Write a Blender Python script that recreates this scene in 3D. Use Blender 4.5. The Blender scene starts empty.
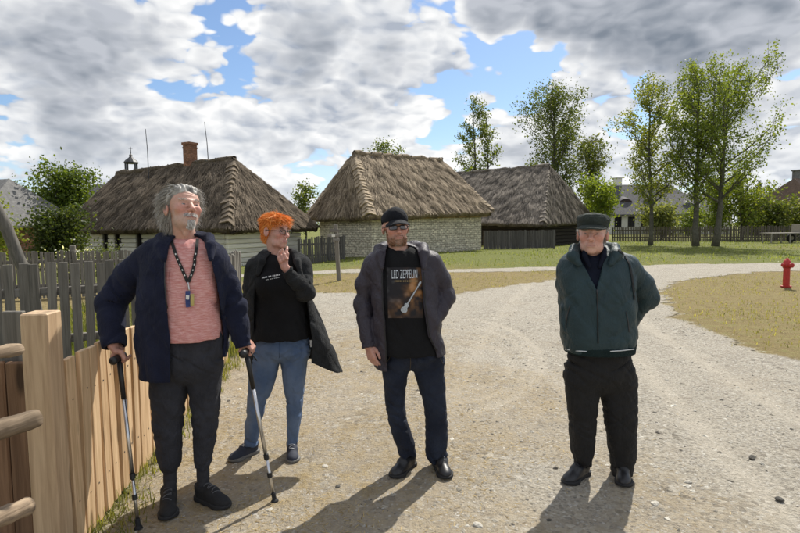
import bpy, bmesh, math, random
import numpy as np
from mathutils import Vector, Matrix, Euler

R = math.radians
scene = bpy.context.scene
COL = scene.collection

# ------------------------------------------------------------------ camera
CAM_H = 1.58
F_PX = 533.0
CAM_PITCH = 4.45
CAM_ROLL = -0.5
cam_data = bpy.data.cameras.new('camera')
cam_data.sensor_width = 36.0
cam_data.lens = 36.0 * F_PX / 800.0
cam_data.clip_start = 0.05
cam_data.clip_end = 6000
cam = bpy.data.objects.new('camera', cam_data)
COL.objects.link(cam)
cam.location = (0, 0, CAM_H)
CAM_M = Matrix.Rotation(R(90 - CAM_PITCH), 3, 'X') @ Matrix.Rotation(R(CAM_ROLL), 3, 'Z')
cam.rotation_euler = CAM_M.to_euler()
scene.camera = cam

# ------------------------------------------------------------------ sun and sky
SUN_AZ = 28.0      # degrees to the right of the viewing direction
SUN_EL = 49.0
sun_dir = Vector((math.sin(R(SUN_AZ)) * math.cos(R(SUN_EL)), math.cos(R(SUN_AZ)) * math.cos(R(SUN_EL)), math.sin(R(SUN_EL))))
sun_data = bpy.data.lights.new('sun', 'SUN')
sun_data.energy = 4.3
sun_data.angle = R(0.6)
sun_data.color = (1.0, 0.955, 0.87)
sun = bpy.data.objects.new('sun', sun_data)
COL.objects.link(sun)
sun.rotation_euler = (-sun_dir).to_track_quat('-Z', 'Y').to_euler()
sun.location = (20, 30, 40)

world = bpy.data.worlds.new('World')
scene.world = world
world.use_nodes = True


class NT:
    """small node-tree helper"""
    def __init__(self, tree):
        self.t = tree
        self.n = tree.nodes
        self.l = tree.links

    def node(self, typ, **kw):
        nd = self.n.new(typ)
        for k, v in kw.items():
            if k == 'ins':
                for kk, vv in v.items():
                    self.set(nd.inputs[kk], vv)
            else:
                setattr(nd, k, v)
        return nd

    def set(self, sock, v):
        if isinstance(v, bpy.types.NodeSocket):
            self.l.new(v, sock)
        else:
            if hasattr(sock, 'default_value'):
                if sock.type == 'RGBA' and not hasattr(v, '__len__'):
                    v = (v, v, v, 1)
                elif sock.type == 'RGBA' and len(v) == 3:
                    v = (*v, 1)
                elif sock.type == 'VECTOR' and not hasattr(v, '__len__'):
                    v = (v, v, v)
                sock.default_value = v

    def math(self, op, a, b=0.0, c=0.0, clamp=False):
        nd = self.n.new('ShaderNodeMath')
        nd.operation = op
        nd.use_clamp = clamp
        for i, v in enumerate((a, b, c)):
            self.set(nd.inputs[i], v)
        return nd.outputs[0]

    def vmath(self, op, a, b=(0, 0, 0)):
        nd = self.n.new('ShaderNodeVectorMath')
        nd.operation = op
        self.set(nd.inputs[0], a)
        if op == 'SCALE':
            self.set(nd.inputs['Scale'], b)
        else:
            self.set(nd.inputs[1], b)
        return nd.outputs['Value'] if op in ('DOT_PRODUCT', 'LENGTH', 'DISTANCE') else nd.outputs[0]

    def mix(self, fac, a, b, blend='MIX'):
        nd = self.n.new('ShaderNodeMix')
        nd.data_type = 'RGBA'
        nd.blend_type = blend
        self.set(nd.inputs[0], fac)
        self.set(nd.inputs[6], a)
        self.set(nd.inputs[7], b)
        return nd.outputs[2]

    def noise(self, vec, scale=5.0, detail=4.0, rough=0.5, dist=0.0, out='Fac', lac=2.0):
        nd = self.n.new('ShaderNodeTexNoise')
        if vec is not None:
            self.l.new(vec, nd.inputs['Vector'])
        nd.inputs['Scale'].default_value = scale
        nd.inputs['Detail'].default_value = detail
        nd.inputs['Roughness'].default_value = rough
        nd.inputs['Distortion'].default_value = dist
        nd.inputs['Lacunarity'].default_value = lac
        return nd.outputs[out]

    def voronoi(self, vec, scale=5.0, feature='F1', out='Distance', rand=1.0):
        nd = self.n.new('ShaderNodeTexVoronoi')
        nd.feature = feature
        if vec is not None:
            self.l.new(vec, nd.inputs['Vector'])
        nd.inputs['Scale'].default_value = scale
        nd.inputs['Randomness'].default_value = rand
        return nd.outputs[out]

    def ramp(self, fac, stops, interp='LINEAR'):
        nd = self.n.new('ShaderNodeValToRGB')
        nd.color_ramp.interpolation = interp
        els = nd.color_ramp.elements
        while len(els) < len(stops):
            els.new(0.5)
        for e, (p, c) in zip(els, stops):
            e.position = p
            if not hasattr(c, '__len__'):
                c = (c, c, c)
            e.color = (*c, 1) if len(c) == 3 else c
        self.set(nd.inputs[0], fac)
        return nd.outputs[0]

    def maprange(self, v, a, b, c=0.0, d=1.0, smooth=False):
        nd = self.n.new('ShaderNodeMapRange')
        nd.interpolation_type = 'SMOOTHSTEP' if smooth else 'LINEAR'
        self.set(nd.inputs[0], v)
        for i, x in enumerate((a, b, c, d)):
            self.set(nd.inputs[i + 1], x)
        return nd.outputs[0]

    def scalev(self, vec, s):
        nd = self.n.new('ShaderNodeMapping')
        self.l.new(vec, nd.inputs['Vector'])
        nd.inputs['Scale'].default_value = s
        return nd.outputs[0]


def build_world():
    w = NT(world.node_tree)
    w.n.clear()
    out = w.node('ShaderNodeOutputWorld')
    bg = w.node('ShaderNodeBackground')
    bg.inputs['Strength'].default_value = 0.135
    sky = w.node('ShaderNodeTexSky', sky_type='NISHITA', sun_disc=False)
    sky.sun_elevation = R(SUN_EL)
    sky.sun_rotation = R(SUN_AZ)
    sky.altitude = 150
    sky.air_density = 1.0
    sky.dust_density = 0.6
    sky.ozone_density = 2.0
    tc = w.node('ShaderNodeTexCoord')
    d = w.vmath('NORMALIZE', tc.outputs['Generated'])
    sep = w.node('ShaderNodeSeparateXYZ', ins={0: d})
    x, y, z = sep.outputs
    zc = w.math('MAXIMUM', z, 0.0)
    inv = w.math('DIVIDE', 1.0, w.math('ADD', zc, 0.55))
    px = w.math('MULTIPLY', x, inv)
    py = w.math('MULTIPLY', y, inv)
    pz = w.math('MULTIPLY', zc, 1.75)
    comb = w.node('ShaderNodeCombineXYZ', ins={0: px, 1: py, 2: pz})
    p = w.vmath('ADD', w.vmath('SCALE', comb.outputs[0], 1.25), (3.3, 2.9, 0.4))

    # broad cloud banks, and rounded puffs of two sizes growing out of them
    wob = w.vmath('SCALE', w.vmath('SUBTRACT', w.noise(p, 6.0, 2, 0.5, out='Color'), (0.5, 0.5, 0.5)), 0.10)
    pw = w.vmath('ADD', p, wob)

    def puffs(vec, full):
        a = w.noise(vec, 2.7, 3, 0.5)
        b = w.math('ABSOLUTE', w.math('SUBTRACT', w.noise(vec, 8.5, 6 if full else 3, 0.56), 0.5))
        b = w.math('SUBTRACT', 0.5, w.math('MULTIPLY', b, 2.2))
        c = w.math('SUBTRACT', 1.0, w.voronoi(vec, 13.0, 'F1'))
        c2 = w.math('SUBTRACT', 1.0, w.voronoi(vec, 31.0, 'F1'))
        r = w.math('MULTIPLY_ADD', b, 0.09, a)
        r = w.math('MULTIPLY_ADD', c, 0.21, r)
        return w.math('MULTIPLY_ADD', c2, 0.085, r)
    n0 = puffs(pw, True)
    n1 = puffs(w.vmath('ADD', pw, (0.014, 0.008, 0.050)), True)

    def pixdir(u, vv):
        v = CAM_M @ Vector(((u - 400) / F_PX, (266.5 - vv) / F_PX, -1))
        return v.normalized()

    def blob(u, vv, c0):
        dt = w.vmath('DOT_PRODUCT', d, tuple(pixdir(u, vv)))
        return w.maprange(dt, c0, 0.9999, 0.0, 1.0, True)
    gaps = None
    for (u, vv, c0) in ((448, 14, 0.9940), (540, 52, 0.9955), (495, 36, 0.9968), (805, 45, 0.9950), (645, 58, 0.9970), (330, 175, 0.9960), (640, 120, 0.996)):
        g = blob(u, vv, c0)
        gaps = g if gaps is None else w.math('MAXIMUM', gaps, g)
    banks = None
    for (u, vv, c0) in ((290, 42, 0.992), (110, 65, 0.984), (40, 20, 0.988), (390, 95, 0.992), (200, 110, 0.99), (690, 105, 0.990), (590, 100, 0.994), (770, 130, 0.992)):
        g = blob(u, vv, c0)
        banks = g if banks is None else w.math('MAXIMUM', banks, g)
    darkb = None
    for (u, vv, c0) in ((620, -12, 0.982), (740, -4, 0.988), (545, -6, 0.995), (290, 45, 0.9955), (100, 30, 0.990), (60, 135, 0.994), (180, 60, 0.996)):
        g = blob(u, vv, c0)
        darkb = g if darkb is None else w.math('MAXIMUM', darkb, g)
    shelf = None
    for (u, vv, c0) in ((640, -2, 0.990), (570, 2, 0.9935), (500, -4, 0.9965), (740, -6, 0.988), (700, 14, 0.9945)):
        g = blob(u, vv, c0)
        shelf = g if shelf is None else w.math('MAXIMUM', shelf, g)
    bias = w.math('SUBTRACT', w.math('MULTIPLY', banks, 0.15), w.math('MULTIPLY', gaps, 0.13))
    dd = w.math('ADD', w.math('ADD', n0, bias), w.math('MULTIPLY', shelf, 0.26))
    mask = w.maprange(dd, 0.60, 0.655, 0, 1, True)
    thick = w.maprange(w.math('ADD', dd, w.math('ADD', w.math('MULTIPLY', darkb, 0.07), w.math('MULTIPLY', shelf, 0.20))), 0.73, 0.98, 0, 1, True)
    lit = w.maprange(w.math('SUBTRACT', n0, n1), -0.17, 0.115, 0, 1)
    bright = w.mix(lit, (2.35, 2.6, 3.05), (5.6, 5.6, 5.55))
    dark = w.mix(lit, (1.2, 1.4, 1.7), (2.9, 3.05, 3.35))
    cloud = w.mix(thick, bright, dark)
    lowf = w.maprange(zc, 0.0, 0.20, 0.30, 0.0)
    cloud = w.mix(lowf, cloud, (5.0, 5.3, 5.6))
    hz_ = w.maprange(zc, 0.0, 0.16, 0.75, 0.0)
    skyc = w.mix(hz_, w.mix(1.0, sky.outputs[0], (0.62, 0.67, 0.72), 'MULTIPLY'), (4.3, 5.0, 5.8))
    col = w.mix(mask, skyc, cloud)
    w.l.new(col, bg.inputs['Color'])
    w.l.new(bg.outputs[0], out.inputs['Surface'])


build_world()
vs = scene.view_settings
vs.view_transform = 'Standard'
vs.look = 'None'
vs.exposure = 0.48
vs.gamma = 1.0
scene.render.engine = 'CYCLES'
scene.cycles.use_denoising = True
scene.cycles.use_adaptive_sampling = True
scene.cycles.adaptive_threshold = 0.015
scene.cycles.max_bounces = 6
scene.cycles.transparent_max_bounces = 8
scene.cycles.caustics_reflective = False
scene.cycles.caustics_refractive = False
try:
    world.cycles.sampling_method = 'MANUAL'
    world.cycles.sample_map_resolution = 512
except Exception:
    pass

# ------------------------------------------------------------------ pixels to places
def ray(u, v):
    return CAM_M @ Vector(((u - 400.0) / F_PX, (266.5 - v) / F_PX, -1.0))


def at(u, v, Y):
    """point at distance Y in front of the camera that shows at pixel (u, v)"""
    r = ray(u, v)
    t = Y / r.y
    return Vector((r.x * t, Y, CAM_H + r.z * t))


def smooth01(a, b, x):
    t = np.clip((np.asarray(x, float) - a) / (b - a), 0, 1)
    return t * t * (3 - 2 * t)


def gz(x, y):
    """height of the ground: level where the people stand, sinking a little towards the left cottage"""
    s = smooth01(7, 20, y) * smooth01(0.5, -6.0, x)
    far = smooth01(60, 160, y)
    return -0.30 * s + 0.3 * far


def on_ground(u, v):
    r = ray(u, v)
    t = CAM_H / -r.z
    for _ in range(6):
        p = Vector((r.x * t, r.y * t, 0))
        t = (CAM_H - float(gz(p.x, p.y))) / -r.z
    p = Vector((r.x * t, r.y * t, 0))
    p.z = float(gz(p.x, p.y))
    return p


# ------------------------------------------------------------------ mesh helpers
def link(o, parent=None):
    COL.objects.link(o)
    if parent is not None:
        o.parent = parent
    return o


def tag(o, label=None, cat=None, group=None, kind=None):
    if label:
        o['label'] = label
    if cat:
        o['category'] = cat
    if group:
        o['group'] = group
    if kind:
        o['kind'] = kind
    return o


def thing(name, label, cat, loc=(0, 0, 0), rz=0.0, group=None):
    o = bpy.data.objects.new(name, None)
    o.empty_display_size = 0.2
    COL.objects.link(o)
    o.location = loc
    o.rotation_euler = (0, 0, rz)
    return tag(o, label, cat, group)


def np_mesh(name, V, Fq, mat=None, smooth=True, cols=None, Ft=None, alpha=None):
    """mesh from arrays: V (n,3), Fq (m,4) quads, Ft (k,3) triangles"""
    me = bpy.data.meshes.new(name)
    V = np.ascontiguousarray(V, dtype=np.float32)
    nq = 0 if Fq is None else len(Fq)
    nt = 0 if Ft is None else len(Ft)
    me.vertices.add(len(V))
    me.vertices.foreach_set('co', V.ravel())
    loops = []
    if nq:
        loops.append(np.asarray(Fq, dtype=np.int32).ravel())
    if nt:
        loops.append(np.asarray(Ft, dtype=np.int32).ravel())
    lp = np.concatenate(loops)
    me.loops.add(len(lp))
    me.loops.foreach_set('vertex_index', lp)
    me.polygons.add(nq + nt)
    tot = np.concatenate([np.full(nq, 4, np.int32), np.full(nt, 3, np.int32)])
    start = np.concatenate([[0], np.cumsum(tot)[:-1]]).astype(np.int32)
    me.polygons.foreach_set('loop_start', start)
    me.polygons.foreach_set('loop_total', tot)
    me.polygons.foreach_set('use_smooth', np.full(nq + nt, smooth, dtype=bool))
    me.update(calc_edges=True)
    me.validate()
    if cols is not None:
        at_ = me.color_attributes.new('Col', 'FLOAT_COLOR', 'POINT')
        c4 = np.ones((len(V), 4), np.float32)
        c4[:, :3] = cols
        if alpha is not None:
            c4[:, 3] = alpha
        at_.data.foreach_set('color', c4.ravel())
    if mat is not None:
        me.materials.append(mat)
    return me


def obj(name, me, parent=None, loc=None, rot=None):
    o = bpy.data.objects.new(name, me)
    link(o, parent)
    if loc is not None:
        o.location = loc
    if rot is not None:
        o.rotation_euler = rot
    return o


class MB:
    """collects boxes, bars and tubes into one mesh"""
    def __init__(self):
        self.v = []
        self.f = []

    def add(self, vs_, fs_):
        b = len(self.v)
        self.v += [tuple(p) for p in vs_]
        self.f += [tuple(i + b for i in f) for f in fs_]

    def box(self, c, s, rot=None, taper=1.0):
        hx, hy, hz = s[0] / 2, s[1] / 2, s[2] / 2
        ps = []
        for zz, k in ((-hz, 1.0), (hz, taper)):
            for xx, yy in ((-hx, -hy), (hx, -hy), (hx, hy), (-hx, hy)):
                p = Vector((xx * k, yy * k, zz))
                if rot is not None:
                    p = rot @ p
                ps.append(p + Vector(c))
        self.add(ps, [(3, 2, 1, 0), (4, 5, 6, 7), (0, 1, 5, 4), (1, 2, 6, 5), (2, 3, 7, 6), (3, 0, 4, 7)])

    def tube(self, pts, rad, n=8, cap=True):
        pts = [Vector(p) for p in pts]
        rings = []
        prev = None
        for i, p in enumerate(pts):
            if i == 0:
                t = pts[1] - pts[0]
            elif i == len(pts) - 1:
                t = pts[-1] - pts[-2]
            else:
                t = pts[i + 1] - pts[i - 1]
            t.normalize()
            if prev is None:
                a = t.orthogonal().normalized()
            else:
                a = (prev - t * prev.dot(t)).normalized()
            prev = a
            b = t.cross(a)
            r = rad[i] if hasattr(rad, '__len__') else rad
            rings.append([p + a * math.cos(2 * math.pi * k / n) * r + b * math.sin(2 * math.pi * k / n) * r for k in range(n)])
        vs_ = [q for ring in rings for q in ring]
        fs_ = []
        for i in range(len(pts) - 1):
            for k in range(n):
                k2 = (k + 1) % n
                fs_.append((i * n + k, i * n + k2, (i + 1) * n + k2, (i + 1) * n + k))
        if cap:
            fs_.append(tuple(range(n - 1, -1, -1)))
            fs_.append(tuple(range((len(pts) - 1) * n, len(pts) * n)))
        self.add(vs_, fs_)

    def lathe(self, prof, c=(0, 0, 0), n=20):
        vs_ = []
        fs_ = []
        for r, z in prof:
            for k in range(n):
                a = 2 * math.pi * k / n
                vs_.append((c[0] + r * math.cos(a), c[1] + r * math.sin(a), c[2] + z))
        for i in range(len(prof) - 1):
            for k in range(n):
                k2 = (k + 1) % n
                fs_.append((i * n + k, i * n + k2, (i + 1) * n + k2, (i + 1) * n + k))
        fs_.append(tuple(range(n - 1, -1, -1)))
        fs_.append(tuple(range((len(prof) - 1) * n, len(prof) * n)))
        self.add(vs_, fs_)

    def mesh(self, name, mat, smooth=False, bevel=0.0):
        me = bpy.data.meshes.new(name)
        me.from_pydata(self.v, [], self.f)
        me.update()
        if bevel > 0:
            bm = bmesh.new()
            bm.from_mesh(me)
            bmesh.ops.bevel(bm, geom=bm.edges[:], offset=bevel, segments=1, affect='EDGES', profile=0.5)
            bm.to_mesh(me)
            bm.free()
        if smooth:
            me.polygons.foreach_set('use_smooth', np.ones(len(me.polygons), dtype=bool))
        if mat is not None:
            me.materials.append(mat)
        return me

    def build(self, name, mat, parent=None, smooth=False, bevel=0.0, loc=None, rot=None):
        return obj(name, self.mesh(name, mat, smooth, bevel), parent, loc, rot)


# ------------------------------------------------------------------ noise in numpy
def _hash(ix, iy, iz, seed):
    h = (ix.astype(np.int64) * 374761393 + iy.astype(np.int64) * 668265263 + iz.astype(np.int64) * 2147483647 + seed * 974711) & 0xffffffff
    h = ((h ^ (h >> 13)) * 1274126177) & 0xffffffff
    h = h ^ (h >> 16)
    return (h & 0xffff).astype(np.float32) / 32767.5 - 1.0


def vnoise(P, seed=0):
    """value noise in [-1, 1] at points P (n,3)"""
    P = np.asarray(P, np.float32)
    i = np.floor(P).astype(np.int64)
    f = (P - i).astype(np.float32)
    u = f * f * (3 - 2 * f)
    r = 0
    for dx in (0, 1):
        wx = u[:, 0] if dx else 1 - u[:, 0]
        for dy in (0, 1):
            wy = u[:, 1] if dy else 1 - u[:, 1]
            for dz in (0, 1):
                wz = u[:, 2] if dz else 1 - u[:, 2]
                r = r + _hash(i[:, 0] + dx, i[:, 1] + dy, i[:, 2] + dz, seed) * wx * wy * wz
    return r


def fbm(P, oct_=3, seed=0, gain=0.5):
    r = 0
    a = 1.0
    P = np.asarray(P, np.float32)
    for k in range(oct_):
        r = r + a * vnoise(P * (2.03 ** k) + 17.3 * k, seed + k)
        a *= gain
    return r


# ------------------------------------------------------------------ materials
MATS = {}


def mat_new(name):
    m = bpy.data.materials.new(name)
    m.use_nodes = True
    nt = NT(m.node_tree)
    nt.n.clear()
    out = nt.node('ShaderNodeOutputMaterial')
    b = nt.node('ShaderNodeBsdfPrincipled')
    nt.l.new(b.outputs[0], out.inputs['Surface'])
    MATS[name] = m
    return m, nt, b


def bump(nt, b, height, strength=0.3, dist=0.01):
    bp = nt.node('ShaderNodeBump')
    bp.inputs['Strength'].default_value = strength
    bp.inputs['Distance'].default_value = dist
    nt.l.new(height, bp.inputs['Height'])
    nt.l.new(bp.outputs[0], b.inputs['Normal'])


def m_plain(name, col, rough=0.7, var=0.25, scale=8.0, bump_s=0.15, metallic=0.0, spec=0.5, bdist=0.005, obj_rand=0.0):
    m, nt, b = mat_new(name)
    tc = nt.node('ShaderNodeTexCoord')
    n = nt.noise(tc.outputs['Object'], scale, 5, 0.6)
    f = nt.maprange(n, 0.3, 0.7, 1 - var, 1 + var)
    if obj_rand:
        oi = nt.node('ShaderNodeObjectInfo')
        f = nt.math('MULTIPLY', f, nt.maprange(oi.outputs['Random'], 0, 1, 1 - obj_rand, 1 + obj_rand))
    c = nt.mix(1.0, col, f, 'MULTIPLY')
    nt.set(b.inputs['Base Color'], c)
    b.inputs['Roughness'].default_value = rough
    b.inputs['Metallic'].default_value = metallic
    b.inputs['Specular IOR Level'].default_value = spec
    if bump_s:
        bump(nt, b, nt.noise(tc.outputs['Object'], scale * 5, 3, 0.6), bump_s, bdist)
    return m


def m_vcol(name, rough=0.6, var=0.15, scale=40.0, bump_s=0.0, bdist=0.002, sss=0.0, spec=0.4, sheen=0.0):
    """colour from the mesh's own colour attribute, with a little noise"""
    m, nt, b = mat_new(name)
    tc = nt.node('ShaderNodeTexCoord')
    a = nt.node('ShaderNodeAttribute', attribute_name='Col')
    n = nt.noise(tc.outputs['Object'], scale, 4, 0.6)
    f = nt.maprange(n, 0.3, 0.7, 1 - var, 1 + var)
    c = nt.mix(1.0, a.outputs['Color'], f, 'MULTIPLY')
    nt.set(b.inputs['Base Color'], c)
    b.inputs['Roughness'].default_value = rough
    b.inputs['Specular IOR Level'].default_value = spec
    if sss:
        b.inputs['Subsurface Weight'].default_value = sss
        b.inputs['Subsurface Radius'].default_value = (0.012, 0.005, 0.003)
        b.inputs['Subsurface Scale'].default_value = 0.6
    if sheen:
        b.inputs['Sheen Weight'].default_value = sheen
    if bump_s:
        bump(nt, b, nt.noise(tc.outputs['Object'], scale * 4, 3, 0.6), bump_s, bdist)
    return m


def m_wood(name, c1, c2, grain_axis='Z', rough=0.75, scale=1.0, bump_s=0.4, obj_rand=0.15, knots=True, spec=0.3):
    """boards: long grain streaks along one local axis"""
    m, nt, b = mat_new(name)
    tc = nt.node('ShaderNodeTexCoord')
    oi = nt.node('ShaderNodeObjectInfo')
    comb = nt.node('ShaderNodeCombineXYZ', ins={0: nt.math('MULTIPLY', oi.outputs['Random'], 37.0), 1: nt.math('MULTIPLY', oi.outputs['Random'], 91.0), 2: nt.math('MULTIPLY', oi.outputs['Random'], 17.0)})
    v = nt.vmath('ADD', tc.outputs['Object'], comb.outputs[0])
    s = {'X': (2.6, 52, 52), 'Y': (52, 2.6, 52), 'Z': (52, 52, 2.6)}[grain_axis]
    sv = nt.scalev(v, tuple(q * scale for q in s))
    g = nt.noise(sv, 1.0, 5, 0.62, 0.6)
    g2 = nt.noise(nt.scalev(v, tuple(q * scale * 0.25 for q in s)), 1.0, 3, 0.5, 1.2)
    f = nt.math('ADD', nt.math('MULTIPLY', g, 0.65), nt.math('MULTIPLY', g2, 0.35))
    c = nt.ramp(f, [(0.30, c1), (0.68, c2)])
    if knots:
        ks = tuple(q * scale for q in {'X': (2.5, 9, 9), 'Y': (9, 2.5, 9), 'Z': (9, 9, 2.5)}[grain_axis])
        kn = nt.voronoi(nt.scalev(v, ks), 1.0)
        c = nt.mix(nt.maprange(kn, 0.10, 0.19, 0.8, 0.0), c, tuple(q * 0.35 for q in c1))
    c = nt.mix(1.0, c, nt.maprange(oi.outputs['Random'], 0, 1, 1 - obj_rand, 1 + obj_rand), 'MULTIPLY')
    nt.set(b.inputs['Base Color'], c)
    b.inputs['Roughness'].default_value = rough
    b.inputs['Specular IOR Level'].default_value = spec
    bump(nt, b, g, bump_s, 0.004)
    return m

# ================================================================== SETTING
rng = np.random.default_rng(7)
random.seed(7)


def G(u, v):
    p = on_ground(u, v)
    return (p.x, p.y)


ROAD_POLY = [(-1.86, -6), (-1.80, 1.0), (-1.66, 2.5), (-1.80, 3.6), (-1.95, 4.8), (-2.08, 5.9), (-2.13, 6.3), (-2.5, 8.2), (-2.9, 9.6),
             G(262, 297), G(310, 293), G(400, 295), G(455, 293), G(511, 285), G(556, 277), G(578, 271.8), G(545, 270.6), G(400, 273), G(300, 275.0), G(170, 278),
             G(170, 275.4), G(300, 271.8), G(450, 268.8), G(560, 266.6), G(650, 265.2), G(800, 262.5), G(1000, 259),
             G(1000, 264), G(800, 270.5), G(722, 275.5), G(686, 280), G(666, 287), G(661, 300), G(680, 317), G(722, 334), G(767, 352), G(800, 359), G(900, 390), (9, 2.5), (12, -6)]


def seg_dist(X, Y, poly):
    """signed distance to a polygon, negative inside"""
    P = np.array(poly, float)
    Q = np.roll(P, -1, axis=0)
    best = np.full(X.shape, 1e9)
    inside = np.zeros(X.shape, bool)
    for (ax, ay), (bx, by) in zip(P, Q):
        dx, dy = bx - ax, by - ay
        t = np.clip(((X - ax) * dx + (Y - ay) * dy) / (dx * dx + dy * dy + 1e-12), 0, 1)
        dd = np.hypot(X - ax - t * dx, Y - ay - t * dy)
        best = np.minimum(best, dd)
        c = ((ay > Y) != (by > Y)) & (X < (bx - ax) * (Y - ay) / (by - ay + 1e-12) + ax)
        inside ^= c
    return np.where(inside, -best, best)


def axis(pts):
    out = [pts[0][0]]
    for (a, s0), (b, s1) in zip(pts[:-1], pts[1:]):
        x = a
        while x < b - 1e-6:
            t = (x - a) / (b - a)
            x = min(b, x + s0 + (s1 - s0) * t)
            out.append(x)
    return np.array(out)


gx = axis([(-900, 150), (-120, 12), (-30, 1.5), (-9, .25), (-4, .07), (5, .07), (14, .2), (40, 1.5), (150, 12), (900, 150)])
gy = axis([(-60, 10), (-6, 1.0), (1.6, .07), (7.5, .07), (14, .10), (20, .16), (30, .4), (60, 2), (200, 20), (2500, 400)])
GX, GY = np.meshgrid(gx, gy, indexing='ij')
SD = seg_dist(GX, GY, ROAD_POLY)
pn = np.stack([GX.ravel(), GY.ravel(), np.zeros(GX.size)], 1)
edge_noise = (fbm(pn * 0.9, 3, 5) * 0.16 + fbm(pn * 5.0, 3, 9) * 0.10).reshape(GX.shape) * np.clip(GY / 9, .25, 1.3)
SDN = SD + edge_noise
road_m = 1 - smooth01(-0.30, 0.18, SDN)
H = gz(GX, GY)
near = 1 - smooth01(14, 40, np.hypot(GX, GY))
H = H + near * (fbm(pn * 0.55, 2, 21).reshape(GX.shape) * 0.018 * smooth01(4.5, 8, GY) + fbm(pn * 2.6, 3, 22).reshape(GX.shape) * 0.006)
# wheel ruts curving away towards the fork
rut = np.zeros_like(H)
sub = (np.abs(GX) < 9) & (GY > 1) & (GY < 16)
for (ctrl, wd, dep) in (
        (((470, 318), (545, 330), (582, 378), (520, 400), (468, 412)), .055, 1.0),
        (((472, 326), (535, 338), (562, 376), (510, 393), (470, 400)), .05, .9),
        (((468, 340), (515, 348), (533, 372), (500, 384), (472, 388)), .05, .8),
        (((520, 345), (545, 365), (570, 390), (585, 420)), .06, .6),
        (((600, 288), (640, 320), (720, 380), (840, 440)), .12, .8),
        (((585, 292), (610, 330), (680, 410), (790, 520)), .12, .8),
        (((530, 285), (500, 310), (470, 350), (450, 420)), .10, .5)):
    pts = [np.array(G(*q)) for q in ctrl]
    n_ = len(pts) - 1
    cur = []
    for t in np.linspace(0, 1, 30):
        q = 0
        for k_, pp in enumerate(pts):
            q = q + math.comb(n_, k_) * (1 - t) ** (n_ - k_) * t ** k_ * pp
        cur.append(q)
    dm = np.full(int(sub.sum()), 9.0)
    X_, Y_ = GX[sub], GY[sub]
    for a, b in zip(cur[:-1], cur[1:]):
        dx, dy = b - a
        t = np.clip(((X_ - a[0]) * dx + (Y_ - a[1]) * dy) / (dx * dx + dy * dy + 1e-9), 0, 1)
        dm = np.minimum(dm, np.hypot(X_ - a[0] - t * dx, Y_ - a[1] - t * dy))
    r0 = np.zeros_like(rut)
    r0[sub] = np.exp(-(dm / wd) ** 2) * dep
    rut = np.maximum(rut, r0)
H = H - rut * 0.020 * road_m + np.maximum(np.roll(rut, 2, 1), np.roll(rut, -2, 0)) * .008 * road_m
# dry straw lies in the middle of the open yard; greener verge along fences and behind the lane
straw = smooth01(4.0, 0.2, np.hypot((GX + 0.6) / 1.5, (GY - 4.4) / 2.8) * 1.6) * 1.0
straw = np.clip(straw * (0.50 + 0.55 * fbm(pn * 1.3, 3, 31).reshape(GX.shape)), 0, 1)
green = np.clip(smooth01(16.0, 20.0, GY) * 0.85 + 0.9 * smooth01(0.5, 0.0, np.abs(GX + 1.62 + 0.12 * (GY - 2.44))) * smooth01(9, 6, GY) + smooth01(-2.0, -2.6, GX) * 0.6 * smooth01(13, 8, GY) + fbm(pn * 0.16, 2, 41).reshape(GX.shape) * 0.35, 0, 1)
green = np.where((GX > 1) & (GY < 16.5), green * 0.45 + .22, green)


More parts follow.
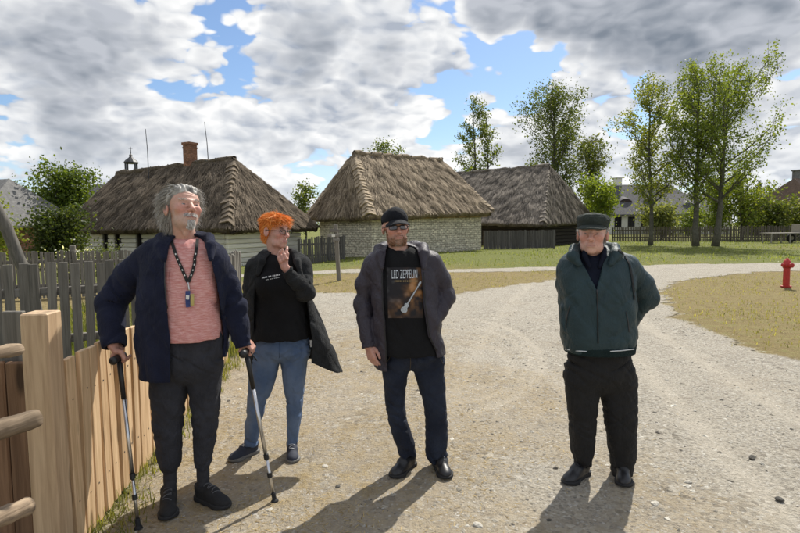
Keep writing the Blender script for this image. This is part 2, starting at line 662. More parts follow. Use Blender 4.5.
def ground_mat(name, ):
    m, nt, b = mat_new(name)
    geo = nt.node('ShaderNodeNewGeometry')
    p = geo.outputs['Position']
    a = nt.node('ShaderNodeAttribute', attribute_name='Col')
    sp = nt.node('ShaderNodeSeparateColor', ins={0: a.outputs['Color']})
    road, straw_, green_ = sp.outputs[0], sp.outputs[1], sp.outputs[2]
    nbig = nt.noise(p, 0.7, 4, 0.6)
    nmid = nt.noise(p, 6.0, 5, 0.65)
    nfin = nt.noise(p, 45.0, 4, 0.7)
    nvf = nt.noise(p, 160.0, 3, 0.7)
    # sand and gravel
    sand = nt.ramp(nt.math('ADD', nt.math('MULTIPLY', nmid, 0.6), nt.math('MULTIPLY', nfin, 0.4)), [(0.30, (0.245, 0.203, 0.148)), (0.52, (0.41, 0.352, 0.268)), (0.75, (0.54, 0.475, 0.375))])
    grey = nt.ramp(nfin, [(0.30, (0.19, 0.172, 0.142)), (0.52, (0.43, 0.388, 0.318)), (0.75, (0.60, 0.555, 0.47))])
    sand = nt.mix(nt.maprange(nt.math('SUBTRACT', nbig, nt.math('MULTIPLY', nt.math('SUBTRACT', straw_, 0.22), 0.9)), 0.36, 0.60), sand, grey)
    vor = nt.voronoi(p, 75.0, out='Color')
    sv = nt.node('ShaderNodeSeparateColor', ins={0: vor})
    sand = nt.mix(nt.maprange(sv.outputs[0], 0.80, 0.83, 0, 0.75), sand, nt.ramp(sv.outputs[1], [(0.0, (0.13, 0.12, 0.105)), (0.5, (0.36, 0.335, 0.29)), (1.0, (0.66, 0.63, 0.57))]))
    # patches of coarser stone and darker damp earth, and the smoother pale bottoms of the wheel tracks
    v2 = nt.voronoi(p, 26.0, out='Color')
    s2 = nt.node('ShaderNodeSeparateColor', ins={0: v2})
    clus = nt.maprange(nt.noise(p, 1.6, 4, 0.6), 0.46, 0.62)
    sand = nt.mix(nt.math('MULTIPLY', clus, nt.maprange(s2.outputs[0], 0.55, 0.62, 0, 0.7)), sand, nt.ramp(s2.outputs[1], [(0.0, (0.12, 0.105, 0.085)), (0.45, (0.30, 0.27, 0.22)), (1.0, (0.62, 0.58, 0.50))]))
    sand = nt.mix(nt.maprange(nt.noise(p, 2.7, 5, 0.65), 0.54, 0.72, 0, 0.35), sand, (0.25, 0.21, 0.16))
    sand = nt.mix(nt.math('MULTIPLY', a.outputs['Alpha'], 0.5), sand, (0.56, 0.50, 0.405))
    # straw litter
    st = nt.scalev(p, (1, 1, 1))
    w1 = nt.noise(nt.scalev(p, (110, 18, 1)), 1.0, 3, 0.7, 1.5)
    w2 = nt.noise(nt.scalev(p, (18, 110, 1)), 1.0, 3, 0.7, 1.5)
    wv = nt.math('MAXIMUM', w1, w2)
    strawc = nt.ramp(wv, [(0.45, (0.17, 0.125, 0.068)), (0.58, (0.36, 0.275, 0.145)), (0.72, (0.55, 0.45, 0.27))])
    sf = nt.math('MULTIPLY', straw_, nt.maprange(nt.math('ADD', nmid, nt.math('MULTIPLY', nt.math('SUBTRACT', wv, 0.5), 0.8)), 0.46, 0.66))
    sand = nt.mix(sf, sand, strawc)
    # grass
    gn = nt.math('ADD', nt.math('MULTIPLY', nmid, 0.5), nt.math('MULTIPLY', nfin, 0.5))
    dry = nt.ramp(gn, [(0.32, (0.135, 0.105, 0.045)), (0.52, (0.265, 0.205, 0.095)), (0.72, (0.40, 0.325, 0.175))])
    grn = nt.ramp(gn, [(0.32, (0.065, 0.085, 0.018)), (0.55, (0.145, 0.175, 0.038)), (0.75, (0.25, 0.26, 0.085))])
    gf = nt.maprange(nt.math('ADD', green_, nt.math('MULTIPLY', nt.math('SUBTRACT', nmid, 0.5), 1.6)), 0.25, 0.85)
    gf = nt.math('MULTIPLY', gf, 0.85)
    grass = nt.mix(gf, dry, grn)
    rf = nt.maprange(nt.math('ADD', road, nt.math('MULTIPLY', nt.math('SUBTRACT', nt.math('ADD', nt.math('MULTIPLY', nfin, 0.5), nt.math('MULTIPLY', nmid, 0.5)), 0.5), 2.2)), 0.30, 0.70)
    c = nt.mix(rf, grass, sand)
    nt.set(b.inputs['Base Color'], c)
    b.inputs['Roughness'].default_value = 0.95
    b.inputs['Specular IOR Level'].default_value = 0.15
    hgt = nt.math('ADD', nt.math('MULTIPLY', nmid, 1.0), nt.math('ADD', nt.math('MULTIPLY', nfin, 0.75), nt.math('MULTIPLY', nvf, 0.35)))
    hgt = nt.math('ADD', hgt, nt.math('MULTIPLY', nt.maprange(sv.outputs[0], 0.80, 0.83), 0.25))
    hgt = nt.math('ADD', hgt, nt.math('MULTIPLY', nt.math('MULTIPLY', clus, nt.maprange(s2.outputs[0], 0.55, 0.62)), 0.5))
    bump(nt, b, hgt, 0.95, 0.03)
    return m


GROUND_MAT = ground_mat('ground')
nxg, nyg = GX.shape
idx = np.arange(nxg * nyg).reshape(nxg, nyg)
Q = np.stack([idx[:-1, :-1], idx[1:, :-1], idx[1:, 1:], idx[:-1, 1:]], -1).reshape(-1, 4)
Vg = np.stack([GX.ravel(), GY.ravel(), H.ravel()], 1)
Cg = np.stack([road_m.ravel(), straw.ravel(), green.ravel()], 1)
isroad = (road_m.ravel()[Q].mean(1) > 0.5)


def submesh(name, faces, dz):
    used = np.unique(faces)
    mp = np.full(len(Vg), -1)
    mp[used] = np.arange(len(used))
    v = Vg[used].copy()
    v[:, 2] += dz
    return np_mesh(name, v, mp[faces], GROUND_MAT, True, Cg[used], None, rut.ravel()[used])


tag(obj('ground', np_mesh('ground', Vg - np.array([0, 0, 0.004]) * (road_m.ravel()[:, None] > 0.35), Q, GROUND_MAT, True, Cg, None, rut.ravel())), 'dry grass lawn and verge around the sandy yard', kind='structure')
tag(obj('road', submesh('road', Q[isroad], 0.003)), 'pale sandy gravel road widening into the yard', kind='structure')


def ground_h(x, y):
    """height of the built ground at a place (bilinear)"""
    i = np.clip(np.searchsorted(gx, x) - 1, 0, len(gx) - 2)
    j = np.clip(np.searchsorted(gy, y) - 1, 0, len(gy) - 2)
    fx = (x - gx[i]) / (gx[i + 1] - gx[i])
    fy = (y - gy[j]) / (gy[j + 1] - gy[j])
    return H[i, j] * (1 - fx) * (1 - fy) + H[i + 1, j] * fx * (1 - fy) + H[i, j + 1] * (1 - fx) * fy + H[i + 1, j + 1] * fx * fy


# ------------------------------------------------------------------ materials of the buildings
M_THATCH = m_vcol('thatch', 0.95, 0.35, 9.0, 0.8, 0.03, spec=0.1)
M_STRAW = m_vcol('thatch_straw', 0.9, 0.2, 30.0, spec=0.1)
M_LOG_WHITE = m_wood('limewashed_log', (0.62, 0.59, 0.50), (0.86, 0.83, 0.74), 'X', 0.85, 0.6, 0.5, 0.12, False)
M_LOG_DARK = m_wood('dark_log', (0.020, 0.016, 0.012), (0.060, 0.048, 0.037), 'X', 0.85, 0.6, 0.5, 0.2, False)
M_GREYWOOD = m_wood('weathered_grey_board', (0.085, 0.078, 0.066), (0.245, 0.225, 0.192), 'Z', 0.85, 1.0, 0.6, 0.22, False)
M_GREYWOOD_X = m_wood('weathered_grey_rail', (0.11, 0.10, 0.09), (0.28, 0.262, 0.235), 'X', 0.85, 1.0, 0.6, 0.15, False)
M_DARKFENCE = m_wood('dark_grey_board', (0.045, 0.042, 0.038), (0.14, 0.13, 0.118), 'Z', 0.85, 0.6, 0.5, 0.25, False)
M_FARFENCE = m_wood('brown_grey_board', (0.06, 0.05, 0.04), (0.17, 0.145, 0.115), 'Z', 0.85, 0.6, 0.5, 0.25, False)
M_NEWWOOD = m_wood('fresh_pine_board', (0.38, 0.225, 0.105), (0.76, 0.55, 0.34), 'Z', 0.6, 1.0, 0.3, 0.12, True)
M_NEWPOST = m_wood('fresh_pine_post', (0.30, 0.19, 0.105), (0.62, 0.45, 0.285), 'Z', 0.6, 0.8, 0.35, 0.1, True)
M_BARKLOG = m_wood('old_log', (0.075, 0.052, 0.034), (0.33, 0.25, 0.17), 'X', 0.9, 1.0, 1.0, 0.3, False)
M_PANE = m_plain('window_pane', (0.015, 0.017, 0.02), 0.08, 0.1, 3, 0, spec=0.6)
M_DARKTRIM = m_plain('dark_frame', (0.03, 0.024, 0.02), 0.7, 0.2, 8)
M_FASCIA = m_wood('eave_board', (0.26, 0.17, 0.085), (0.46, 0.33, 0.19), 'X', 0.8, 0.7, 0.4, 0.1, False)


def brick_mat(name, c1, c2, mortar, scale, bw=0.5, bh=0.25, stone=False):
    m, nt, b = mat_new(name)
    tc = nt.node('ShaderNodeTexCoord')
    geo = nt.node('ShaderNodeNewGeometry')
    sp = nt.node('ShaderNodeSeparateXYZ', ins={0: tc.outputs['Object']})
    nrm = nt.node('ShaderNodeSeparateXYZ', ins={0: tc.outputs['Normal']})
    usex = nt.math('GREATER_THAN', nt.math('ABSOLUTE', nrm.outputs[1]), 0.5)
    hor = nt.math('ADD', nt.math('MULTIPLY', sp.outputs[0], usex), nt.math('MULTIPLY', sp.outputs[1], nt.math('SUBTRACT', 1.0, usex)))
    v = nt.node('ShaderNodeCombineXYZ', ins={0: hor, 1: sp.outputs[2], 2: 0.0}).outputs[0]
    if stone:
        wob = nt.noise(tc.outputs['Object'], 5.0, 3, 0.6, out='Color')
        v = nt.vmath('ADD', v, nt.vmath('SCALE', nt.vmath('SUBTRACT', wob, (0.5, 0.5, 0.5)), 0.10))
    br = nt.node('ShaderNodeTexBrick')
    nt.l.new(v, br.inputs['Vector'])
    br.inputs['Scale'].default_value = scale
    br.inputs['Brick Width'].default_value = bw
    br.inputs['Row Height'].default_value = bh
    br.inputs['Mortar Size'].default_value = 0.02
    br.inputs['Mortar Smooth'].default_value = 0.3
    br.inputs['Bias'].default_value = 0.0
    nt.set(br.inputs['Color1'], c1)
    nt.set(br.inputs['Color2'], c2)
    nt.set(br.inputs['Mortar'], mortar)
    br.offset_frequency = 2
    n = nt.noise(tc.outputs['Object'], 9.0, 4, 0.6)
    n2 = nt.voronoi(nt.scalev(v, (1, 2.1, 1)), 7.0, out='Color')
    s2 = nt.node('ShaderNodeSeparateColor', ins={0: n2})
    c = nt.mix(1.0, br.outputs['Color'], nt.maprange(n, 0.3, 0.7, 0.72, 1.2), 'MULTIPLY')
    c = nt.mix(1.0, c, nt.maprange(s2.outputs[0], 0, 1, 0.62, 1.18), 'MULTIPLY')
    nt.set(b.inputs['Base Color'], c)
    b.inputs['Roughness'].default_value = 0.9
    b.inputs['Specular IOR Level'].default_value = 0.2
    bump(nt, b, nt.math('ADD', nt.math('MULTIPLY', br.outputs['Fac'], -1.0), nt.math('MULTIPLY', n, 0.6)), 0.9, 0.03)
    return m


M_STONE = brick_mat('field_stone_wall', (0.78, 0.72, 0.58), (0.60, 0.55, 0.43), (0.30, 0.26, 0.19), 1.7, 0.56, 0.22, True)
M_BRICK = brick_mat('red_brick', (0.36, 0.175, 0.10), (0.27, 0.13, 0.08), (0.33, 0.29, 0.24), 4.0, 0.9, 0.28)
M_WHITEWALL = m_plain('white_plaster', (0.72, 0.70, 0.64), 0.9, 0.08, 3, 0.1)
M_GREYROOF = m_plain('grey_shingle_roof', (0.075, 0.073, 0.077), 0.85, 0.35, 4, 0.6, bdist=0.03)
M_GREYTILE = m_plain('old_shingle_roof', (0.16, 0.155, 0.15), 0.85, 0.35, 4, 0.6, bdist=0.03)
M_BROWNROOF = m_plain('brown_tile_roof', (0.13, 0.085, 0.06), 0.85, 0.3, 4, 0.6, bdist=0.03)
M_METALDARK = m_plain('dark_iron', (0.03, 0.03, 0.033), 0.5, 0.2, 10, 0.1)


# ------------------------------------------------------------------ thatched buildings
def thatch_roof(parent, eaves, ridge, seed, c_dark, c_light, steps=(), straw_n=190, lump=0.07, thick=0.30, origin=None):
    """hip roof of straw: eaves = four corners (front-left, front-right, back-right, back-left), ridge = (left, right).
    One part per slope, each with its straw ends; stepped bundles along the hips."""
    r_ = np.random.default_rng(seed)
    o = Vector(origin)
    E = [Vector(e) - o for e in eaves]
    A, B = Vector(ridge[0]) - o, Vector(ridge[1]) - o
    faces = [(E[0], E[1], A, B), (E[1], E[2], B, B), (E[2], E[3], B, A), (E[3], E[0], A, A)]
    cen = sum(E, Vector()) / 4
    roof = bpy.data.objects.new('roof', None)
    link(roof, parent)
    cd, cl = np.array(c_dark), np.array(c_light)

    def disp(P):
        return lump * (fbm(P * np.array([3.0, 3.0, 1.6]), 3, seed)) + 0.02 * fbm(P * np.array([11, 11, 5.0]), 2, seed + 5)

    for fi, (a, b, c, d) in enumerate(faces):
        a, b, c, d = [np.array(q) for q in (a, b, c, d)]     # eave left, eave right, ridge left, ridge right
        n = np.cross(b - a, (c + d) / 2 - (a + b) / 2)
        n /= np.linalg.norm(n)
        if n[2] < 0:
            n = -n
        width = np.linalg.norm(b - a)
        ns, nt_ = max(12, int(width / 0.14)), 40
        S, T = np.meshgrid(np.linspace(0, 1, ns + 1), np.linspace(0, 1, nt_ + 1), indexing='ij')
        P = (a + (b - a) * S[..., None]) * (1 - T[..., None]) + (c + (d - c) * S[..., None]) * T[..., None]
        bulge = 0.10 * np.sin(np.pi * T) + 0.05 * T
        P = P.reshape(-1, 3)
        dsp = disp(P)
        Pd = P + n * (dsp * np.clip(np.minimum(S, 1 - S) * 12, .25, 1).ravel() + bulge.ravel())[:, None]
        Pd[:, 2] += (T.ravel() > 0.97) * 0.06
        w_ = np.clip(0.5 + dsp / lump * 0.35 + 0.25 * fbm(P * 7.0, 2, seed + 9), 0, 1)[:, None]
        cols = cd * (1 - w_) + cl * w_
        # under-eave lip
        front = np.arange((ns + 1) * (nt_ + 1)).reshape(ns + 1, nt_ + 1)
        base = len(Pd)
        inward = (np.array(cen) - (a + b) / 2)
        inward[2] = 0
        inward /= np.linalg.norm(inward)
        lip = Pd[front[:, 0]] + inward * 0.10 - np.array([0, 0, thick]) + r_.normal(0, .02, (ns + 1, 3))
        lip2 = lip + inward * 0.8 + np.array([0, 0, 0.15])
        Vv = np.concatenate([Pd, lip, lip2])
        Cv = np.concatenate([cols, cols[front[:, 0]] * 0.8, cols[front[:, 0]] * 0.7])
        Fq = [np.stack([front[:-1, :-1], front[1:, :-1], front[1:, 1:], front[:-1, 1:]], -1).reshape(-1, 4)]
        l0 = base + np.arange(ns + 1)
        l1 = base + ns + 1 + np.arange(ns + 1)
        Fq.append(np.stack([l0[:-1], l0[1:], front[1:, 0], front[:-1, 0]], -1))
        Fq.append(np.stack([l1[:-1], l1[1:], l0[1:], l0[:-1]], -1))
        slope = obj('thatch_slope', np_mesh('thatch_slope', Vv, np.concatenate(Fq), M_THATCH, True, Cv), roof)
        # straw ends
        area = 0.5 * (width + np.linalg.norm(d - c)) * np.linalg.norm((c + d) / 2 - (a + b) / 2)
        N = int(area * straw_n)
        t = r_.random(N) ** (1.0 if fi % 2 == 0 else 1.6)
        t[: N // 9] = r_.random(N // 9) * 0.02
        s = r_.random(N)
        p0 = (a + (b - a) * s[:, None]) * (1 - t[:, None]) + (c + (d - c) * s[:, None]) * t[:, None]
        dn = disp(p0)
        p0 = p0 + n * (dn * np.clip(np.minimum(s, 1 - s) * 12, .25, 1) + 0.10 * np.sin(np.pi * t) + 0.05 * t + 0.005)[:, None]
        down = ((a + (b - a) * s[:, None]) - (c + (d - c) * s[:, None]))
        down /= np.linalg.norm(down, axis=1)[:, None]
        side = np.cross(down, n)
        jit = r_.normal(0, 0.16, N) + 0.25 * fbm(p0 * 1.5, 2, seed + 3)
        dirv = down + side * jit[:, None]
        dirv /= np.linalg.norm(dirv, axis=1)[:, None]
        L = r_.uniform(.22, .55, N)
        W = r_.uniform(.007, .018, N)
        lift = r_.uniform(.008, .05, N)
        q0 = p0 - dirv * (L * 0.5)[:, None]
        q1 = p0 + dirv * (L * 0.5)[:, None] + n * lift[:, None]
        sd = np.cross(dirv, n) * W[:, None]
        Vs = np.stack([q0 - sd, q0 + sd, q1 + sd * .6, q1 - sd * .6], 1).reshape(-1, 3)
        Fs = np.arange(N * 4).reshape(N, 4)
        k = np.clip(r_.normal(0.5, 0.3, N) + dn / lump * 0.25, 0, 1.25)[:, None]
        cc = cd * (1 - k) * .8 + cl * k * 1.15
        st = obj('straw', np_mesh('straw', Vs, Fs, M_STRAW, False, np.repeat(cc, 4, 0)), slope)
        st['kind'] = 'stuff'
    # ridge roll of twisted straw held by crossed sticks
    mb = MB()
    nseg = 16
    pts = [A.lerp(B, i / nseg) + Vector((0, 0, 0.07 + 0.04 * math.sin(i * 2.3))) for i in range(nseg + 1)]
    mb.tube(pts, [0.15 + 0.03 * math.sin(i * 1.7) for i in range(nseg + 1)], 8)
    v = np.array(mb.v)
    me = np_mesh('ridge_roll', v + (fbm(v * 6, 2, seed + 7) * 0.05)[:, None], None if False else np.array([f for f in mb.f if len(f) == 4]), M_THATCH, True, np.tile(cd * .5 + cl * .5, (len(v), 1)))
    obj('ridge_roll', me, roof)
    stick = MB()
    stick.box((0, 0, 0), (0.045, 0.045, 0.55))
    sme = stick.mesh('ridge_stick', M_GREYWOOD)
    dirr = (B - A).normalized()
    nn = max(6, int((B - A).length / 0.7))
    for i in range(nn):
        p = A.lerp(B, (i + .5) / nn) + Vector((0, 0, 0.02))
        for sgn in (-1, 1):
            q = obj('ridge_stick', sme, roof, p)
            q.rotation_euler = (Matrix.Rotation(math.atan2(dirr.y, dirr.x), 3, 'Z') @ Matrix.Rotation(sgn * R(52), 3, 'X') @ Matrix.Rotation(R(random.uniform(-8, 8)), 3, 'Y')).to_euler()
    # stepped bundles on the hips
    def bundle_mesh(w, l, h, sd):
        rr = np.random.default_rng(sd)
        na, nl = 9, 5
        V, C = [], []
        for j in range(nl + 1):
            tt = j / nl
            for i in range(na + 1):
                ss = i / na * 2 - 1
                zz = (1 - abs(ss) ** 1.7) * h * 1.0 - abs(ss) * w * 0.50
                V.append((ss * w * (0.86 + .14 * tt), (tt - .5) * l + rr.normal(0, .02), zz * 1.0 + h * (0.15 + .85 * tt) + rr.normal(0, .012)))
                C.append(cd * .4 + cl * (.55 + .3 * tt + rr.normal(0, .12)))
        fr = np.arange((na + 1) * (nl + 1)).reshape(nl + 1, na + 1)
        Fq = np.stack([fr[:-1, :-1], fr[:-1, 1:], fr[1:, 1:], fr[1:, :-1]], -1).reshape(-1, 4)
        V = np.array(V)
        end = V[fr[nl]] - np.array([0, 0.02, h * 1.0])
        b0 = len(V)
        V = np.concatenate([V, end])
        C = np.concatenate([np.array(C), np.array(C)[fr[nl]] * 1.05])
        e = b0 + np.arange(na + 1)
        Fq = np.concatenate([Fq, np.stack([fr[nl][:-1], fr[nl][1:], e[1:], e[:-1]], -1)])
        return np_mesh('thatch_bundle', V, Fq, M_STRAW, False, np.clip(C, .01, 1))
    for (ei, which, nst, t0, t1, w, h) in steps:
        top = A if which == 0 else B
        low = E[ei]
        meshes = [bundle_mesh(w, 0.62, h, seed * 10 + k) for k in range(3)]
        axis_ = (low - top).normalized()
        for i in range(nst):
            t = t0 + (t1 - t0) * (i + .5) / nst
            p = top.lerp(low, t)
            ydir = axis_
            out_ = Vector((low.x - cen.x, low.y - cen.y, 0)).normalized()
            zdir = (out_ * 0.7 + Vector((0, 0, 1)))
            zdir = (zdir - ydir * zdir.dot(ydir)).normalized()
            xdir = ydir.cross(zdir)
            m3 = Matrix((xdir, ydir, zdir)).transposed()
            bo = obj('thatch_bundle', meshes[i % 3], roof, p + zdir * 0.0)
            bo.rotation_euler = (m3 @ Matrix.Rotation(random.uniform(-.12, .12), 3, 'Z')).to_euler()
            bo.scale = [random.uniform(.70, .95) for _ in range(3)]
    return roof


def frame_of(C, dirv):
    """matrix with local X along dirv at C"""
    ang = math.atan2(dirv[1], dirv[0])
    return ang


def logs_wall(parent, p0, p1, z0, z1, n, mat, thick=0.22, gaps=()):
    """stacked logs between two plan points, each its own part; gaps = (s0, s1, za, zb) openings"""
    p0, p1 = Vector(p0), Vector(p1)
    L = (p1 - p0).length
    ang = math.atan2(p1.y - p0.y, p1.x - p0.x)
    hgt = (z1 - z0) / n
    for i in range(n):
        za = z0 + i * hgt
        spans = [(0.0, L)]
        for (s0, s1, ga, gb) in gaps:
            if za + hgt * .5 > ga and za + hgt * .5 < gb:
                new = []
                for (a, b) in spans:
                    if s0 > a and s1 < b:
                        new += [(a, s0), (s1, b)]
                    else:
                        new.append((a, b))
                spans = new
        for (a, b) in spans:
            mb = MB()
            mb.box((0, 0, 0), (b - a, thick * random.uniform(.85, 1.1), hgt * 0.93))
            me = mb.mesh('log', mat, bevel=min(0.035, hgt * .25))
            o = obj('log', me, parent, (p0.x + (p1.x - p0.x) * (a + b) / 2 / L, p0.y + (p1.y - p0.y) * (a + b) / 2 / L, za + hgt / 2))
            o.rotation_euler = (0, 0, ang)


def window(parent, p, ang, w, h, mframe, mpane, depth=0.16, bars=(1, 1), proud=0.0):
    fr = MB()
    t = 0.07
    fr.box((-w / 2 + t / 2, 0, 0), (t, depth, h))
    fr.box((w / 2 - t / 2, 0, 0), (t, depth, h))
    fr.box((0, 0, h / 2 - t / 2), (w - 2 * t, depth, t))
    fr.box((0, 0, -h / 2 + t / 2), (w - 2 * t, depth, t))
    for i in range(bars[0]):
        fr.box((-w / 2 + w * (i + 1) / (bars[0] + 1), 0.0, 0), (0.035, depth * .5, h - 2 * t))
    for i in range(bars[1]):
        fr.box((0, 0.004, -h / 2 + h * (i + 1) / (bars[1] + 1)), (w - 2 * t, depth * .4, 0.035))
    o = fr.build('window', mframe, parent, loc=p, rot=(0, 0, ang))
    pn_ = MB()
    pn_.box((0, 0.02, 0), (w - 2 * t + .01, 0.012, h - 2 * t + .01))
    pn_.build('pane', mpane, o)
    return o


def plan(C, f, e, s, t, z):
    return Vector((C[0] + f[0] * s + e[0] * t, C[1] + f[1] * s + e[1] * t, z))


# ---- stone barn with the light thatch in the middle
bC = on_ground(372, 257)
b_ = R(40)
bf, be = (math.cos(b_), math.sin(b_)), (-math.sin(b_), math.cos(b_))
bL, bE = 8.5, 5.1
barn = thing('stone_barn', 'field-stone barn with sunlit straw thatch and stepped hip, behind the man in the black cap', 'barn', bC)
inv = Vector(bC)


def wall_box(parent, C, f, e, L, E, z0, z1, mat, name='wall', th=0.45, org=None):
    """four stone walls, one part each, butted at the corners"""
    org = Vector(org)
    ang = math.atan2(f[1], f[0])
    for (s, t, ln, a) in ((L / 2, th / 2, L, 0), (L / 2, E - th / 2, L, 0), (th / 2, E / 2, E - 2 * th, 1), (L - th / 2, E / 2, E - 2 * th, 1)):
        mb = MB()
        if a == 0:
            mb.box((0, 0, 0), (ln, th, z1 - z0))
        else:
            mb.box((0, 0, 0), (th, ln, z1 - z0))
        mb.build(name, mat, parent, loc=plan(C, f, e, s, t, (z0 + z1) / 2) - org, rot=(0, 0, ang))


wall_box(barn, bC, bf, be, bL, bE, -0.2, 2.35, M_STONE, org=bC)
ov = 0.55
eav = [plan(bC, bf, be, -ov, -ov, 2.10), plan(bC, bf, be, bL + ov * .8, -ov, 2.42), plan(bC, bf, be, bL + ov, bE + ov, 2.3), plan(bC, bf, be, -ov, bE + ov, 2.12)]
rdg = [plan(bC, bf, be, 0.75, bE / 2, 5.52), plan(bC, bf, be, 7.55, bE / 2, 5.62)]
thatch_roof(barn, eav, rdg, 11, (0.115, 0.088, 0.062), (0.39, 0.315, 0.225), steps=((0, 0, 17, .10, .98, .42, .13), (1, 1, 14, .05, .98, .30, .10), (3, 0, 13, .05, .98, .30, .10)), lump=0.10, origin=bC)
fb = MB()
fb.box((0, 0, 0), (bL + .5, 0.14, 0.16))
fb.build('eave_beam', M_FASCIA, barn, loc=plan(bC, bf, be, bL / 2 + .1, -0.16, 2.02) - bC, rot=(0, R(-1.2), math.atan2(bf[1], bf[0])))
fb = MB()
fb.box((0, 0, 0), (0.14, bE + .3, 0.16))
fb.build('eave_beam', M_FASCIA, barn, loc=plan(bC, bf, be, -.16, bE / 2, 1.93) - bC, rot=(0, 0, math.atan2(bf[1], bf[0])))

# ---- white log cottage on the left
hD = 25.0
hp = at(228, 240, hD)
hz = float(gz(hp.x, hp.y))
hC = Vector((hp.x, hp.y, hz))
a_ = R(62)
he, hf = (math.cos(a_), math.sin(a_)), (-math.sin(a_), math.cos(a_))      # he: end wall to the right, hf: long wall to the left
hE, hL = 5.3, 11.0
cottage = thing('log_cottage', 'long whitewashed log cottage with dark thatch and a brick chimney, at the left', 'cottage', hC)


def hplan(s, t, z):
    return plan(hC, hf, he, s, t, z) - hC + Vector((0, 0, -hC.z)) + Vector((0, 0, 0))


hw = 1.98
gaps = []
wins = []
for (u0, u1) in ((105, 112.5), (117, 124.5), (138, 146.5)):
    uc = (u0 + u1) / 2
    k = (uc - 400) / F_PX
    s = (hC.x - k * hC.y) / (k * hf[1] - hf[0])
    gaps.append((s - .24, s + .24, 0.62, 1.75))
    wins.append(s)
gaps = sorted(gaps)
loc0 = lambda s, t, z: Vector((hf[0] * s + he[0] * t, hf[1] * s + he[1] * t, z))
logs_wall(cottage, loc0(0.12, 0.0, 0), loc0(hL, 0.0, 0), -0.1, hw, 9, M_LOG_WHITE, gaps=gaps)
logs_wall(cottage, loc0(0, -0.1, 0), loc0(0, hE, 0), -0.1, hw, 9, M_LOG_WHITE)
logs_wall(cottage, loc0(hL, 0.12, 0), loc0(hL, hE, 0), -0.1, hw, 9, M_LOG_WHITE)
logs_wall(cottage, loc0(0.12, hE, 0), loc0(hL - .12, hE, 0), -0.1, hw, 9, M_LOG_WHITE)
angL = math.atan2(-hf[1], -hf[0])
for s in wins:
    window(cottage, loc0(s, 0.0, 1.17), angL, 0.46, 1.05, M_DARKTRIM, M_PANE, depth=0.2)
ov = 0.75
ez = 1.86
eav = [plan(hC, hf, he, hL + ov, -ov, ez), plan(hC, hf, he, -ov, -ov, ez), plan(hC, hf, he, -ov, hE + ov, ez), plan(hC, hf, he, hL + ov, hE + ov, ez)]
for q in eav:
    q.z += hC.z
k1 = hE / 2
def ridge_s(u):
    k = (u - 400) / F_PX
    return ((hC.x + he[0] * k1) - k * (hC.y + he[1] * k1)) / (k * hf[1] - hf[0])
rl, rr_ = ridge_s(121), ridge_s(237)
pl, pr = plan(hC, hf, he, rl, k1, 0), plan(hC, hf, he, rr_, k1, 0)
pl.z = at(121, 175, pl.y).z
pr.z = at(237, 160, pr.y).z
thatch_roof(cottage, eav, [pl, pr], 23, (0.058, 0.046, 0.034), (0.20, 0.16, 0.118), steps=((1, 1, 13, .06, .95, .42, .12), (0, 0, 11, .1, .95, .3, .08), (2, 1, 11, .1, .95, .3, .08)), lump=0.07, origin=hC)
# chimney
cs = ridge_s(194)
cp = plan(hC, hf, he, cs, k1, 0)
ch = MB()
zt = at(194, 143, cp.y).z
ch.box((0, 0, 0), (0.52, 0.52, 1.5))
cho = ch.build('chimney', M_BRICK, cottage, loc=Vector((cp.x, cp.y, zt - .75)) - hC, rot=(0, 0, angL))
cc_ = MB()
cc_.box((0, 0, .70), (0.62, 0.62, 0.13))
cc_.box((0, 0, .47), (0.57, 0.57, 0.07))
cc_.build('chimney_cap', M_BRICK, cho)

# ---- dark timber barn to the right of the stone barn
tp = at(538, 240, 37.0)
tC = Vector((tp.x, tp.y, 0.0))
tf, te = (-.77, .638), (.638, .77)
tL, tE = 11.5, 8.3
tbarn = thing('timber_barn', 'dark timber barn with grey thatch, right of the stone barn', 'barn', tC)
l3 = lambda s, t, z: Vector((tf[0] * s + te[0] * t, tf[1] * s + te[1] * t, z))
logs_wall(tbarn, l3(0.12, 0, 0), l3(tL, 0, 0), -0.1, 1.75, 7, M_LOG_DARK)
logs_wall(tbarn, l3(0, -.1, 0), l3(0, tE, 0), -0.1, 1.75, 7, M_LOG_DARK)
logs_wall(tbarn, l3(0.12, tE, 0), l3(tL, tE, 0), -0.1, 1.75, 7, M_LOG_DARK)
logs_wall(tbarn, l3(tL, .12, 0), l3(tL, tE, 0), -0.1, 1.75, 7, M_LOG_DARK)
ov = 0.7
eav = [plan(tC, tf, te, tL + ov, -ov, 1.95), plan(tC, tf, te, -ov, -ov, 1.62), plan(tC, tf, te, -ov, tE + ov, 1.9), plan(tC, tf, te, tL + ov, tE + ov, 1.95)]
rdg = [plan(tC, tf, te, 9.6, tE / 2, 5.85), plan(tC, tf, te, 1.1, tE / 2, 5.90)]
thatch_roof(tbarn, eav, rdg, 37, (0.085, 0.074, 0.064), (0.27, 0.235, 0.195), steps=((1, 1, 15, .08, .97, .30, .09), (2, 1, 13, .05, .97, .28, .08)), lump=0.08, origin=tC)
for (s0, s1, t0, t1) in ((0, tL, -.2, -.2), (-.2, -.2, 0, tE)):
    p0_, p1_ = l3(s0, t0, 1.60), l3(s1, t1, 1.60)
    fb = MB()
    fb.box((0, 0, 0), ((p1_ - p0_).length, .13, .15))
    fb.build('eave_beam', M_FASCIA, tbarn, loc=(p0_ + p1_) / 2, rot=(0, 0, math.atan2(p1_.y - p0_.y, p1_.x - p0_.x)))


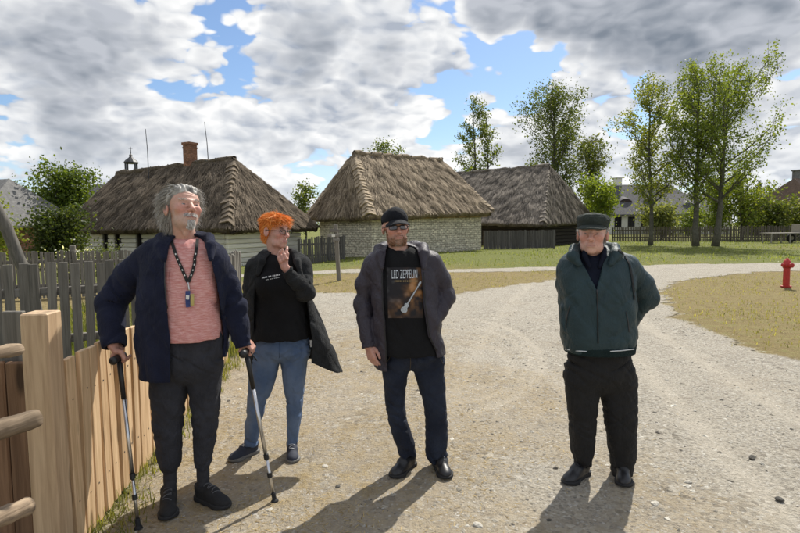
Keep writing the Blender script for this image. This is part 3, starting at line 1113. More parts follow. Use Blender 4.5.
# ---- plain far houses
def gable_house(name, label, C, ang, L, W, hw_, hr, mwall, mroof, hip=0.0, wins=(), chimneys=(), ovh=0.4, dormers=()):
    t = thing(name, label, 'house', C, ang)
    wl = MB()
    wl.box((0, 0, hw_ / 2), (L, W, hw_))
    if hip < 0.05:
        wl.add([(-L / 2 + .003, -W / 2, hw_), (-L / 2 + .003, W / 2, hw_), (-L / 2 + .003, 0, hr), (L / 2 - .003, -W / 2, hw_), (L / 2 - .003, W / 2, hw_), (L / 2 - .003, 0, hr)], [(0, 2, 1), (3, 4, 5)])
    wl.build('wall', mwall, t)
    rf = MB()
    o_ = ovh
    k = 0.25
    drop = o_ * (hr - hw_) / (W / 2)
    e = [(-L / 2 - o_, -W / 2 - o_, hw_ - drop), (L / 2 + o_, -W / 2 - o_, hw_ - drop), (L / 2 + o_, W / 2 + o_, hw_ - drop), (-L / 2 - o_, W / 2 + o_, hw_ - drop)]
    a = (-L / 2 - o_ + hip, 0, hr + .05)
    b = (L / 2 + o_ - hip, 0, hr + .05)
    up = lambda p: (p[0], p[1], p[2] + .14)
    vs_ = [up(q) for q in e] + [up(a), up(b)] + e + [a, b]
    fs_ = [(0, 1, 5, 4), (1, 2, 5), (2, 3, 4, 5), (3, 0, 4)]
    fs_ += [tuple(reversed([i + 6 for i in f])) for f in fs_[:4]]
    fs_ += [(6, 7, 1, 0), (7, 8, 2, 1), (8, 9, 3, 2), (9, 6, 0, 3)]
    rf.add(vs_, fs_)
    ro = rf.build('roof', mroof, t)
    for (x, z, w, h) in wins:
        window(t, Vector((x, -W / 2 - 0.03, z)), 0, w, h, M_WHITEWALL if mwall != M_WHITEWALL else M_DARKTRIM, M_PANE, depth=.1)
    for (x, y, z, s) in chimneys:
        c = MB()
        c.box((0, 0, 0), (s, s, 2.2))
        c.box((0, 0, 1.1), (s * 1.2, s * 1.2, .15))
        c.build('chimney', M_WHITEWALL if mwall == M_WHITEWALL else M_GREYTILE, ro, loc=(x, y, z))
    for (x, zz, w) in dormers:
        # low eyebrow dormer: a curved hood with a dark pane in its front
        dm = MB()
        yy = -W / 2 + (zz - hw_) / (hr - hw_) * W / 2
        n = 10
        pts_f, pts_b = [], []
        for i in range(n + 1):
            aa = math.pi * i / n
            xx = -math.cos(aa) * w / 2
            hh = math.sin(aa) ** 1.3 * 0.55
            pts_f.append((x + xx, yy - 0.55, zz - .35 + hh))
            pts_b.append((x + xx, yy + 1.2, zz + .35 + hh * .9))
        dm.add(pts_f + pts_b, [(i, i + 1, n + 1 + i + 1, n + 1 + i) for i in range(n)])
        dmo = dm.build('dormer', mroof, ro)
        pm = MB()
        pm.add([(p[0], p[1] + .03, p[2] - .02) for p in pts_f], [tuple(range(n + 1))])
        pm.build('pane', M_PANE, dmo)
    return t


mp = at(655, 230, 78)
gable_house('manor_house', 'white plastered house with dark grey eyebrow-dormer roof behind the slim aspens', Vector((at(640, 230, 80).x, 80, 0.05)), R(8), 15.5, 9, 3.1, 7.0, M_WHITEWALL, M_GREYROOF, hip=3.6, wins=((-6.2, 1.7, 1.0, 1.4), (-4.2, 1.7, 1.0, 1.4), (-2.2, 1.7, 1.0, 1.4), (0.4, 1.7, 1.0, 1.4), (3, 1.7, 1.0, 1.4), (5.5, 1.7, 1.0, 1.4)), chimneys=((-3.6, 0.3, 7.1, .9), (4.6, .3, 6.6, .8)), dormers=((-4.2, 4.8, 2.0), (-.6, 4.8, 2.0), (2.8, 4.8, 2.0)), ovh=.6)
gable_house('annex_house', 'lower white annex with grey hipped roof beside the white plastered house', Vector((at(697, 230, 74).x - 1.5, 74, 0.05)), R(-14), 9, 7, 2.9, 5.3, M_WHITEWALL, M_GREYROOF, hip=2.8, wins=((-3, 1.6, .9, 1.3), (0, 1.6, .9, 1.3), (3, 1.6, .9, 1.3)), dormers=((-.4, 4.0, 1.7),), ovh=.6)
gable_house('brown_roof_house', 'house with steep brown roof at the right edge behind the garden trees', Vector((at(800, 230, 62).x + 1.5, 62, 0.05)), R(24), 12, 9, 2.6, 6.2, M_LOG_DARK, M_BROWNROOF, hip=2.5, wins=((-4, 1.5, .9, 1.2), (-1, 1.5, .9, 1.2), (2, 1.5, .9, 1.2)), chimneys=((-2.8, .3, 6.2, .8),), ovh=.5)
gable_house('brick_cottage', 'red brick cottage with pale grey shingle roof and chimney at the left edge', Vector((at(2, 230, 37).x - 1.2, 37, -.3)), R(-20), 9, 7, 2.3, 5.0, M_BRICK, M_GREYTILE, hip=2.2, wins=((3.4, 1.2, .8, 1.1), (1.2, 1.2, .8, 1.1), (-1.2, 1.2, .8, 1.1)), chimneys=((-.2, .3, 4.9, .8),), ovh=.5)

# chapel with a small bell turret, its roof hidden behind the white cottage
tq = at(131.5, 171, 52)
chp = gable_house('chapel', 'chapel whose dark bell turret with cross rises behind the thatched cottage', Vector((tq.x, 52, -.3)), R(15), 8, 6, 3.2, tq.z + .3 - 1.5, M_LOG_DARK, M_GREYROOF, hip=1.0, ovh=.4)
chp['category'] = 'chapel'
tr = MB()
z0 = tq.z + .3 - .6
tr.box((0, 0, z0 - .75), (1.0, 1.0, 1.6))
for sx in (-1, 1):
    for sy in (-1, 1):
        tr.box((sx * .42, sy * .42, z0 + .75), (.14, .14, 1.1))
tr.box((0, 0, z0 + .15), (1.2, 1.2, .3))
tr.lathe([(.62, z0 + 1.3), (.66, z0 + 1.42), (.50, z0 + 1.62), (.22, z0 + 1.85), (.12, z0 + 2.0), (.16, z0 + 2.1), (.05, z0 + 2.25), (.03, z0 + 2.9)], n=12)
tr.box((0, 0, z0 + 2.75), (.36, .05, .05))
tr.build('bell_turret', M_METALDARK, chp)

# ================================================================== FENCES AND STREET FURNITURE
def board_mesh(name, w, t, h, mat, pointed=0.0, bevel=0.004):
    mb = MB()
    if pointed:
        hz_ = h - pointed
        vs_ = []
        for y in (-t / 2, t / 2):
            vs_ += [(-w / 2, y, 0), (w / 2, y, 0), (w / 2, y, hz_), (0, y, h), (-w / 2, y, hz_)]
        mb.add(vs_, [(0, 1, 2, 3, 4), (9, 8, 7, 6, 5), (1, 0, 5, 6), (2, 1, 6, 7), (3, 2, 7, 8), (4, 3, 8, 9), (0, 4, 9, 5)])
    else:
        mb.box((0, 0, h / 2), (w, t, h))
    return mb.mesh(name, mat, bevel=bevel)


def picket_fence(name, label, p0, p1, h, w, pitch, mat, mat_rail, rails=(.25, .8), post_every=2.2, thick=.025, jitter=.02, group=None, post_w=.1, post_h=None, wvar=0.12, hvar=0.03, lean=1.5, rail_side=1):
    p0, p1 = Vector((p0[0], p0[1], 0)), Vector((p1[0], p1[1], 0))
    L = (p1 - p0).length
    ang = math.atan2(p1.y - p0.y, p1.x - p0.x)
    z0 = float(gz(p0.x, p0.y))
    t = thing(name, label, 'fence', (p0.x, p0.y, z0), ang, group)
    d = (p1 - p0).normalized()
    mes = [board_mesh('picket', w * random.uniform(1 - wvar, 1 + wvar), thick, h * random.uniform(1 - hvar, 1 + hvar), mat, bevel=min(.004, thick * .2)) for _ in range(9)]
    n = int(L / pitch)
    dz = lambda s: float(gz(p0.x + d.x * s, p0.y + d.y * s)) - z0
    for i in range(n):
        s = (i + .5) * pitch + random.uniform(-1, 1) * pitch * jitter * 3
        o = obj('picket', random.choice(mes), t, (s, random.uniform(-.004, .004), dz(s) + 0.03 + random.uniform(-.012, .012)))
        o.rotation_euler = (R(random.gauss(0, lean * .5)), R(random.gauss(0, lean)), 0)
    for rz_ in rails:
        seg = max(1, round(L / post_every))
        for k in range(seg):
            s0, s1 = L * k / seg, L * (k + 1) / seg
            mb = MB()
            mb.box((0, 0, 0), (s1 - s0 - .01, .05, .085))
            o = mb.build('rail', mat_rail, t, loc=((s0 + s1) / 2, rail_side * (thick / 2 + .030), dz((s0 + s1) / 2) + h * rz_), bevel=.006)
    seg = max(1, round(L / post_every))
    ph = post_h or h * 1.02
    pm = board_mesh('post', post_w, post_w, ph, mat, bevel=.008)
    for k in range(seg + 1):
        s = min(max(L * k / seg, .06), L - .06)
        obj('post', pm, t, (s, rail_side * (thick / 2 + .060 + post_w / 2), dz(s) - .02))
    return t


# new pine fence on the left, close set upright boards
F0 = on_ground(79, 529)
F1 = on_ground(150, 449)
fence_x0 = -1.60
fz = lambda y: 0.0
pine = thing('board_fence', 'new pine board fence with square posts beside the man on crutches', 'fence', (fence_x0, 2.2, 0))
nb = 40
bm_ = [board_mesh('board', .086 * random.uniform(.9, 1.08), .026, .945 * random.uniform(.985, 1.012), M_NEWWOOD, bevel=.003) for _ in range(8)]
nm_ = MB()
nm_.lathe([(.0052, 0.0), (.0048, .0015), (.002, .002)], n=8)
NAIL = nm_.mesh('nail', M_METALDARK)
NAIL.transform(Matrix.Rotation(R(90), 4, 'X'))
yy = 2.50
i = 0
while yy < 6.15:
    w = .098
    xo = -(yy - 2.44) * 0.12
    o = obj('board', bm_[i % 8], pine, (xo + random.uniform(-.004, .004), yy - 2.2 + w / 2, .012 + random.uniform(-.008, .008)))
    o.rotation_euler = (R(random.gauss(0, .35)), R(random.gauss(0, .4)), R(90 + 6.8))
    for zr in (.22, .74):
        nl = obj('nail', NAIL, o, (random.uniform(-.012, .012), -.0135, zr + random.uniform(-.015, .015)))
    yy += .108 + random.uniform(-.006, .007)
    i += 1
for zr in (.22, .74):
    for k in range(2):
        mb = MB()
        mb.box((0, 0, 0), (1.80, .045, .09))
        mb.build('rail', M_NEWPOST, pine, loc=(-.045 - (0.98 + 1.81 * k) * 0.12, .30 + .92 + 1.81 * k, zr), rot=(0, 0, R(90 + 6.8)), bevel=.005)
pstm = board_mesh('post', .118, .118, 1.2, M_NEWPOST, bevel=.006)
o = obj('post', pstm, pine, (-.035, 2.40 - 2.2, 0))
o.rotation_euler = (0, 0, R(4))
for k in range(1, 3):
    o = obj('post', board_mesh('post', .11, .11, 1.0, M_NEWPOST, bevel=.006), pine, (-.14 - k * .22, .30 + 1.83 * k, 0))
# stretch of the same fence on the near side of the post: rough bark slabs behind round rails
near_f = thing('log_rail_fence', 'rough round log rails and bark slabs at the left edge, by the big pine post', 'fence', (-1.735, 2.25, 0))


def log_mesh(name, pts, rad, seed, mat, n=14):
    mb = MB()
    pts = [Vector(p) for p in pts]
    m_ = 14
    P, Rr = [], []
    for i in range(m_ + 1):
        t = i / m_ * (len(pts) - 1)
        k = min(int(t), len(pts) - 2)
        P.append(pts[k].lerp(pts[k + 1], t - k))
        Rr.append(rad * (1 + .07 * math.sin(i * 1.9 + seed) + .04 * math.sin(i * 4.1 + seed)))
    mb.tube(P, Rr, n)
    v = np.array(mb.v)
    c = v.mean(0)
    me = mb.mesh(name, mat, smooth=True)
    off = fbm(v * np.array([9, 30, 30]), 3, seed) * rad * .16
    for k, vv in enumerate(me.vertices):
        vv.co += Vector((off[k], off[k] * .7, -off[k]))
    return me


def log_at(u0, v0, y0, u1, v1, y1, r, seed, name='rail'):
    a, b = at(u0, v0, y0), at(u1, v1, y1)
    d_ = (b - a)
    L_ = d_.length
    me = log_mesh(name, [(0, 0, 0), (L_ * .5, .008, .012), (L_, 0, 0)], r, seed, M_BARKLOG)
    q = d_.to_track_quat('X', 'Z')
    o = obj(name, me, near_f, a - Vector((-1.735, 2.25, 0)))
    o.rotation_euler = q.to_euler()
    return o


log_at(-70, 372, 1.80, 20, 349, 2.16, .025, 3)
log_at(-80, 462, 1.70, 36, 418, 2.10, .037, 8)
log_at(-70, 555, 1.72, 28, 506, 2.10, .036, 12)
M_SLAB = m_wood('brown_slab', (0.10, 0.052, 0.028), (0.30, 0.175, 0.10), 'Z', 0.85, 0.7, 0.8, 0.3, True)
sl = [board_mesh('slab', .088 * random.uniform(.9, 1.1), .03, .96 * random.uniform(.97, 1.03), M_SLAB, bevel=.008) for _ in range(4)]
for k in range(6):
    o = obj('slab', sl[k % 4], near_f, (-.005 - .095 * k + random.uniform(-.006, .006), .235 + .01 * random.random(), 0))
    o.rotation_euler = (R(random.gauss(0, .8)), R(random.gauss(0, .8)), R(random.gauss(2, 2)))
o = obj('slab', board_mesh('slab', .085, .03, 1.15, M_NEWPOST, bevel=.004), near_f, (-.03, .30, 0))
o = obj('slab', board_mesh('slab', .10, .03, 1.18, M_GREYWOOD, bevel=.004), near_f, (-.14, .31, 0))

# old grey picket fences behind it
picket_fence('picket_fence', 'weathered grey picket fence just behind the new pine boards', (-5.6, 4.6), (-2.14, 6.35), 1.17, .092, .116, M_GREYWOOD, M_GREYWOOD_X, rails=(.34, .78), thick=.022, hvar=.018, lean=.7, wvar=.12)
picket_fence('picket_fence', 'grey picket fence receding between the red-haired woman and the man on crutches', (-2.14, 6.40), (-2.85, 9.5), 1.15, .085, .12, M_GREYWOOD, M_GREYWOOD_X, rails=(.3, .78), lean=1.0)
pa, pb = at(-40, 260, 12.2), at(172, 260, 13.6)
picket_fence('picket_fence', 'low close grey picket fence in front of the whitewashed cottage', (pa.x, pa.y), (pb.x, pb.y), 1.12, .062, .083, M_GREYWOOD, M_GREYWOOD_X, rails=(.28, .8), lean=.8, post_w=.12, post_h=1.3)
pa, pb = at(299, 250, 25.4), at(346, 250, 26.9)
picket_fence('picket_fence', 'dark upright-stake fence between the cottage and the stone barn', (pa.x, pa.y), (pb.x, pb.y), 1.22, .075, .10, M_DARKFENCE, M_DARKFENCE, rails=(.3, .75), lean=1.5, hvar=.07)
pa, pb = at(484, 250, 33.5), at(556, 250, 34.2)
picket_fence('picket_fence', 'grey close-board fence in front of the dark timber barn', (pa.x, pa.y), (pb.x, pb.y), 1.14, .095, .102, M_DARKFENCE, M_DARKFENCE, rails=(.3, .75), lean=.6, hvar=.02)
pa, pb = at(612, 240, 46.0), at(830, 240, 41.5)
picket_fence('picket_fence', 'long brown picket fence behind the three tall aspens', (pa.x, pa.y), (pb.x, pb.y), 1.2, .085, .125, M_FARFENCE, M_FARFENCE, rails=(.3, .8), lean=.7, hvar=.04)

# leaning grey pole behind the pickets
lp0, lp1 = at(30, 285, 6.6), at(-14, 188, 6.3)
pole = log_mesh('leaning_pole', [lp0 - lp0, (lp1 - lp0) * .5 + Vector((.03, 0, 0)), lp1 - lp0], .062, 5, M_GREYWOOD, 12)
base = Vector((lp0.x + (lp0 - lp1).x * .75, lp0.y, 0))
pole_o = obj('leaning_pole', log_mesh('leaning_pole', [Vector((0, 0, -.05)), (lp0 - base) * .55 + Vector((0, 0, 0)), (lp0 - base), (lp1 - base) * .55 + (lp0 - base) * .45 + Vector((.03, 0, 0)), (lp1 - base)], .066, 5, M_GREYWOOD, 12), None, base)
tag(pole_o, 'thick grey wooden pole leaning to the left behind the picket fence', 'pole')

# signpost
sp_ = on_ground(339, 281)
sg = thing('signpost', 'small wooden signpost with little boards on the grass left of the stone barn', 'signpost', sp_)
mb = MB()
mb.box((0, 0, .84), (.115, .115, 1.70))
mb.build('post', M_GREYWOOD, sg, bevel=.012, rot=(0, R(-2.5), 0))
for (z, w, x, tilt) in ((1.50, .26, -.09, 3), (1.36, .34, -.13, -2), (1.22, .20, -.05, 2)):
    mb = MB()
    mb.box((0, 0, 0), (w, .03, .085))
    mb.build('sign_board', M_GREYWOOD_X, sg, loc=(x, -.078, z), rot=(0, R(tilt), R(6)), bevel=.004)
mb = MB()
mb.box((0, 0, 0), (.10, .006, .07))
mb.build('notice', M_WHITEWALL, sg, loc=(-.13, -.098, 1.35), rot=(0, R(-2), R(6)))

# lightning rods behind the cottage roof
for (u0, v0, u1, v1, lab) in ((148.5, 172, 145.5, 129, 'thin lightning rod above the cottage ridge, left of the chimney'), (208.5, 164, 204.5, 122, 'thin lightning rod above the cottage ridge, right of the chimney')):
    a, b = at(u0, v0, 30.5), at(u1, v1, 30.5)
    g0 = Vector((a.x + .1, 30.5, float(gz(a.x, 30.5)) - .05))
    mb = MB()
    mb.tube([Vector((0, 0, 0)), a - g0, (a - g0).lerp(b - g0, .5) + Vector((.03, 0, 0)), b - g0], [.035, .026, .022, .016], 6)
    ob_ = mb.build('lightning_rod', M_METALDARK, None, loc=g0)
    tag(ob_, lab, 'rod', 'lightning rods behind the cottage')

# hydrant
hy = on_ground(786, 287)
M_RED = m_plain('red_paint', (0.42, 0.022, 0.018), 0.42, 0.22, 14, 0.15)
M_CONC = m_plain('pale_concrete', (0.31, 0.27, 0.19), 0.95, 0.2, 9, 0.4)
hyd = thing('fire_hydrant', 'red pillar fire hydrant on the dry grass at the right', 'hydrant', hy)
mb = MB()
mb.lathe([(.115, 0.0), (.115, .03), (.072, .035), (.070, .45), (.085, .455), (.085, .475)], n=20)
mb.build('column', M_RED, hyd, smooth=False)
mb = MB()
mb.lathe([(.075, .475), (.094, .49), (.098, .53), (.092, .58), (.072, .63), (.045, .665), (.028, .67), (.028, .70), (.012, .705)], n=20)
cap = mb.build('cap', M_RED, hyd, smooth=True)
for sgn in (-1, 1):
    mb = MB()
    mb.lathe([(.036, 0), (.036, .03), (.044, .033), (.044, .055), (.025, .06)], n=14)
    mb.build('outlet', M_RED, hyd, loc=(sgn * .078, -.02, .535), rot=(0, R(90 * sgn), 0))
mb = MB()
mb.lathe([(.046, 0), (.046, .05), (.056, .055), (.056, .09), (.03, .095)], n=14)
mb.build('outlet', M_RED, hyd, loc=(0, -.078, .535), rot=(R(90), 0, 0))
# flat cart by the far fence at the right edge
cq = on_ground(783, 243)
cart = thing('flat_cart', 'flat wooden cart with dark rubber wheel by the far fence at the right edge', 'cart', cq, R(6))
M_CARTWOOD = m_wood('cart_plank', (0.22, 0.2, 0.17), (0.42, 0.39, 0.34), 'X', .85, .6, .4, .15, False)
for k in range(5):
    mb = MB()
    mb.box((0, 0, 0), (4.0, .20, .05))
    mb.build('plank', M_CARTWOOD, cart, loc=(.55, -.45 + .225 * k, .74), bevel=.006)
for (x, y) in ((-1.3, -.4), (-1.3, .4), (.2, -.4), (.2, .4)):
    mb = MB()
    mb.box((0, 0, 0), (.07, .07, .72))
    mb.build('leg', M_CARTWOOD, cart, loc=(x, y, .353))
mb = MB()
mb.box((0, 0, 0), (.06, 1.1, .62))
mb.build('head_board', M_CARTWOOD, cart, loc=(1.15, 0, 1.08), bevel=.01)
M_RUBBER = m_plain('black_rubber', (0.015, 0.015, 0.016), 0.8, .2, 20)
for y in (-.62, .62):
    mb = MB()
    mb.lathe([(.12, -.08), (.30, -.09), (.345, -.05), (.345, .05), (.30, .09), (.12, .08)], n=24)
    wh = mb.build('wheel', M_RUBBER, cart, loc=(1.2, y, .345), rot=(R(90), 0, 0), smooth=False)
    mb = MB()
    mb.lathe([(.03, -.10), (.11, -.1), (.15, -.085), (.15, .085), (.11, .1), (.03, .1)], n=16)
    mb.build('hub', M_CARTWOOD, wh)

# ================================================================== TREES AND PLANTS
def leaf_mat(name, trans=0.45):
    m = bpy.data.materials.new(name)
    m.use_nodes = True
    nt = NT(m.node_tree)
    nt.n.clear()
    out = nt.node('ShaderNodeOutputMaterial')
    a = nt.node('ShaderNodeAttribute', attribute_name='Col')
    b = nt.node('ShaderNodeBsdfPrincipled')
    nt.set(b.inputs['Base Color'], a.outputs['Color'])
    b.inputs['Roughness'].default_value = 0.5
    b.inputs['Specular IOR Level'].default_value = 0.25
    t = nt.node('ShaderNodeBsdfTranslucent')
    nt.set(t.inputs['Color'], nt.mix(1.0, a.outputs['Color'], (1.6, 1.5, 0.6), 'MULTIPLY'))
    mx = nt.node('ShaderNodeMixShader')
    mx.inputs[0].default_value = trans
    nt.l.new(b.outputs[0], mx.inputs[1])
    nt.l.new(t.outputs[0], mx.inputs[2])
    nt.l.new(mx.outputs[0], out.inputs['Surface'])
    return m


M_LEAF = leaf_mat('leaf')
M_BARK = m_plain('tree_bark', (0.085, 0.075, 0.06), 0.95, 0.35, 7, 0.8, bdist=0.03)
M_BARKPALE = m_plain('aspen_bark', (0.10, 0.095, 0.075), 0.95, 0.4, 6, 0.8, bdist=0.03)


def leaves_mesh(centres, spread, n_per, size, col_a, col_b, seed, flat=0.0):
    r_ = np.random.default_rng(seed)
    C = np.asarray(centres, float)
    sp = np.asarray(spread, float)
    if sp.ndim == 0:
        sp = np.full(len(C), float(sp))
    rep = np.repeat(np.arange(len(C)), n_per)
    P = C[rep] + r_.normal(0, 1, (len(rep), 3)) * (sp[rep] * 0.5)[:, None] * np.array([1, 1, .8])
    N = len(P)
    a = r_.normal(0, 1, (N, 3))
    a /= np.linalg.norm(a, axis=1)[:, None]
    b = np.cross(a, r_.normal(0, 1, (N, 3)))
    b /= np.linalg.norm(b, axis=1)[:, None]
    s = size * r_.uniform(.6, 1.35, N)[:, None]
    V = np.stack([P - a * s * .55, P + b * s * .36, P + a * s * .55, P - b * s * .36], 1).reshape(-1, 3)
    k = np.clip(r_.normal(.5, .28, N) + (vnoise(C * .9, seed)[rep]) * .25, 0, 1)[:, None]
    col = np.array(col_a) * (1 - k) + np.array(col_b) * k
    return V, np.arange(N * 4).reshape(N, 4), np.repeat(col, 4, 0)


def tree(name, label, base, height, crown_w, seed, leaf_n, leaf_s, col_a, col_b, trunk_r=.16, bare=.2, lean=(0, 0), shape='aspen', limbs=26, group=None, stems=1, bark=None, clump=.55, up=.75):
    """tapered trunk, limbs that fork twice, leaves in clumps along the outer twigs"""
    rr = random.Random(seed)
    base = Vector(base)
    t = thing(name, label, 'tree', base, 0, group)
    wood = MB()
    tips = []
    for st in range(stems):
        dx0 = (st - (stems - 1) / 2) * .35
        hgt = height * (1 - .08 * st)
        pts = []
        n = 12
        ox, oy = 0.0, 0.0
        for i in range(n + 1):
            f = i / n
            ox += rr.uniform(-1, 1) * height * .008
            oy += rr.uniform(-1, 1) * height * .008
            pts.append(Vector((dx0 + dx0 * f * 3 + ox + lean[0] * f * height, oy + lean[1] * f * height, f * hgt)))
        rads = [trunk_r * (1.25 if i == 0 else 1) * (1 - .93 * (i / n) ** .9) + .012 for i in range(n + 1)]
        wood.tube(pts, rads, 9)

        def point(f):
            q = f * n
            k = min(int(q), n - 1)
            return pts[k].lerp(pts[k + 1], q - k), rads[k]
        nl = limbs // stems
        for k in range(nl):
            f = bare + (1 - bare) * ((k + rr.random()) / nl) ** 1.12
            p, r0 = point(min(f, .985))
            az = rr.random() * 2 * math.pi
            g = (f - bare) / (1 - bare)
            if shape == 'aspen':
                prof = (0.50 + 0.70 * math.sin(math.pi * min(1, g * .85 + .10)) ** .8) * (1 - .40 * g * g)
            elif shape == 'poplar':
                prof = .35 + .65 * math.sin(math.pi * (g * .85 + .12))
            else:
                prof = math.sin(math.pi * (g * .80 + .18)) ** .6
            L = crown_w * .5 * prof * rr.uniform(.55, 1.15)
            d = Vector((math.cos(az), math.sin(az), up * rr.uniform(.5, 1.3) + g * .5)).normalized()
            bend = Vector((rr.uniform(-.3, .3), rr.uniform(-.3, .3), .25))
            lp = [p]
            m_ = 4
            for j in range(m_):
                d = (d + bend * .22 + Vector((rr.uniform(-.15, .15), rr.uniform(-.15, .15), rr.uniform(-.12, .12)))).normalized()
                lp.append(lp[-1] + d * L / m_)
            rb = max(.012, min(r0 * .5, .02 + L * .018))
            wood.tube(lp, [rb * (1 - .8 * j / m_) + .006 for j in range(m_ + 1)], 5, cap=False)
            for j in range(1, m_ + 1):
                tips.append((lp[j], L * .6))
                ns = 2 if j < m_ else 3
                for _ in range(ns):
                    dd = (d + Vector((rr.uniform(-1, 1), rr.uniform(-1, 1), rr.uniform(-.5, .8))) * .9).normalized()
                    ll = L * rr.uniform(.16, .42)
                    q1 = lp[j] + dd * ll * .5
                    q2 = q1 + (dd + Vector((0, 0, .25))).normalized() * ll * .5
                    wood.tube([lp[j], q1, q2], [.012, .009, .005], 4, cap=False)
                    tips.append((q1, L))
                    tips.append((q2, L * 1.1))
        tips.append((pts[-1], .8))
    wood.build('trunk', bark or M_BARK, t, smooth=True)
    C = np.array([p for p, w in tips])
    keep = np.random.default_rng(seed).random(len(C)) < .86
    C = C[keep]
    sp = np.random.default_rng(seed + 1).uniform(.6, 1.4, len(C)) * clump
    wt = np.array([w for p_, w in tips])[keep] ** .8 * np.random.default_rng(seed + 3).choice([.25, .8, 1.2, 1.7], len(C))
    per = np.random.default_rng(seed + 2).poisson(leaf_n * wt / wt.sum())
    V, F, col = leaves_mesh(C, sp, per, leaf_s, col_a, col_b, seed)
    cr = obj('crown', np_mesh('crown', V, F, M_LEAF, False, col), t)
    return t


def gpos(u, Y):
    p = at(u, 240, Y)
    return Vector((p.x, Y, float(gz(p.x, Y)) - .03))


GA, GB = (0.085, 0.13, 0.022), (0.225, 0.275, 0.06)
# the three aspens on the right
tree('aspen_tree', 'slim aspen, leftmost of the three tall trees at the right', gpos(650, 38), 10.3, 6.2, 101, 10500, .135, GA, (0.27, 0.285, 0.055), .15, .24, (0.004, 0), limbs=26, bark=M_BARKPALE, clump=.52)
tree('aspen_tree', 'tall straight aspen, middle of the three tall trees at the right', gpos(697, 36), 11.3, 6.0, 102, 10500, .135, GA, GB, .20, .22, (0.0, 0), limbs=30, bark=M_BARKPALE, clump=.52)
tree('aspen_tree', 'tall wide-leaning aspen, rightmost of the three tall trees at the right', gpos(717, 35.5), 10.6, 8.2, 113, 11500, .135, GA, GB, .20, .25, (0.040, 0), limbs=32, bark=M_BARKPALE, clump=.52)
# poplars behind the barns
DA, DB = (0.065, 0.10, 0.026), (0.18, 0.215, 0.06)
tree('poplar_tree', 'sparse upright poplar behind the ridge of the timber barn', gpos(481, 60), 14.6, 4.6, 201, 5200, .22, DA, DB, .2, .2, (-0.01, 0), 'poplar', 26, clump=.62, up=1.3, stems=2)
tree('poplar_tree', 'tall bushy poplar above the timber barn roof', gpos(556, 52), 13.4, 8.4, 202, 15000, .175, DA, (0.15, 0.175, 0.045), .26, .12, (-0.015, 0), 'poplar', 46, clump=.85, up=1.15)
tree('poplar_tree', 'smaller yellow-green poplar right of the tall bushy poplar', gpos(588, 54), 9.4, 5.2, 203, 5200, .20, DA, (0.19, 0.20, 0.05), .16, .12, (0, 0), 'poplar', 26, clump=.8, up=.9)
BR_A, BR_B = (0.10, 0.155, 0.02), (0.24, 0.30, 0.05)
tree('broadleaf_tree', 'bright green young tree behind the old man in the green jacket', gpos(597, 44), 4.6, 4.2, 204, 5200, .19, BR_A, BR_B, .1, .06, (0, 0), 'round', 26, clump=.7)
# behind and around the aspens
for (u, Y, h, w, sd, lab, ca, cb) in (
        (742, 47, 5.2, 5.4, 301, 'leafy yellow-green tree between the aspens and the far fence', BR_A, (0.21, 0.24, 0.05)),
        (715, 50, 4.6, 4.4, 302, 'round green tree behind the two right-hand aspen trunks', GA, GB),
        (662, 50, 2.3, 4.0, 303, 'low pale shrub in front of the white plastered house', (0.12, 0.15, 0.05), (0.26, 0.28, 0.11)),
        (776, 47, 2.5, 4.6, 304, 'spreading low garden tree by the far fence, left of the cart', DA, (0.17, 0.19, 0.05)),
        (800, 48, 2.5, 4.4, 305, 'garden tree at the right edge under the brown roof', DA, (0.19, 0.21, 0.06)),
        (690, 64, 2.4, 3.6, 306, 'rounded shrub at the corner of the white annex', GA, GB)):
    tree('broadleaf_tree', lab, gpos(u, Y), h, w, sd, 3600, .21, ca, cb, .1, .05, (0, 0), 'round', 24, clump=.8)
# left side
tree('broadleaf_tree', 'large round green tree left of the whitewashed cottage', gpos(68, 40), 5.1, 5.2, 401, 11000, .20, (0.05, 0.085, 0.015), (0.15, 0.20, 0.035), .2, .06, (0, 0), 'round', 44, clump=.95)
tree('broadleaf_tree', 'lower dark green bush in front of the round tree, by the cottage end', gpos(58, 25), 2.2, 2.7, 402, 8000, .13, (0.03, 0.05, 0.014), (0.095, 0.12, 0.03), .09, .03, (0, 0), 'round', 36, clump=.6)
tree('broadleaf_tree', 'green tree behind the brick cottage roof', gpos(24, 56), 5.4, 4.6, 403, 5200, .22, (0.05, 0.085, 0.015), (0.16, 0.21, 0.04), .18, .08, (0, 0), 'round', 30, clump=.95)
tree('broadleaf_tree', 'yellow-green tree at the left edge in front of the brick cottage', gpos(-14, 21), 2.9, 1.7, 404, 6200, .12, BR_A, (0.25, 0.27, 0.05), .1, .1, (0, 0), 'round', 30, clump=.55)
tree('broadleaf_tree', 'small tree top showing between the cottage and the stone barn', gpos(306, 52), 5.3, 3.2, 405, 2600, .2, DA, DB, .12, .2, (0, 0), 'round', 20, clump=.7)
tree('broadleaf_tree', 'tree top showing just above the ridge of the stone barn', gpos(384, 56), 9.8, 4.4, 406, 3400, .2, DA, DB, .14, .3, (0, 0), 'round', 22, clump=.7)
tree('broadleaf_tree', 'green tree top between the stone barn and the timber barn ridge', gpos(466, 58), 6.9, 3.6, 407, 3000, .22, BR_A, BR_B, .14, .2, (0, 0), 'round', 20, clump=.8)


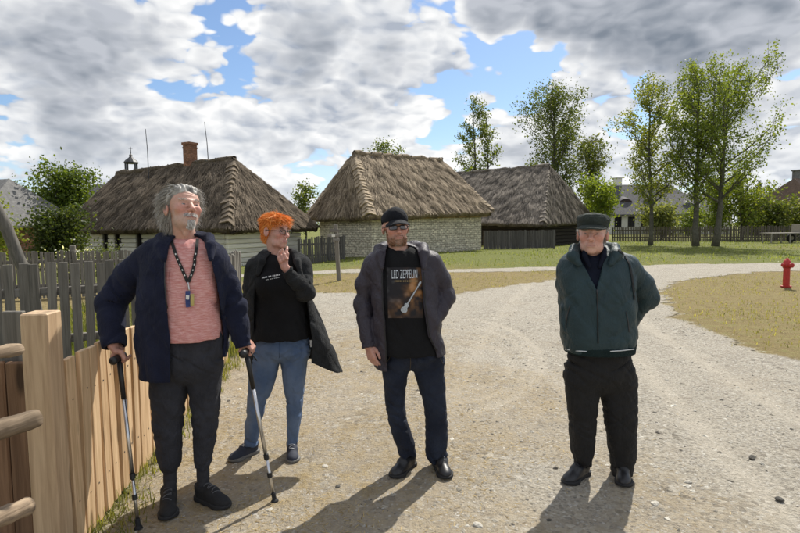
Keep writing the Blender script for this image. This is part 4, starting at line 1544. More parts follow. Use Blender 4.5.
def spruce(label, base, h, w, seed, n=1500, group=None):
    r_ = np.random.default_rng(seed)
    t = thing('pine_tree', label, 'tree', base, 0, group)
    mb = MB()
    mb.tube([(0, 0, 0), (0, 0, h * .96)], [.16, .02], 7)
    mb.build('trunk', M_BARK, t)
    lev = int(h / .38)
    C = []
    for i in range(lev):
        f = i / lev
        rad = w / 2 * (1 - f) ** .85 * r_.uniform(.75, 1.15)
        for k in range(7):
            a = r_.random() * 6.283
            for q in (.45, .8, 1.0):
                C.append((math.cos(a) * rad * q, math.sin(a) * rad * q, .5 + f * (h - .6) - rad * q * .25))
    V, F, col = leaves_mesh(C, .38, np.full(len(C), max(1, n // len(C))), .34, (0.012, 0.026, 0.010), (0.045, 0.068, 0.024), seed)
    obj('crown', np_mesh('crown', V, F, M_LEAF, False, col), t)


for k, (u, Y, h, lab) in enumerate(((757, 120, 10.8, 'far dark pine, tallest right of the leaning aspen'), (769, 125, 9.4, 'far dark pine between the tallest pine and the brown roof'), (779, 118, 8.2, 'far dark pine just left of the brown roof'), (746, 128, 8.4, 'far dark pine nearest the leaning aspen crown'), (790, 130, 9.6, 'far dark pine behind the brown roof'), (633, 125, 7.6, 'far dark pine behind the white house chimney'), (672, 130, 7.8, 'far dark pine behind the white house, left of the middle aspen'), (707, 126, 8.6, 'far dark pine between the middle and right aspens'))):
    spruce(lab, gpos(u, Y), h, 4.4, 500 + k, 1500, 'pines beyond the gardens')
# a far belt of woodland that reads as one mass closes the horizon
fr = np.random.default_rng(77)
Cw = []
for x in np.arange(-330, 420, 2.2):
    yb = 210 + 25 * math.sin(x * .013) + fr.uniform(-8, 8)
    hh = 6.5 + 2.6 * math.sin(x * .05) + fr.uniform(-1, 1.5)
    for k in range(9):
        Cw.append((x + fr.uniform(-1.5, 1.5), yb + fr.uniform(-2, 2), fr.random() * hh))
Vw, Fw, cw = leaves_mesh(np.array(Cw), 2.2, np.full(len(Cw), 7), 1.1, (0.03, 0.05, 0.02), (0.09, 0.115, 0.05), 78)
tag(obj('far_wood', np_mesh('far_wood', Vw, Fw, M_LEAF, False, cw)), 'far belt of woodland along the horizon', 'wood', kind='stuff')

# white flowers and a small shrub in front of the cottage
def shrub(name, label, base, h, w, seed, n, s, ca, cb, cat='shrub', flowers=None):
    t = thing(name, label, cat, base)
    rr = np.random.default_rng(seed)
    mb = MB()
    C = []
    for k in range(16):
        a = rr.random() * 6.283
        d = rr.random() ** .6 * w / 2
        tip = Vector((math.cos(a) * d, math.sin(a) * d, h * rr.uniform(.6, 1.0)))
        mb.tube([(0, 0, 0), (tip.x * .5, tip.y * .5, tip.z * .6), tip], [.018, .012, .006], 5, cap=False)
        for f in (.35, .55, .75, .95, 1.0):
            C.append(tip * f + Vector(rr.normal(0, .06 * w, 3)))
    mb.build('stem', M_BARK, t)
    V, F, col = leaves_mesh(np.array(C), .28 * max(w, h), np.full(len(C), max(1, n // len(C))), s, ca, cb, seed)
    obj('foliage', np_mesh('foliage', V, F, M_LEAF, False, col), t)
    if flowers:
        Cf = np.array([c for c in C if c[2] > h * .45])
        V, F, col = leaves_mesh(Cf, .3 * w, np.full(len(Cf), 4), .075, (.7, .7, .62), (.85, .85, .8), seed + 1)
        obj('blossom', np_mesh('blossom', V, F, M_LEAF, False, col), t)
    return t


shrub('flower_shrub', 'low shrub with white blossom by the cottage fence, left of the windows', gpos(72, 17.5), .95, 1.6, 601, 1500, .07, (0.05, 0.07, 0.02), (0.13, 0.15, 0.05), flowers=True)
shrub('flower_shrub', 'white-flowering shrub under the first cottage window', gpos(86, 20.5), .95, 1.5, 602, 1500, .07, (0.05, 0.07, 0.02), (0.13, 0.15, 0.05), flowers=True)
shrub('shrub', 'small grey-green bush between the cottage windows', gpos(105, 21.5), 1.15, 1.1, 603, 1500, .08, (0.05, 0.07, 0.03), (0.12, 0.14, 0.06))

# ------------------------------------------------------------------ grass blades, straw and stones
def blades(name, label, P, h, w, ca, cb, seed, lay=0.45):
    r_ = np.random.default_rng(seed)
    N = len(P)
    a = r_.random(N) * 6.283
    ln = h * r_.uniform(.5, 1.3, N)
    tilt = np.abs(r_.normal(0, lay, N)) if lay < 1 else np.clip(r_.normal(1.48, .10, N), 1.1, 1.57)
    d = np.stack([np.cos(a) * np.sin(tilt), np.sin(a) * np.sin(tilt), np.cos(tilt)], 1)
    s = np.stack([-np.sin(a), np.cos(a), np.zeros(N)], 1) * (w * r_.uniform(.6, 1.3, N))[:, None]
    mid = P + d * (ln * .55)[:, None]
    d2 = d.copy()
    d2[:, 2] -= .45
    d2 /= np.linalg.norm(d2, axis=1)[:, None]
    tip = mid + d2 * (ln * .5)[:, None]
    tip[:, 2] = np.maximum(tip[:, 2], P[:, 2] + .003)
    V = np.stack([P - s, P + s, mid + s * .7, mid - s * .7, tip], 1).reshape(-1, 3)
    b = np.arange(N)[:, None] * 5
    Fq = b + np.array([[0, 1, 2, 3]])
    Ft = b + np.array([[3, 2, 4]])
    k = r_.random(N)[:, None]
    col = np.array(ca) * (1 - k) + np.array(cb) * k
    o = obj(name, np_mesh(name, V, Fq, M_LEAF, False, np.repeat(col, 5, 0), Ft))
    return tag(o, label, 'grass', kind='stuff')


def scatter(n, x0, x1, y0, y1, seed, fn):
    r_ = np.random.default_rng(seed)
    x = r_.uniform(x0, x1, n)
    y = r_.uniform(y0, y1, n)
    k = r_.random(n) < fn(x, y)
    x, y = x[k], y[k]
    return np.stack([x, y, ground_h(x, y)], 1)


def road_at(x, y):
    i = np.clip(np.searchsorted(gx, x) - 1, 0, len(gx) - 2)
    j = np.clip(np.searchsorted(gy, y) - 1, 0, len(gy) - 2)
    return road_m[i, j]


def clump_n(x, y, f, seed):
    return fbm(np.stack([x * f, y * f, x * 0], 1), 2, seed)


# green verge along the foot of the pine fence
P = scatter(26000, -2.6, -1.3, 1.9, 8.5, 801, lambda x, y: np.clip(1.25 - np.abs(x + 1.56 + .12 * (y - 2.44)) / .14 + .6 * clump_n(x, y, 5, 3), 0, 1) * .8)
blades('verge_grass', 'green grass tufts growing along the foot of the pine fence', P, .075, .0035, (0.08, 0.11, 0.02), (0.30, 0.29, 0.09), 802)
P = scatter(26000, -6.5, -2.0, 3.0, 12.5, 803, lambda x, y: .55 + .5 * clump_n(x, y, 1.5, 4))
blades('garden_grass', 'taller green grass behind the grey picket fence', P, .20, .006, (0.07, 0.10, 0.02), (0.24, 0.25, 0.07), 804)
P = scatter(60000, -3.2, 12, 6.5, 22, 805, lambda x, y: (1 - road_at(x, y)) * np.clip(.5 + .6 * clump_n(x, y, 1.1, 5), 0.05, 1) * np.clip(9 / y, .3, 1))
blades('lawn_grass', 'short dry grass on the lawn around the lane', P, .045, .007, (0.17, 0.165, 0.055), (0.40, 0.37, 0.16), 806, .7)
P = scatter(30000, -12, 30, 20, 46, 807, lambda x, y: (1 - road_at(x, y)) * np.clip(.45 + .6 * clump_n(x, y, .6, 6), 0, 1))
blades('meadow_grass', 'longer green grass in front of the barns and the far fence', P, .11, .016, (0.10, 0.14, 0.028), (0.30, 0.33, 0.10), 808, .6)
# dead straw lying on the yard
P = scatter(26000, -1.6, 2.6, 2.2, 8.6, 809, lambda x, y: np.clip(smooth01(3.2, .3, np.hypot((x + .45) / 1.35, (y - 4.6) / 2.4) * 1.5) * (.55 + .9 * clump_n(x, y, 2.2, 7)), 0, 1))
P[:, 2] += .004
blades('dead_straw', 'flattened dead straw littering the sandy yard', P, .042, .0022, (0.24, 0.175, 0.085), (0.58, 0.47, 0.28), 810, 1.35)

# stones of the gravel
def stones(n, x0, x1, y0, y1, seed, fn, smin_, smax_):
    r_ = np.random.default_rng(seed)
    P = scatter(n, x0, x1, y0, y1, seed, fn)
    N = len(P)
    o6 = np.array([(1, 0, 0), (-1, 0, 0), (0, 1, 0), (0, -1, 0), (0, 0, 1), (0, 0, -1), (.62, .62, .45), (-.62, .62, .45), (-.62, -.62, .45), (.62, -.62, .45)], float)
    T = np.array([(0, 6, 9), (1, 8, 7), (2, 7, 6), (3, 9, 8), (4, 6, 7), (4, 7, 8), (4, 8, 9), (4, 9, 6), (0, 2, 6), (2, 1, 7), (1, 3, 8), (3, 0, 9)])
    s = smin_ * (smax_ / smin_) ** (r_.random(N) ** 2.6)
    V = o6[None] * r_.uniform(.65, 1.25, (N, 10, 3)) * np.stack([s * r_.uniform(.8, 1.5, N), s * r_.uniform(.7, 1.1, N), s * r_.uniform(.35, .7, N)], 1)[:, None]
    a = r_.random(N) * 6.283
    ca, sa = np.cos(a)[:, None], np.sin(a)[:, None]
    V = np.stack([V[..., 0] * ca - V[..., 1] * sa, V[..., 0] * sa + V[..., 1] * ca, V[..., 2]], -1)
    V += (P + np.array([0, 0, .002]))[:, None]
    Ft = (np.arange(N)[:, None, None] * 10 + T[None]).reshape(-1, 3)
    k = r_.random(N)
    base = np.where((k < .18)[:, None], np.array([.11, .10, .085]), np.where((k < .7)[:, None], np.array([.30, .272, .22]), np.array([.52, .49, .42])))
    col = base * r_.uniform(.75, 1.25, N)[:, None]
    return V.reshape(-1, 3), Ft, np.repeat(col, 10, 0)


M_PEBBLE = m_vcol('pebble', 0.9, 0.2, 60, 0.3, .003, spec=0.25)
Vs_, Fs_, Cs_ = stones(26000, -1.6, 6.5, 2.1, 9.5, 821, lambda x, y: road_at(x, y) * np.clip(.06 + smooth01(-.4, 1.6, x) * .55 + .85 * clump_n(x, y, 1.7, 8), 0.02, 1) * np.clip(4.2 / y, .2, 1), .0035, .021)
tag(obj('gravel', np_mesh('gravel', Vs_, None, M_PEBBLE, False, Cs_, Fs_)), 'loose gravel strewn over the right of the yard', 'gravel', kind='stuff')
# a few stones big enough to pick out
for k, (u, v, s, lab) in enumerate(((325, 467, .030, 'pale stone on the sand between the woman and the man in the black cap'), (338, 487, .022, 'dark stone on the sand in front of the man in the black cap'), (478, 526, .034, 'grey stone at the bottom edge left of the old man'), (752, 458, .034, 'dark clod on the gravel right of the old man'), (780, 500, .032, 'dark clod near the lower right corner'), (688, 483, .030, 'pale stone right of the old man\'s shoes'), (655, 505, .036, 'pale flat stone lower right of the old man'))):
    s *= .6
    q = on_ground(u, v)
    me = bpy.data.meshes.new('stone')
    bm2 = bmesh.new()
    bmesh.ops.create_icosphere(bm2, subdivisions=2, radius=s)
    rr = random.Random(k)
    for vv in bm2.verts:
        n_ = 1 + .35 * float(vnoise(np.array([[vv.co.x, vv.co.y, vv.co.z]]) * (1.1 / s) + k * 7.1, k)[0])
        vv.co = Vector((vv.co.x * 1.3 * n_, vv.co.y * n_, vv.co.z * .62 * n_))
    bm2.to_mesh(me)
    bm2.free()
    dark = 'dark' in lab
    me.materials.append(m_plain('stone_dark' if dark else 'stone_pale', (.085, .078, .066) if dark else (.46, .43, .37), .9, .3, 60, .5, bdist=.004))
    tag(obj('stone', me, None, q + Vector((0, 0, s * .3)), (0, 0, k * 1.3)), lab, 'stone')

# ================================================================== SURFACES FROM DISTANCE FIELDS (people)
from mathutils.bvhtree import BVHTree


def smin(a, b, k):
    h = np.clip(.5 + .5 * (b - a) / k, 0, 1)
    return b + (a - b) * h - k * h * (1 - h)


def smax(a, b, k):
    return -smin(-a, -b, k)


def _v(p):
    return np.array(p, np.float32)


def s_cone(P, a, b, r1, r2):
    a, b = _v(a), _v(b)
    ab = b - a
    t = np.clip(((P - a) @ ab) / (ab @ ab + 1e-12), 0, 1)
    d = P - a - t[:, None] * ab
    return np.sqrt((d * d).sum(1)) - (r1 + (r2 - r1) * t)


def s_chain(P, pts, rs, k=.01):
    d = None
    for i in range(len(pts) - 1):
        q = s_cone(P, pts[i], pts[i + 1], rs[i], rs[i + 1])
        d = q if d is None else smin(d, q, k)
    return d


def chain_s(P, pts):
    """arc length along a chain of the nearest place on it"""
    best = np.full(len(P), 1e9, np.float32)
    s = np.zeros(len(P), np.float32)
    acc = 0.0
    for i in range(len(pts) - 1):
        a, b = _v(pts[i]), _v(pts[i + 1])
        ab = b - a
        L = float(np.sqrt(ab @ ab))
        t = np.clip(((P - a) @ ab) / (ab @ ab + 1e-12), 0, 1)
        d = P - a - t[:, None] * ab
        dd = (d * d).sum(1)
        m = dd < best
        best[m] = dd[m]
        s[m] = acc + t[m] * L
        acc += L
    return s


def s_ell(P, c, r, rot=None):
    q = P - _v(c)
    if rot is not None:
        q = q @ np.array(rot, np.float32)
    r = _v(r)
    k0 = np.sqrt(((q / r) ** 2).sum(1))
    k1 = np.sqrt(((q / (r * r)) ** 2).sum(1)) + 1e-9
    return k0 * (k0 - 1) / k1


def s_box(P, c, half, rad=.0, rot=None):
    q = P - _v(c)
    if rot is not None:
        q = q @ np.array(rot, np.float32)
    q = np.abs(q) - (_v(half) - rad)
    return np.sqrt((np.maximum(q, 0) ** 2).sum(1)) + np.minimum(q.max(1), 0) - rad


def hermite_table(zs, vals, n=160):
    zs = np.array(zs, float)
    vals = np.array(vals, float)
    o = np.argsort(zs)
    zs, vals = zs[o], vals[o]
    m = np.zeros_like(vals)
    for i in range(len(zs)):
        a, b = max(i - 1, 0), min(i + 1, len(zs) - 1)
        m[i] = (vals[b] - vals[a]) / (zs[b] - zs[a] + 1e-9)
    zz = np.linspace(zs[0], zs[-1], n)
    k = np.clip(np.searchsorted(zs, zz) - 1, 0, len(zs) - 2)
    h = (zs[k + 1] - zs[k])
    t = ((zz - zs[k]) / h)[:, None]
    h = h[:, None]
    out = (2 * t ** 3 - 3 * t ** 2 + 1) * vals[k] + (t ** 3 - 2 * t ** 2 + t) * h * m[k] + (-2 * t ** 3 + 3 * t ** 2) * vals[k + 1] + (t ** 3 - t ** 2) * h * m[k + 1]
    return zz, out


class Loft:
    """stack of ellipses (z, cx, cy, rx, ry); as a distance field"""
    def __init__(self, rows, n=2.3, cap=.03):
        rows = np.array(rows, float)
        self.zz, self.val = hermite_table(rows[:, 0], rows[:, 1:])
        self.n = n
        self.cap = cap

    def __call__(self, P, grow=0.0, z0=None, z1=None):
        z = P[:, 2]
        g = [np.interp(z, self.zz, self.val[:, i]).astype(np.float32) for i in range(4)]
        rx, ry = g[2] + grow, g[3] + grow
        qx, qy = np.abs(P[:, 0] - g[0]) / rx, np.abs(P[:, 1] - g[1]) / ry
        k = (qx ** self.n + qy ** self.n) ** (1 / self.n)
        d = (k - 1) * np.minimum(rx, ry)
        lo = self.zz[0] if z0 is None else z0
        hi = self.zz[-1] if z1 is None else z1
        return smax(d, np.maximum(lo - z, z - hi), self.cap)


def ridged(P, scale, seed):
    q = P * _v(scale)
    n = vnoise(q, seed) + .45 * vnoise(q * 2.1 + 5.1, seed + 1)
    return 1 - np.abs(n) * 1.8


def creases(Q, seed, wd=.20):
    """narrow valleys, 0 to 1, where a slow noise crosses zero"""
    n = vnoise(Q, seed) + .35 * vnoise(Q * 2.2 + 3.7, seed + 1)
    return np.exp(-(n / wd) ** 2)


def mesh_sdf(f, lo, hi, h, margin=.02):
    """surface nets over a distance field, evaluated only near the surface"""
    lo, hi = np.array(lo, np.float32), np.array(hi, np.float32)
    B = 4
    nb = np.ceil((hi - lo) / (h * B)).astype(int)
    n = nb * B + 1
    ci = np.stack(np.meshgrid(*[np.arange(k) for k in nb], indexing='ij'), -1).reshape(-1, 3)
    cc = lo + (ci + .5) * (B * h)
    dc = f(cc.astype(np.float32))
    act = np.abs(dc) < (B * h * .95 + margin)
    D = np.empty(tuple(n), np.float32)
    full = np.repeat(np.repeat(np.repeat(dc.reshape(tuple(nb)), B, 0), B, 1), B, 2)
    D[:-1, :-1, :-1] = full
    D[-1], D[:, -1], D[:, :, -1] = 1, 1, 1
    loc = np.stack(np.meshgrid(*[np.arange(B + 1)] * 3, indexing='ij'), -1).reshape(-1, 3)
    ia = (ci[act][:, None] * B + loc[None]).reshape(-1, 3)
    flat = np.unique(np.ravel_multi_index(ia.T, tuple(n)))
    ijk = np.stack(np.unravel_index(flat, tuple(n)), 1)
    D.ravel()[flat] = f((lo + ijk * h).astype(np.float32))
    ins = D < 0
    cnt = np.zeros(tuple(n - 1), np.int8)
    for dx in (0, 1):
        for dy in (0, 1):
            for dz in (0, 1):
                cnt += ins[dx:n[0] - 1 + dx, dy:n[1] - 1 + dy, dz:n[2] - 1 + dz]
    cells = np.argwhere((cnt > 0) & (cnt < 8))
    acc = np.zeros((len(cells), 3))
    num = np.zeros(len(cells))
    corners = [(a, b, c) for a in (0, 1) for b in (0, 1) for c in (0, 1)]
    for i, a in enumerate(corners):
        for b in corners[i + 1:]:
            if sum(abs(x - y) for x, y in zip(a, b)) != 1:
                continue
            da = D[tuple((cells + a).T)]
            db = D[tuple((cells + b).T)]
            m = (da < 0) != (db < 0)
            t = np.where(m, da / (da - db + 1e-12), 0)
            pt = np.array(a) + (np.array(b) - np.array(a)) * t[:, None]
            acc += pt * m[:, None]
            num += m
    V = lo + (cells + acc / num[:, None]) * h
    idm = np.full(tuple(n - 1), -1, np.int64)
    idm[tuple(cells.T)] = np.arange(len(cells))
    quads = []
    for ax in range(3):
        sl0 = [slice(None)] * 3
        sl1 = [slice(None)] * 3
        sl0[ax], sl1[ax] = slice(0, -1), slice(1, None)
        A, Bq = ins[tuple(sl0)], ins[tuple(sl1)]
        e = np.argwhere(A != Bq)
        o1, o2 = (ax + 1) % 3, (ax + 2) % 3
        ok = (e[:, o1] > 0) & (e[:, o2] > 0) & (e[:, o1] < n[o1] - 1) & (e[:, o2] < n[o2] - 1)
        e = e[ok]
        s = A[tuple(e.T)]
        c = []
        for (u1, u2) in ((-1, -1), (0, -1), (0, 0), (-1, 0)):
            q = e.copy()
            q[:, o1] += u1
            q[:, o2] += u2
            c.append(idm[tuple(q.T)])
        c = np.stack(c, 1)
        c[~s] = c[~s][:, ::-1]
        quads.append(c)
    F = np.concatenate(quads)
    F = F[(F >= 0).all(1)]
    return V.astype(np.float32), F


def join_meshes(parts):
    Vs_, Fs_, Cs_ = [], [], []
    o = 0
    for V, F, C in parts:
        Vs_.append(V)
        Fs_.append(F + o)
        Cs_.append(np.broadcast_to(C, V.shape))
        o += len(V)
    return np.concatenate(Vs_), np.concatenate(Fs_), np.concatenate(Cs_)


def vnormals(V, F):
    n = np.cross(V[F[:, 2]] - V[F[:, 0]], V[F[:, 3]] - V[F[:, 1]])
    N = np.zeros_like(V)
    for i in range(4):
        np.add.at(N, F[:, i], n)
    return N / (np.linalg.norm(N, axis=1)[:, None] + 1e-9)


def bvh(V, F):
    return BVHTree.FromPolygons([tuple(map(float, v)) for v in V], [tuple(map(int, f)) for f in F])


def cast(tree, u, v):
    """where the sight line through pixel (u, v) meets a mesh"""
    d = ray(u, v).normalized()
    hit = tree.ray_cast(cam.location, d)
    return hit[0], hit[1]


# ------------------------------------------------------------------ cloth and skin materials
def m_cloth(name, col, rough=.85, var=.18, weave=900, bump_s=.25, wr=.5, wr_scale=14, spec=.2, sheen=.0, fade=None, fade_scale=6, fleck=None, wscale=(1, 1, .45)):
    m, nt, b = mat_new(name)
    tc = nt.node('ShaderNodeTexCoord')
    p = tc.outputs['Object']
    n = nt.noise(p, 11, 5, .6)
    c = nt.mix(1.0, col, nt.maprange(n, .3, .7, 1 - var, 1 + var), 'MULTIPLY')
    if fade:
        c = nt.mix(nt.maprange(nt.noise(p, fade_scale, 3, .5), .42, .68), c, fade)
    if fleck:
        f = nt.noise(nt.scalev(p, (22, 22, 210)), 1, 4, .75)
        c = nt.mix(nt.maprange(f, .42, .62), c, fleck)
    nt.set(b.inputs['Base Color'], c)
    b.inputs['Roughness'].default_value = rough
    b.inputs['Specular IOR Level'].default_value = spec
    b.inputs['Sheen Weight'].default_value = sheen * .15
    w = nt.noise(nt.scalev(p, wscale), wr_scale, 4, .55, .8)
    w2 = nt.noise(p, weave * .35, 2, .6)
    wb = nt.noise(nt.scalev(p, (1, 1, .7)), wr_scale * 2.3, 3, .5, 1.2)
    ridge = nt.math('ADD', nt.math('ABSOLUTE', nt.math('SUBTRACT', w, .5)), nt.math('MULTIPLY', nt.math('ABSOLUTE', nt.math('SUBTRACT', wb, .5)), .35))
    hgt = nt.math('ADD', nt.math('MULTIPLY', ridge, wr), nt.math('MULTIPLY', w2, .05 * bump_s * 4))
    bump(nt, b, hgt, .8, .05)
    return m


M_SKIN = m_vcol('skin', .50, .10, 120, .5, .0014, sss=0.18, spec=.40)
M_HAIR = m_vcol('hair', .55, .12, 60, spec=.35)
M_EYE = m_vcol('eye', .12, 0.0, 10, spec=.6)
M_BLACKPLASTIC = m_plain('black_plastic', (.012, .012, .013), .45, .15, 30, .05)
M_ALU = m_plain('brushed_aluminium', (.62, .62, .63), .28, .06, 40, .05, metallic=1.0)
M_SHOE = m_plain('black_leather', (.014, .014, .016), .42, .25, 40, .3, bdist=.002)
M_SHOEMESH = m_plain('black_knit', (.012, .012, .013), .85, .3, 60, .5, bdist=.002)
M_SOLE = m_plain('black_rubber_sole', (.016, .016, .017), .8, .2, 30, .2)
M_LACE = m_plain('pale_lace', (.55, .55, .55), .9, .1, 30, 0)
M_LACEDARK = m_plain('dark_lace', (.03, .03, .033), .9, .1, 30, 0)


def lens_mat(name, tint, clear):
    m = bpy.data.materials.new(name)
    m.use_nodes = True
    nt = NT(m.node_tree)
    nt.n.clear()
    out = nt.node('ShaderNodeOutputMaterial')
    t = nt.node('ShaderNodeBsdfTransparent')
    nt.set(t.inputs['Color'], tint)
    g = nt.node('ShaderNodeBsdfGlossy')
    g.inputs['Roughness'].default_value = .03
    nt.set(g.inputs['Color'], (.8, .85, .9))
    mx = nt.node('ShaderNodeMixShader')
    mx.inputs[0].default_value = 1 - clear
    nt.l.new(t.outputs[0], mx.inputs[1])
    nt.l.new(g.outputs[0], mx.inputs[2])
    nt.l.new(mx.outputs[0], out.inputs['Surface'])
    return m


# ------------------------------------------------------------------ head
class Head:
    def __init__(self, c, yaw, pitch, roll, s=1.0, wide=1.0, old=0.0, fem=0.0, jowl=0.0):
        self.c = _v(c)
        m = Matrix.Rotation(R(yaw), 3, 'Z') @ Matrix.Rotation(R(-pitch), 3, 'X') @ Matrix.Rotation(R(roll), 3, 'Y')
        self.R = np.array(m, np.float32)
        self.s = s
        self.wide, self.old, self.fem, self.jowl = wide, old, fem, jowl

    def loc(self, P):
        q = (P - self.c) @ self.R / self.s
        q = q.copy()
        q[:, 0] /= self.wide
        return q

    def world(self, q):
        q = np.atleast_2d(np.array(q, np.float32)).copy()
        q[:, 0] *= self.wide
        return (q * self.s) @ self.R.T + self.c

    def skull(self, q):
        d = s_ell(q, (0, .016, .035), (.076, .098, .084))
        d = smin(d, s_ell(q, (0, -.038, .040), (.058, .050, .052)), .03)
        return d

    def face(self, q):
        ax = np.abs(q[:, 0])
        qm = q.copy()
        qm[:, 0] = ax
        d = self.skull(q)
        d = smin(d, s_ell(q, (0, -.030, -.022), (.060, .062, .080)), .025)
        d = smin(d, s_ell(q, (0, -.034, -.074), (.050 + .006 * self.jowl - .006 * self.fem, .052, .042 - .003 * self.fem)), .025)
        d = smin(d, s_ell(q, (0, -.076, -.098), (.023, .019, .018)), .022)
        if self.jowl:
            d = smin(d, s_ell(qm, (.037, -.040, -.082), (.020, .026, .022)), .02)
        d = smin(d, s_ell(qm, (.041, -.064, -.020), (.022, .024, .021)), .022)
        d = smin(d, s_cone(qm, (.004, -.0935, .0185), (.042, -.080, .0215), .0075, .0065), .012)
        d = smax(d, -s_ell(qm, (.031, -.104, .000), (.0185, .0155, .0125)), .010)
        lid = s_ell(qm, (.0315, -.0800, .000), (.0145, .0138, .0130))
        lid = smax(lid, -s_box(qm, (.0315, -.098, -.0008), (.0105, .014, .0027), .0024), .002)
        d = smin(d, lid, .004)
        if self.old:
            bag = s_cone(qm, (.020, -.0925, -.0135), (.042, -.0845, -.0115), .0048, .0042)
            d = smin(d, bag, .006)
        nose = s_chain(q, [(0, -.090, .014), (0, -.1035, -.010), (0, -.1165, -.031)], [.0082, .0090, .0118 + .0015 * self.old], .008)
        nose = smin(nose, s_ell(qm, (.0128, -.1035, -.0355), (.0088, .0105, .0082)), .006)
        d = smin(d, nose, .009)
        d = smax(d, -s_ell(qm, (.0062, -.1135, -.0425), (.0035, .0045, .0030)), .002)
        # lips
        lip = s_chain(qm, [(0, -.0985, -.0625), (.012, -.0972, -.0615), (.0245, -.0885, -.0655)], [.0058, .0055, .003], .004)
        lip = smin(lip, s_chain(qm, [(0, -.0975, -.0730), (.012, -.0960, -.0722), (.0235, -.0885, -.0665)], [.0068, .0062, .003], .004), .003)
        d = smin(d, s_ell(q, (0, -.083, -.066), (.032, .018, .022)), .012)
        d = smin(d, lip, .004)
        d = smax(d, -s_chain(qm, [(0, -.1045, -.0678), (.014, -.102, -.0672), (.025, -.0935, -.0668)], [.0022, .002, .0018], .002), .0025)
        if self.old:
            d = smax(d, -s_chain(qm, [(.0195, -.101, -.030), (.029, -.0935, -.052), (.033, -.086, -.075)], [.003, .0036, .003], .003), .006)
            d = d + self.old * .0009 * np.sin(q[:, 2] * 480 + 2 * np.sin(q[:, 0] * 40)) * ((q[:, 2] > .045) & (q[:, 1] < -.02))
        # ears
        ear = s_ell(qm, (.0790, .012, -.006), (.0105, .0215, .0330))
        ear = smax(ear, -s_ell(qm, (.0880, .0075, -.001), (.0085, .0115, .0195)), .005)
        d = smin(d, ear, .006)
        return d

    def neck(self, q):
        d = s_cone(q, (0, .026, -.055), (0, .048, -.21), .056 - .006 * self.fem, .062 - .006 * self.fem)
        return d

    def mesh(self, neck_to, h=.0027, neck_r=.06):
        """head and neck down to the world point neck_to"""
        nt_ = _v(neck_to)
        a = self.world((0, .024, -.055))[0]

        def f(P):
            q = self.loc(P)
            d = self.face(q) * self.s
            nk = s_cone(P, a, nt_, neck_r * .95, neck_r * 1.08)
            thr = s_ell(q, (0, -.020, -.125), (.016, .016, .030)) * self.s
            nk = smin(nk, thr, .02)
            return smin(d, nk, .022)
        lo = np.minimum(self.c - .15, nt_ - .085)
        hi = np.maximum(self.c + .15, nt_ + .085)
        lo[2] = min(self.c[2] - .15, nt_[2] - .05)
        V, F = mesh_sdf(f, lo, hi, h, .006)
        return V, F

    def colours(self, V, base, red, lip, stub=None, scalp=None, hairline=None):
        q = self.loc(V)
        ax = np.abs(q[:, 0])
        c = np.tile(_v(base), (len(V), 1))

        def blend(mask, col):
            nonlocal c
            c = c * (1 - mask[:, None]) + _v(col) * mask[:, None]

        def g(cx, cy, cz, r):
            return np.exp(-(((ax - cx) ** 2 + (q[:, 1] - cy) ** 2 + (q[:, 2] - cz) ** 2) / r ** 2))
        blot = np.clip(.5 + .5 * vnoise(q * 55, 3) + .35 * vnoise(q * 140, 4), 0, 1)
        blend(np.clip(g(.042, -.08, -.03, .030) * .75 + g(0, -.115, -.03, .018) * .85 + g(.08, .01, -.01, .03) * .5 + blot * .20, 0, 1), red)
        blend(np.clip(g(.031, -.09, -.014, .012) * .35, 0, 1), (base[0] * .82, base[1] * .68, base[2] * .72))
        lm = np.exp(-((q[:, 2] + .0675) / .0075) ** 2) * (ax < .024) * (q[:, 1] < -.085)
        blend(np.clip(lm, 0, 1) * .8, lip)
        if stub is not None:
            sm = smooth01(-.042, -.062, q[:, 2]) * smooth01(.03, -.02, q[:, 1]) * (1 - np.clip(lm * 1.5, 0, 1)) * smooth01(-.125, -.112, q[:, 2])
            sm = np.maximum(sm, smooth01(-.010, -.03, q[:, 2]) * smooth01(.052, .060, ax) * smooth01(.012, -.005, q[:, 1]) * smooth01(-.05, -.04, q[:, 1]))
            blend(sm * stub[3], stub[:3])
        if scalp is not None:
            hl = np.interp(q[:, 1], hairline[0], hairline[1])
            blend(smooth01(-.004, .008, q[:, 2] - hl) * (1 - ((ax > .074) & (q[:, 2] < .03) & (q[:, 1] < .035))), scalp)
        return np.clip(c, .004, 1)

    def eyes(self, parent, org, iris=(.10, .13, .15)):
        for sx in (-1, 1):
            c = self.world((sx * .0315, -.0795, -.0006))[0]
            me = bpy.data.meshes.new('eye')
            bm3 = bmesh.new()
            bmesh.ops.create_uvsphere(bm3, u_segments=20, v_segments=14, radius=.0124 * self.s)
            bm3.to_mesh(me)
            bm3.free()
            fw = self.R @ _v((0.0, -1, 0.02))
            V = np.array([v.co for v in me.vertices])
            ang = (V @ fw) / (.0124 * self.s)
            col = np.where((ang > .972)[:, None], np.array([.006, .006, .006]), np.where((ang > .90)[:, None], np.array(iris), np.array([.42, .37, .34])))
            a = me.color_attributes.new('Col', 'FLOAT_COLOR', 'POINT')
            c4 = np.ones((len(V), 4), np.float32)
            c4[:, :3] = col
            a.data.foreach_set('color', c4.ravel())
            me.materials.append(M_EYE)
            me.polygons.foreach_set('use_smooth', np.ones(len(me.polygons), bool))
            obj('eye', me, parent, Vector(c) - org)


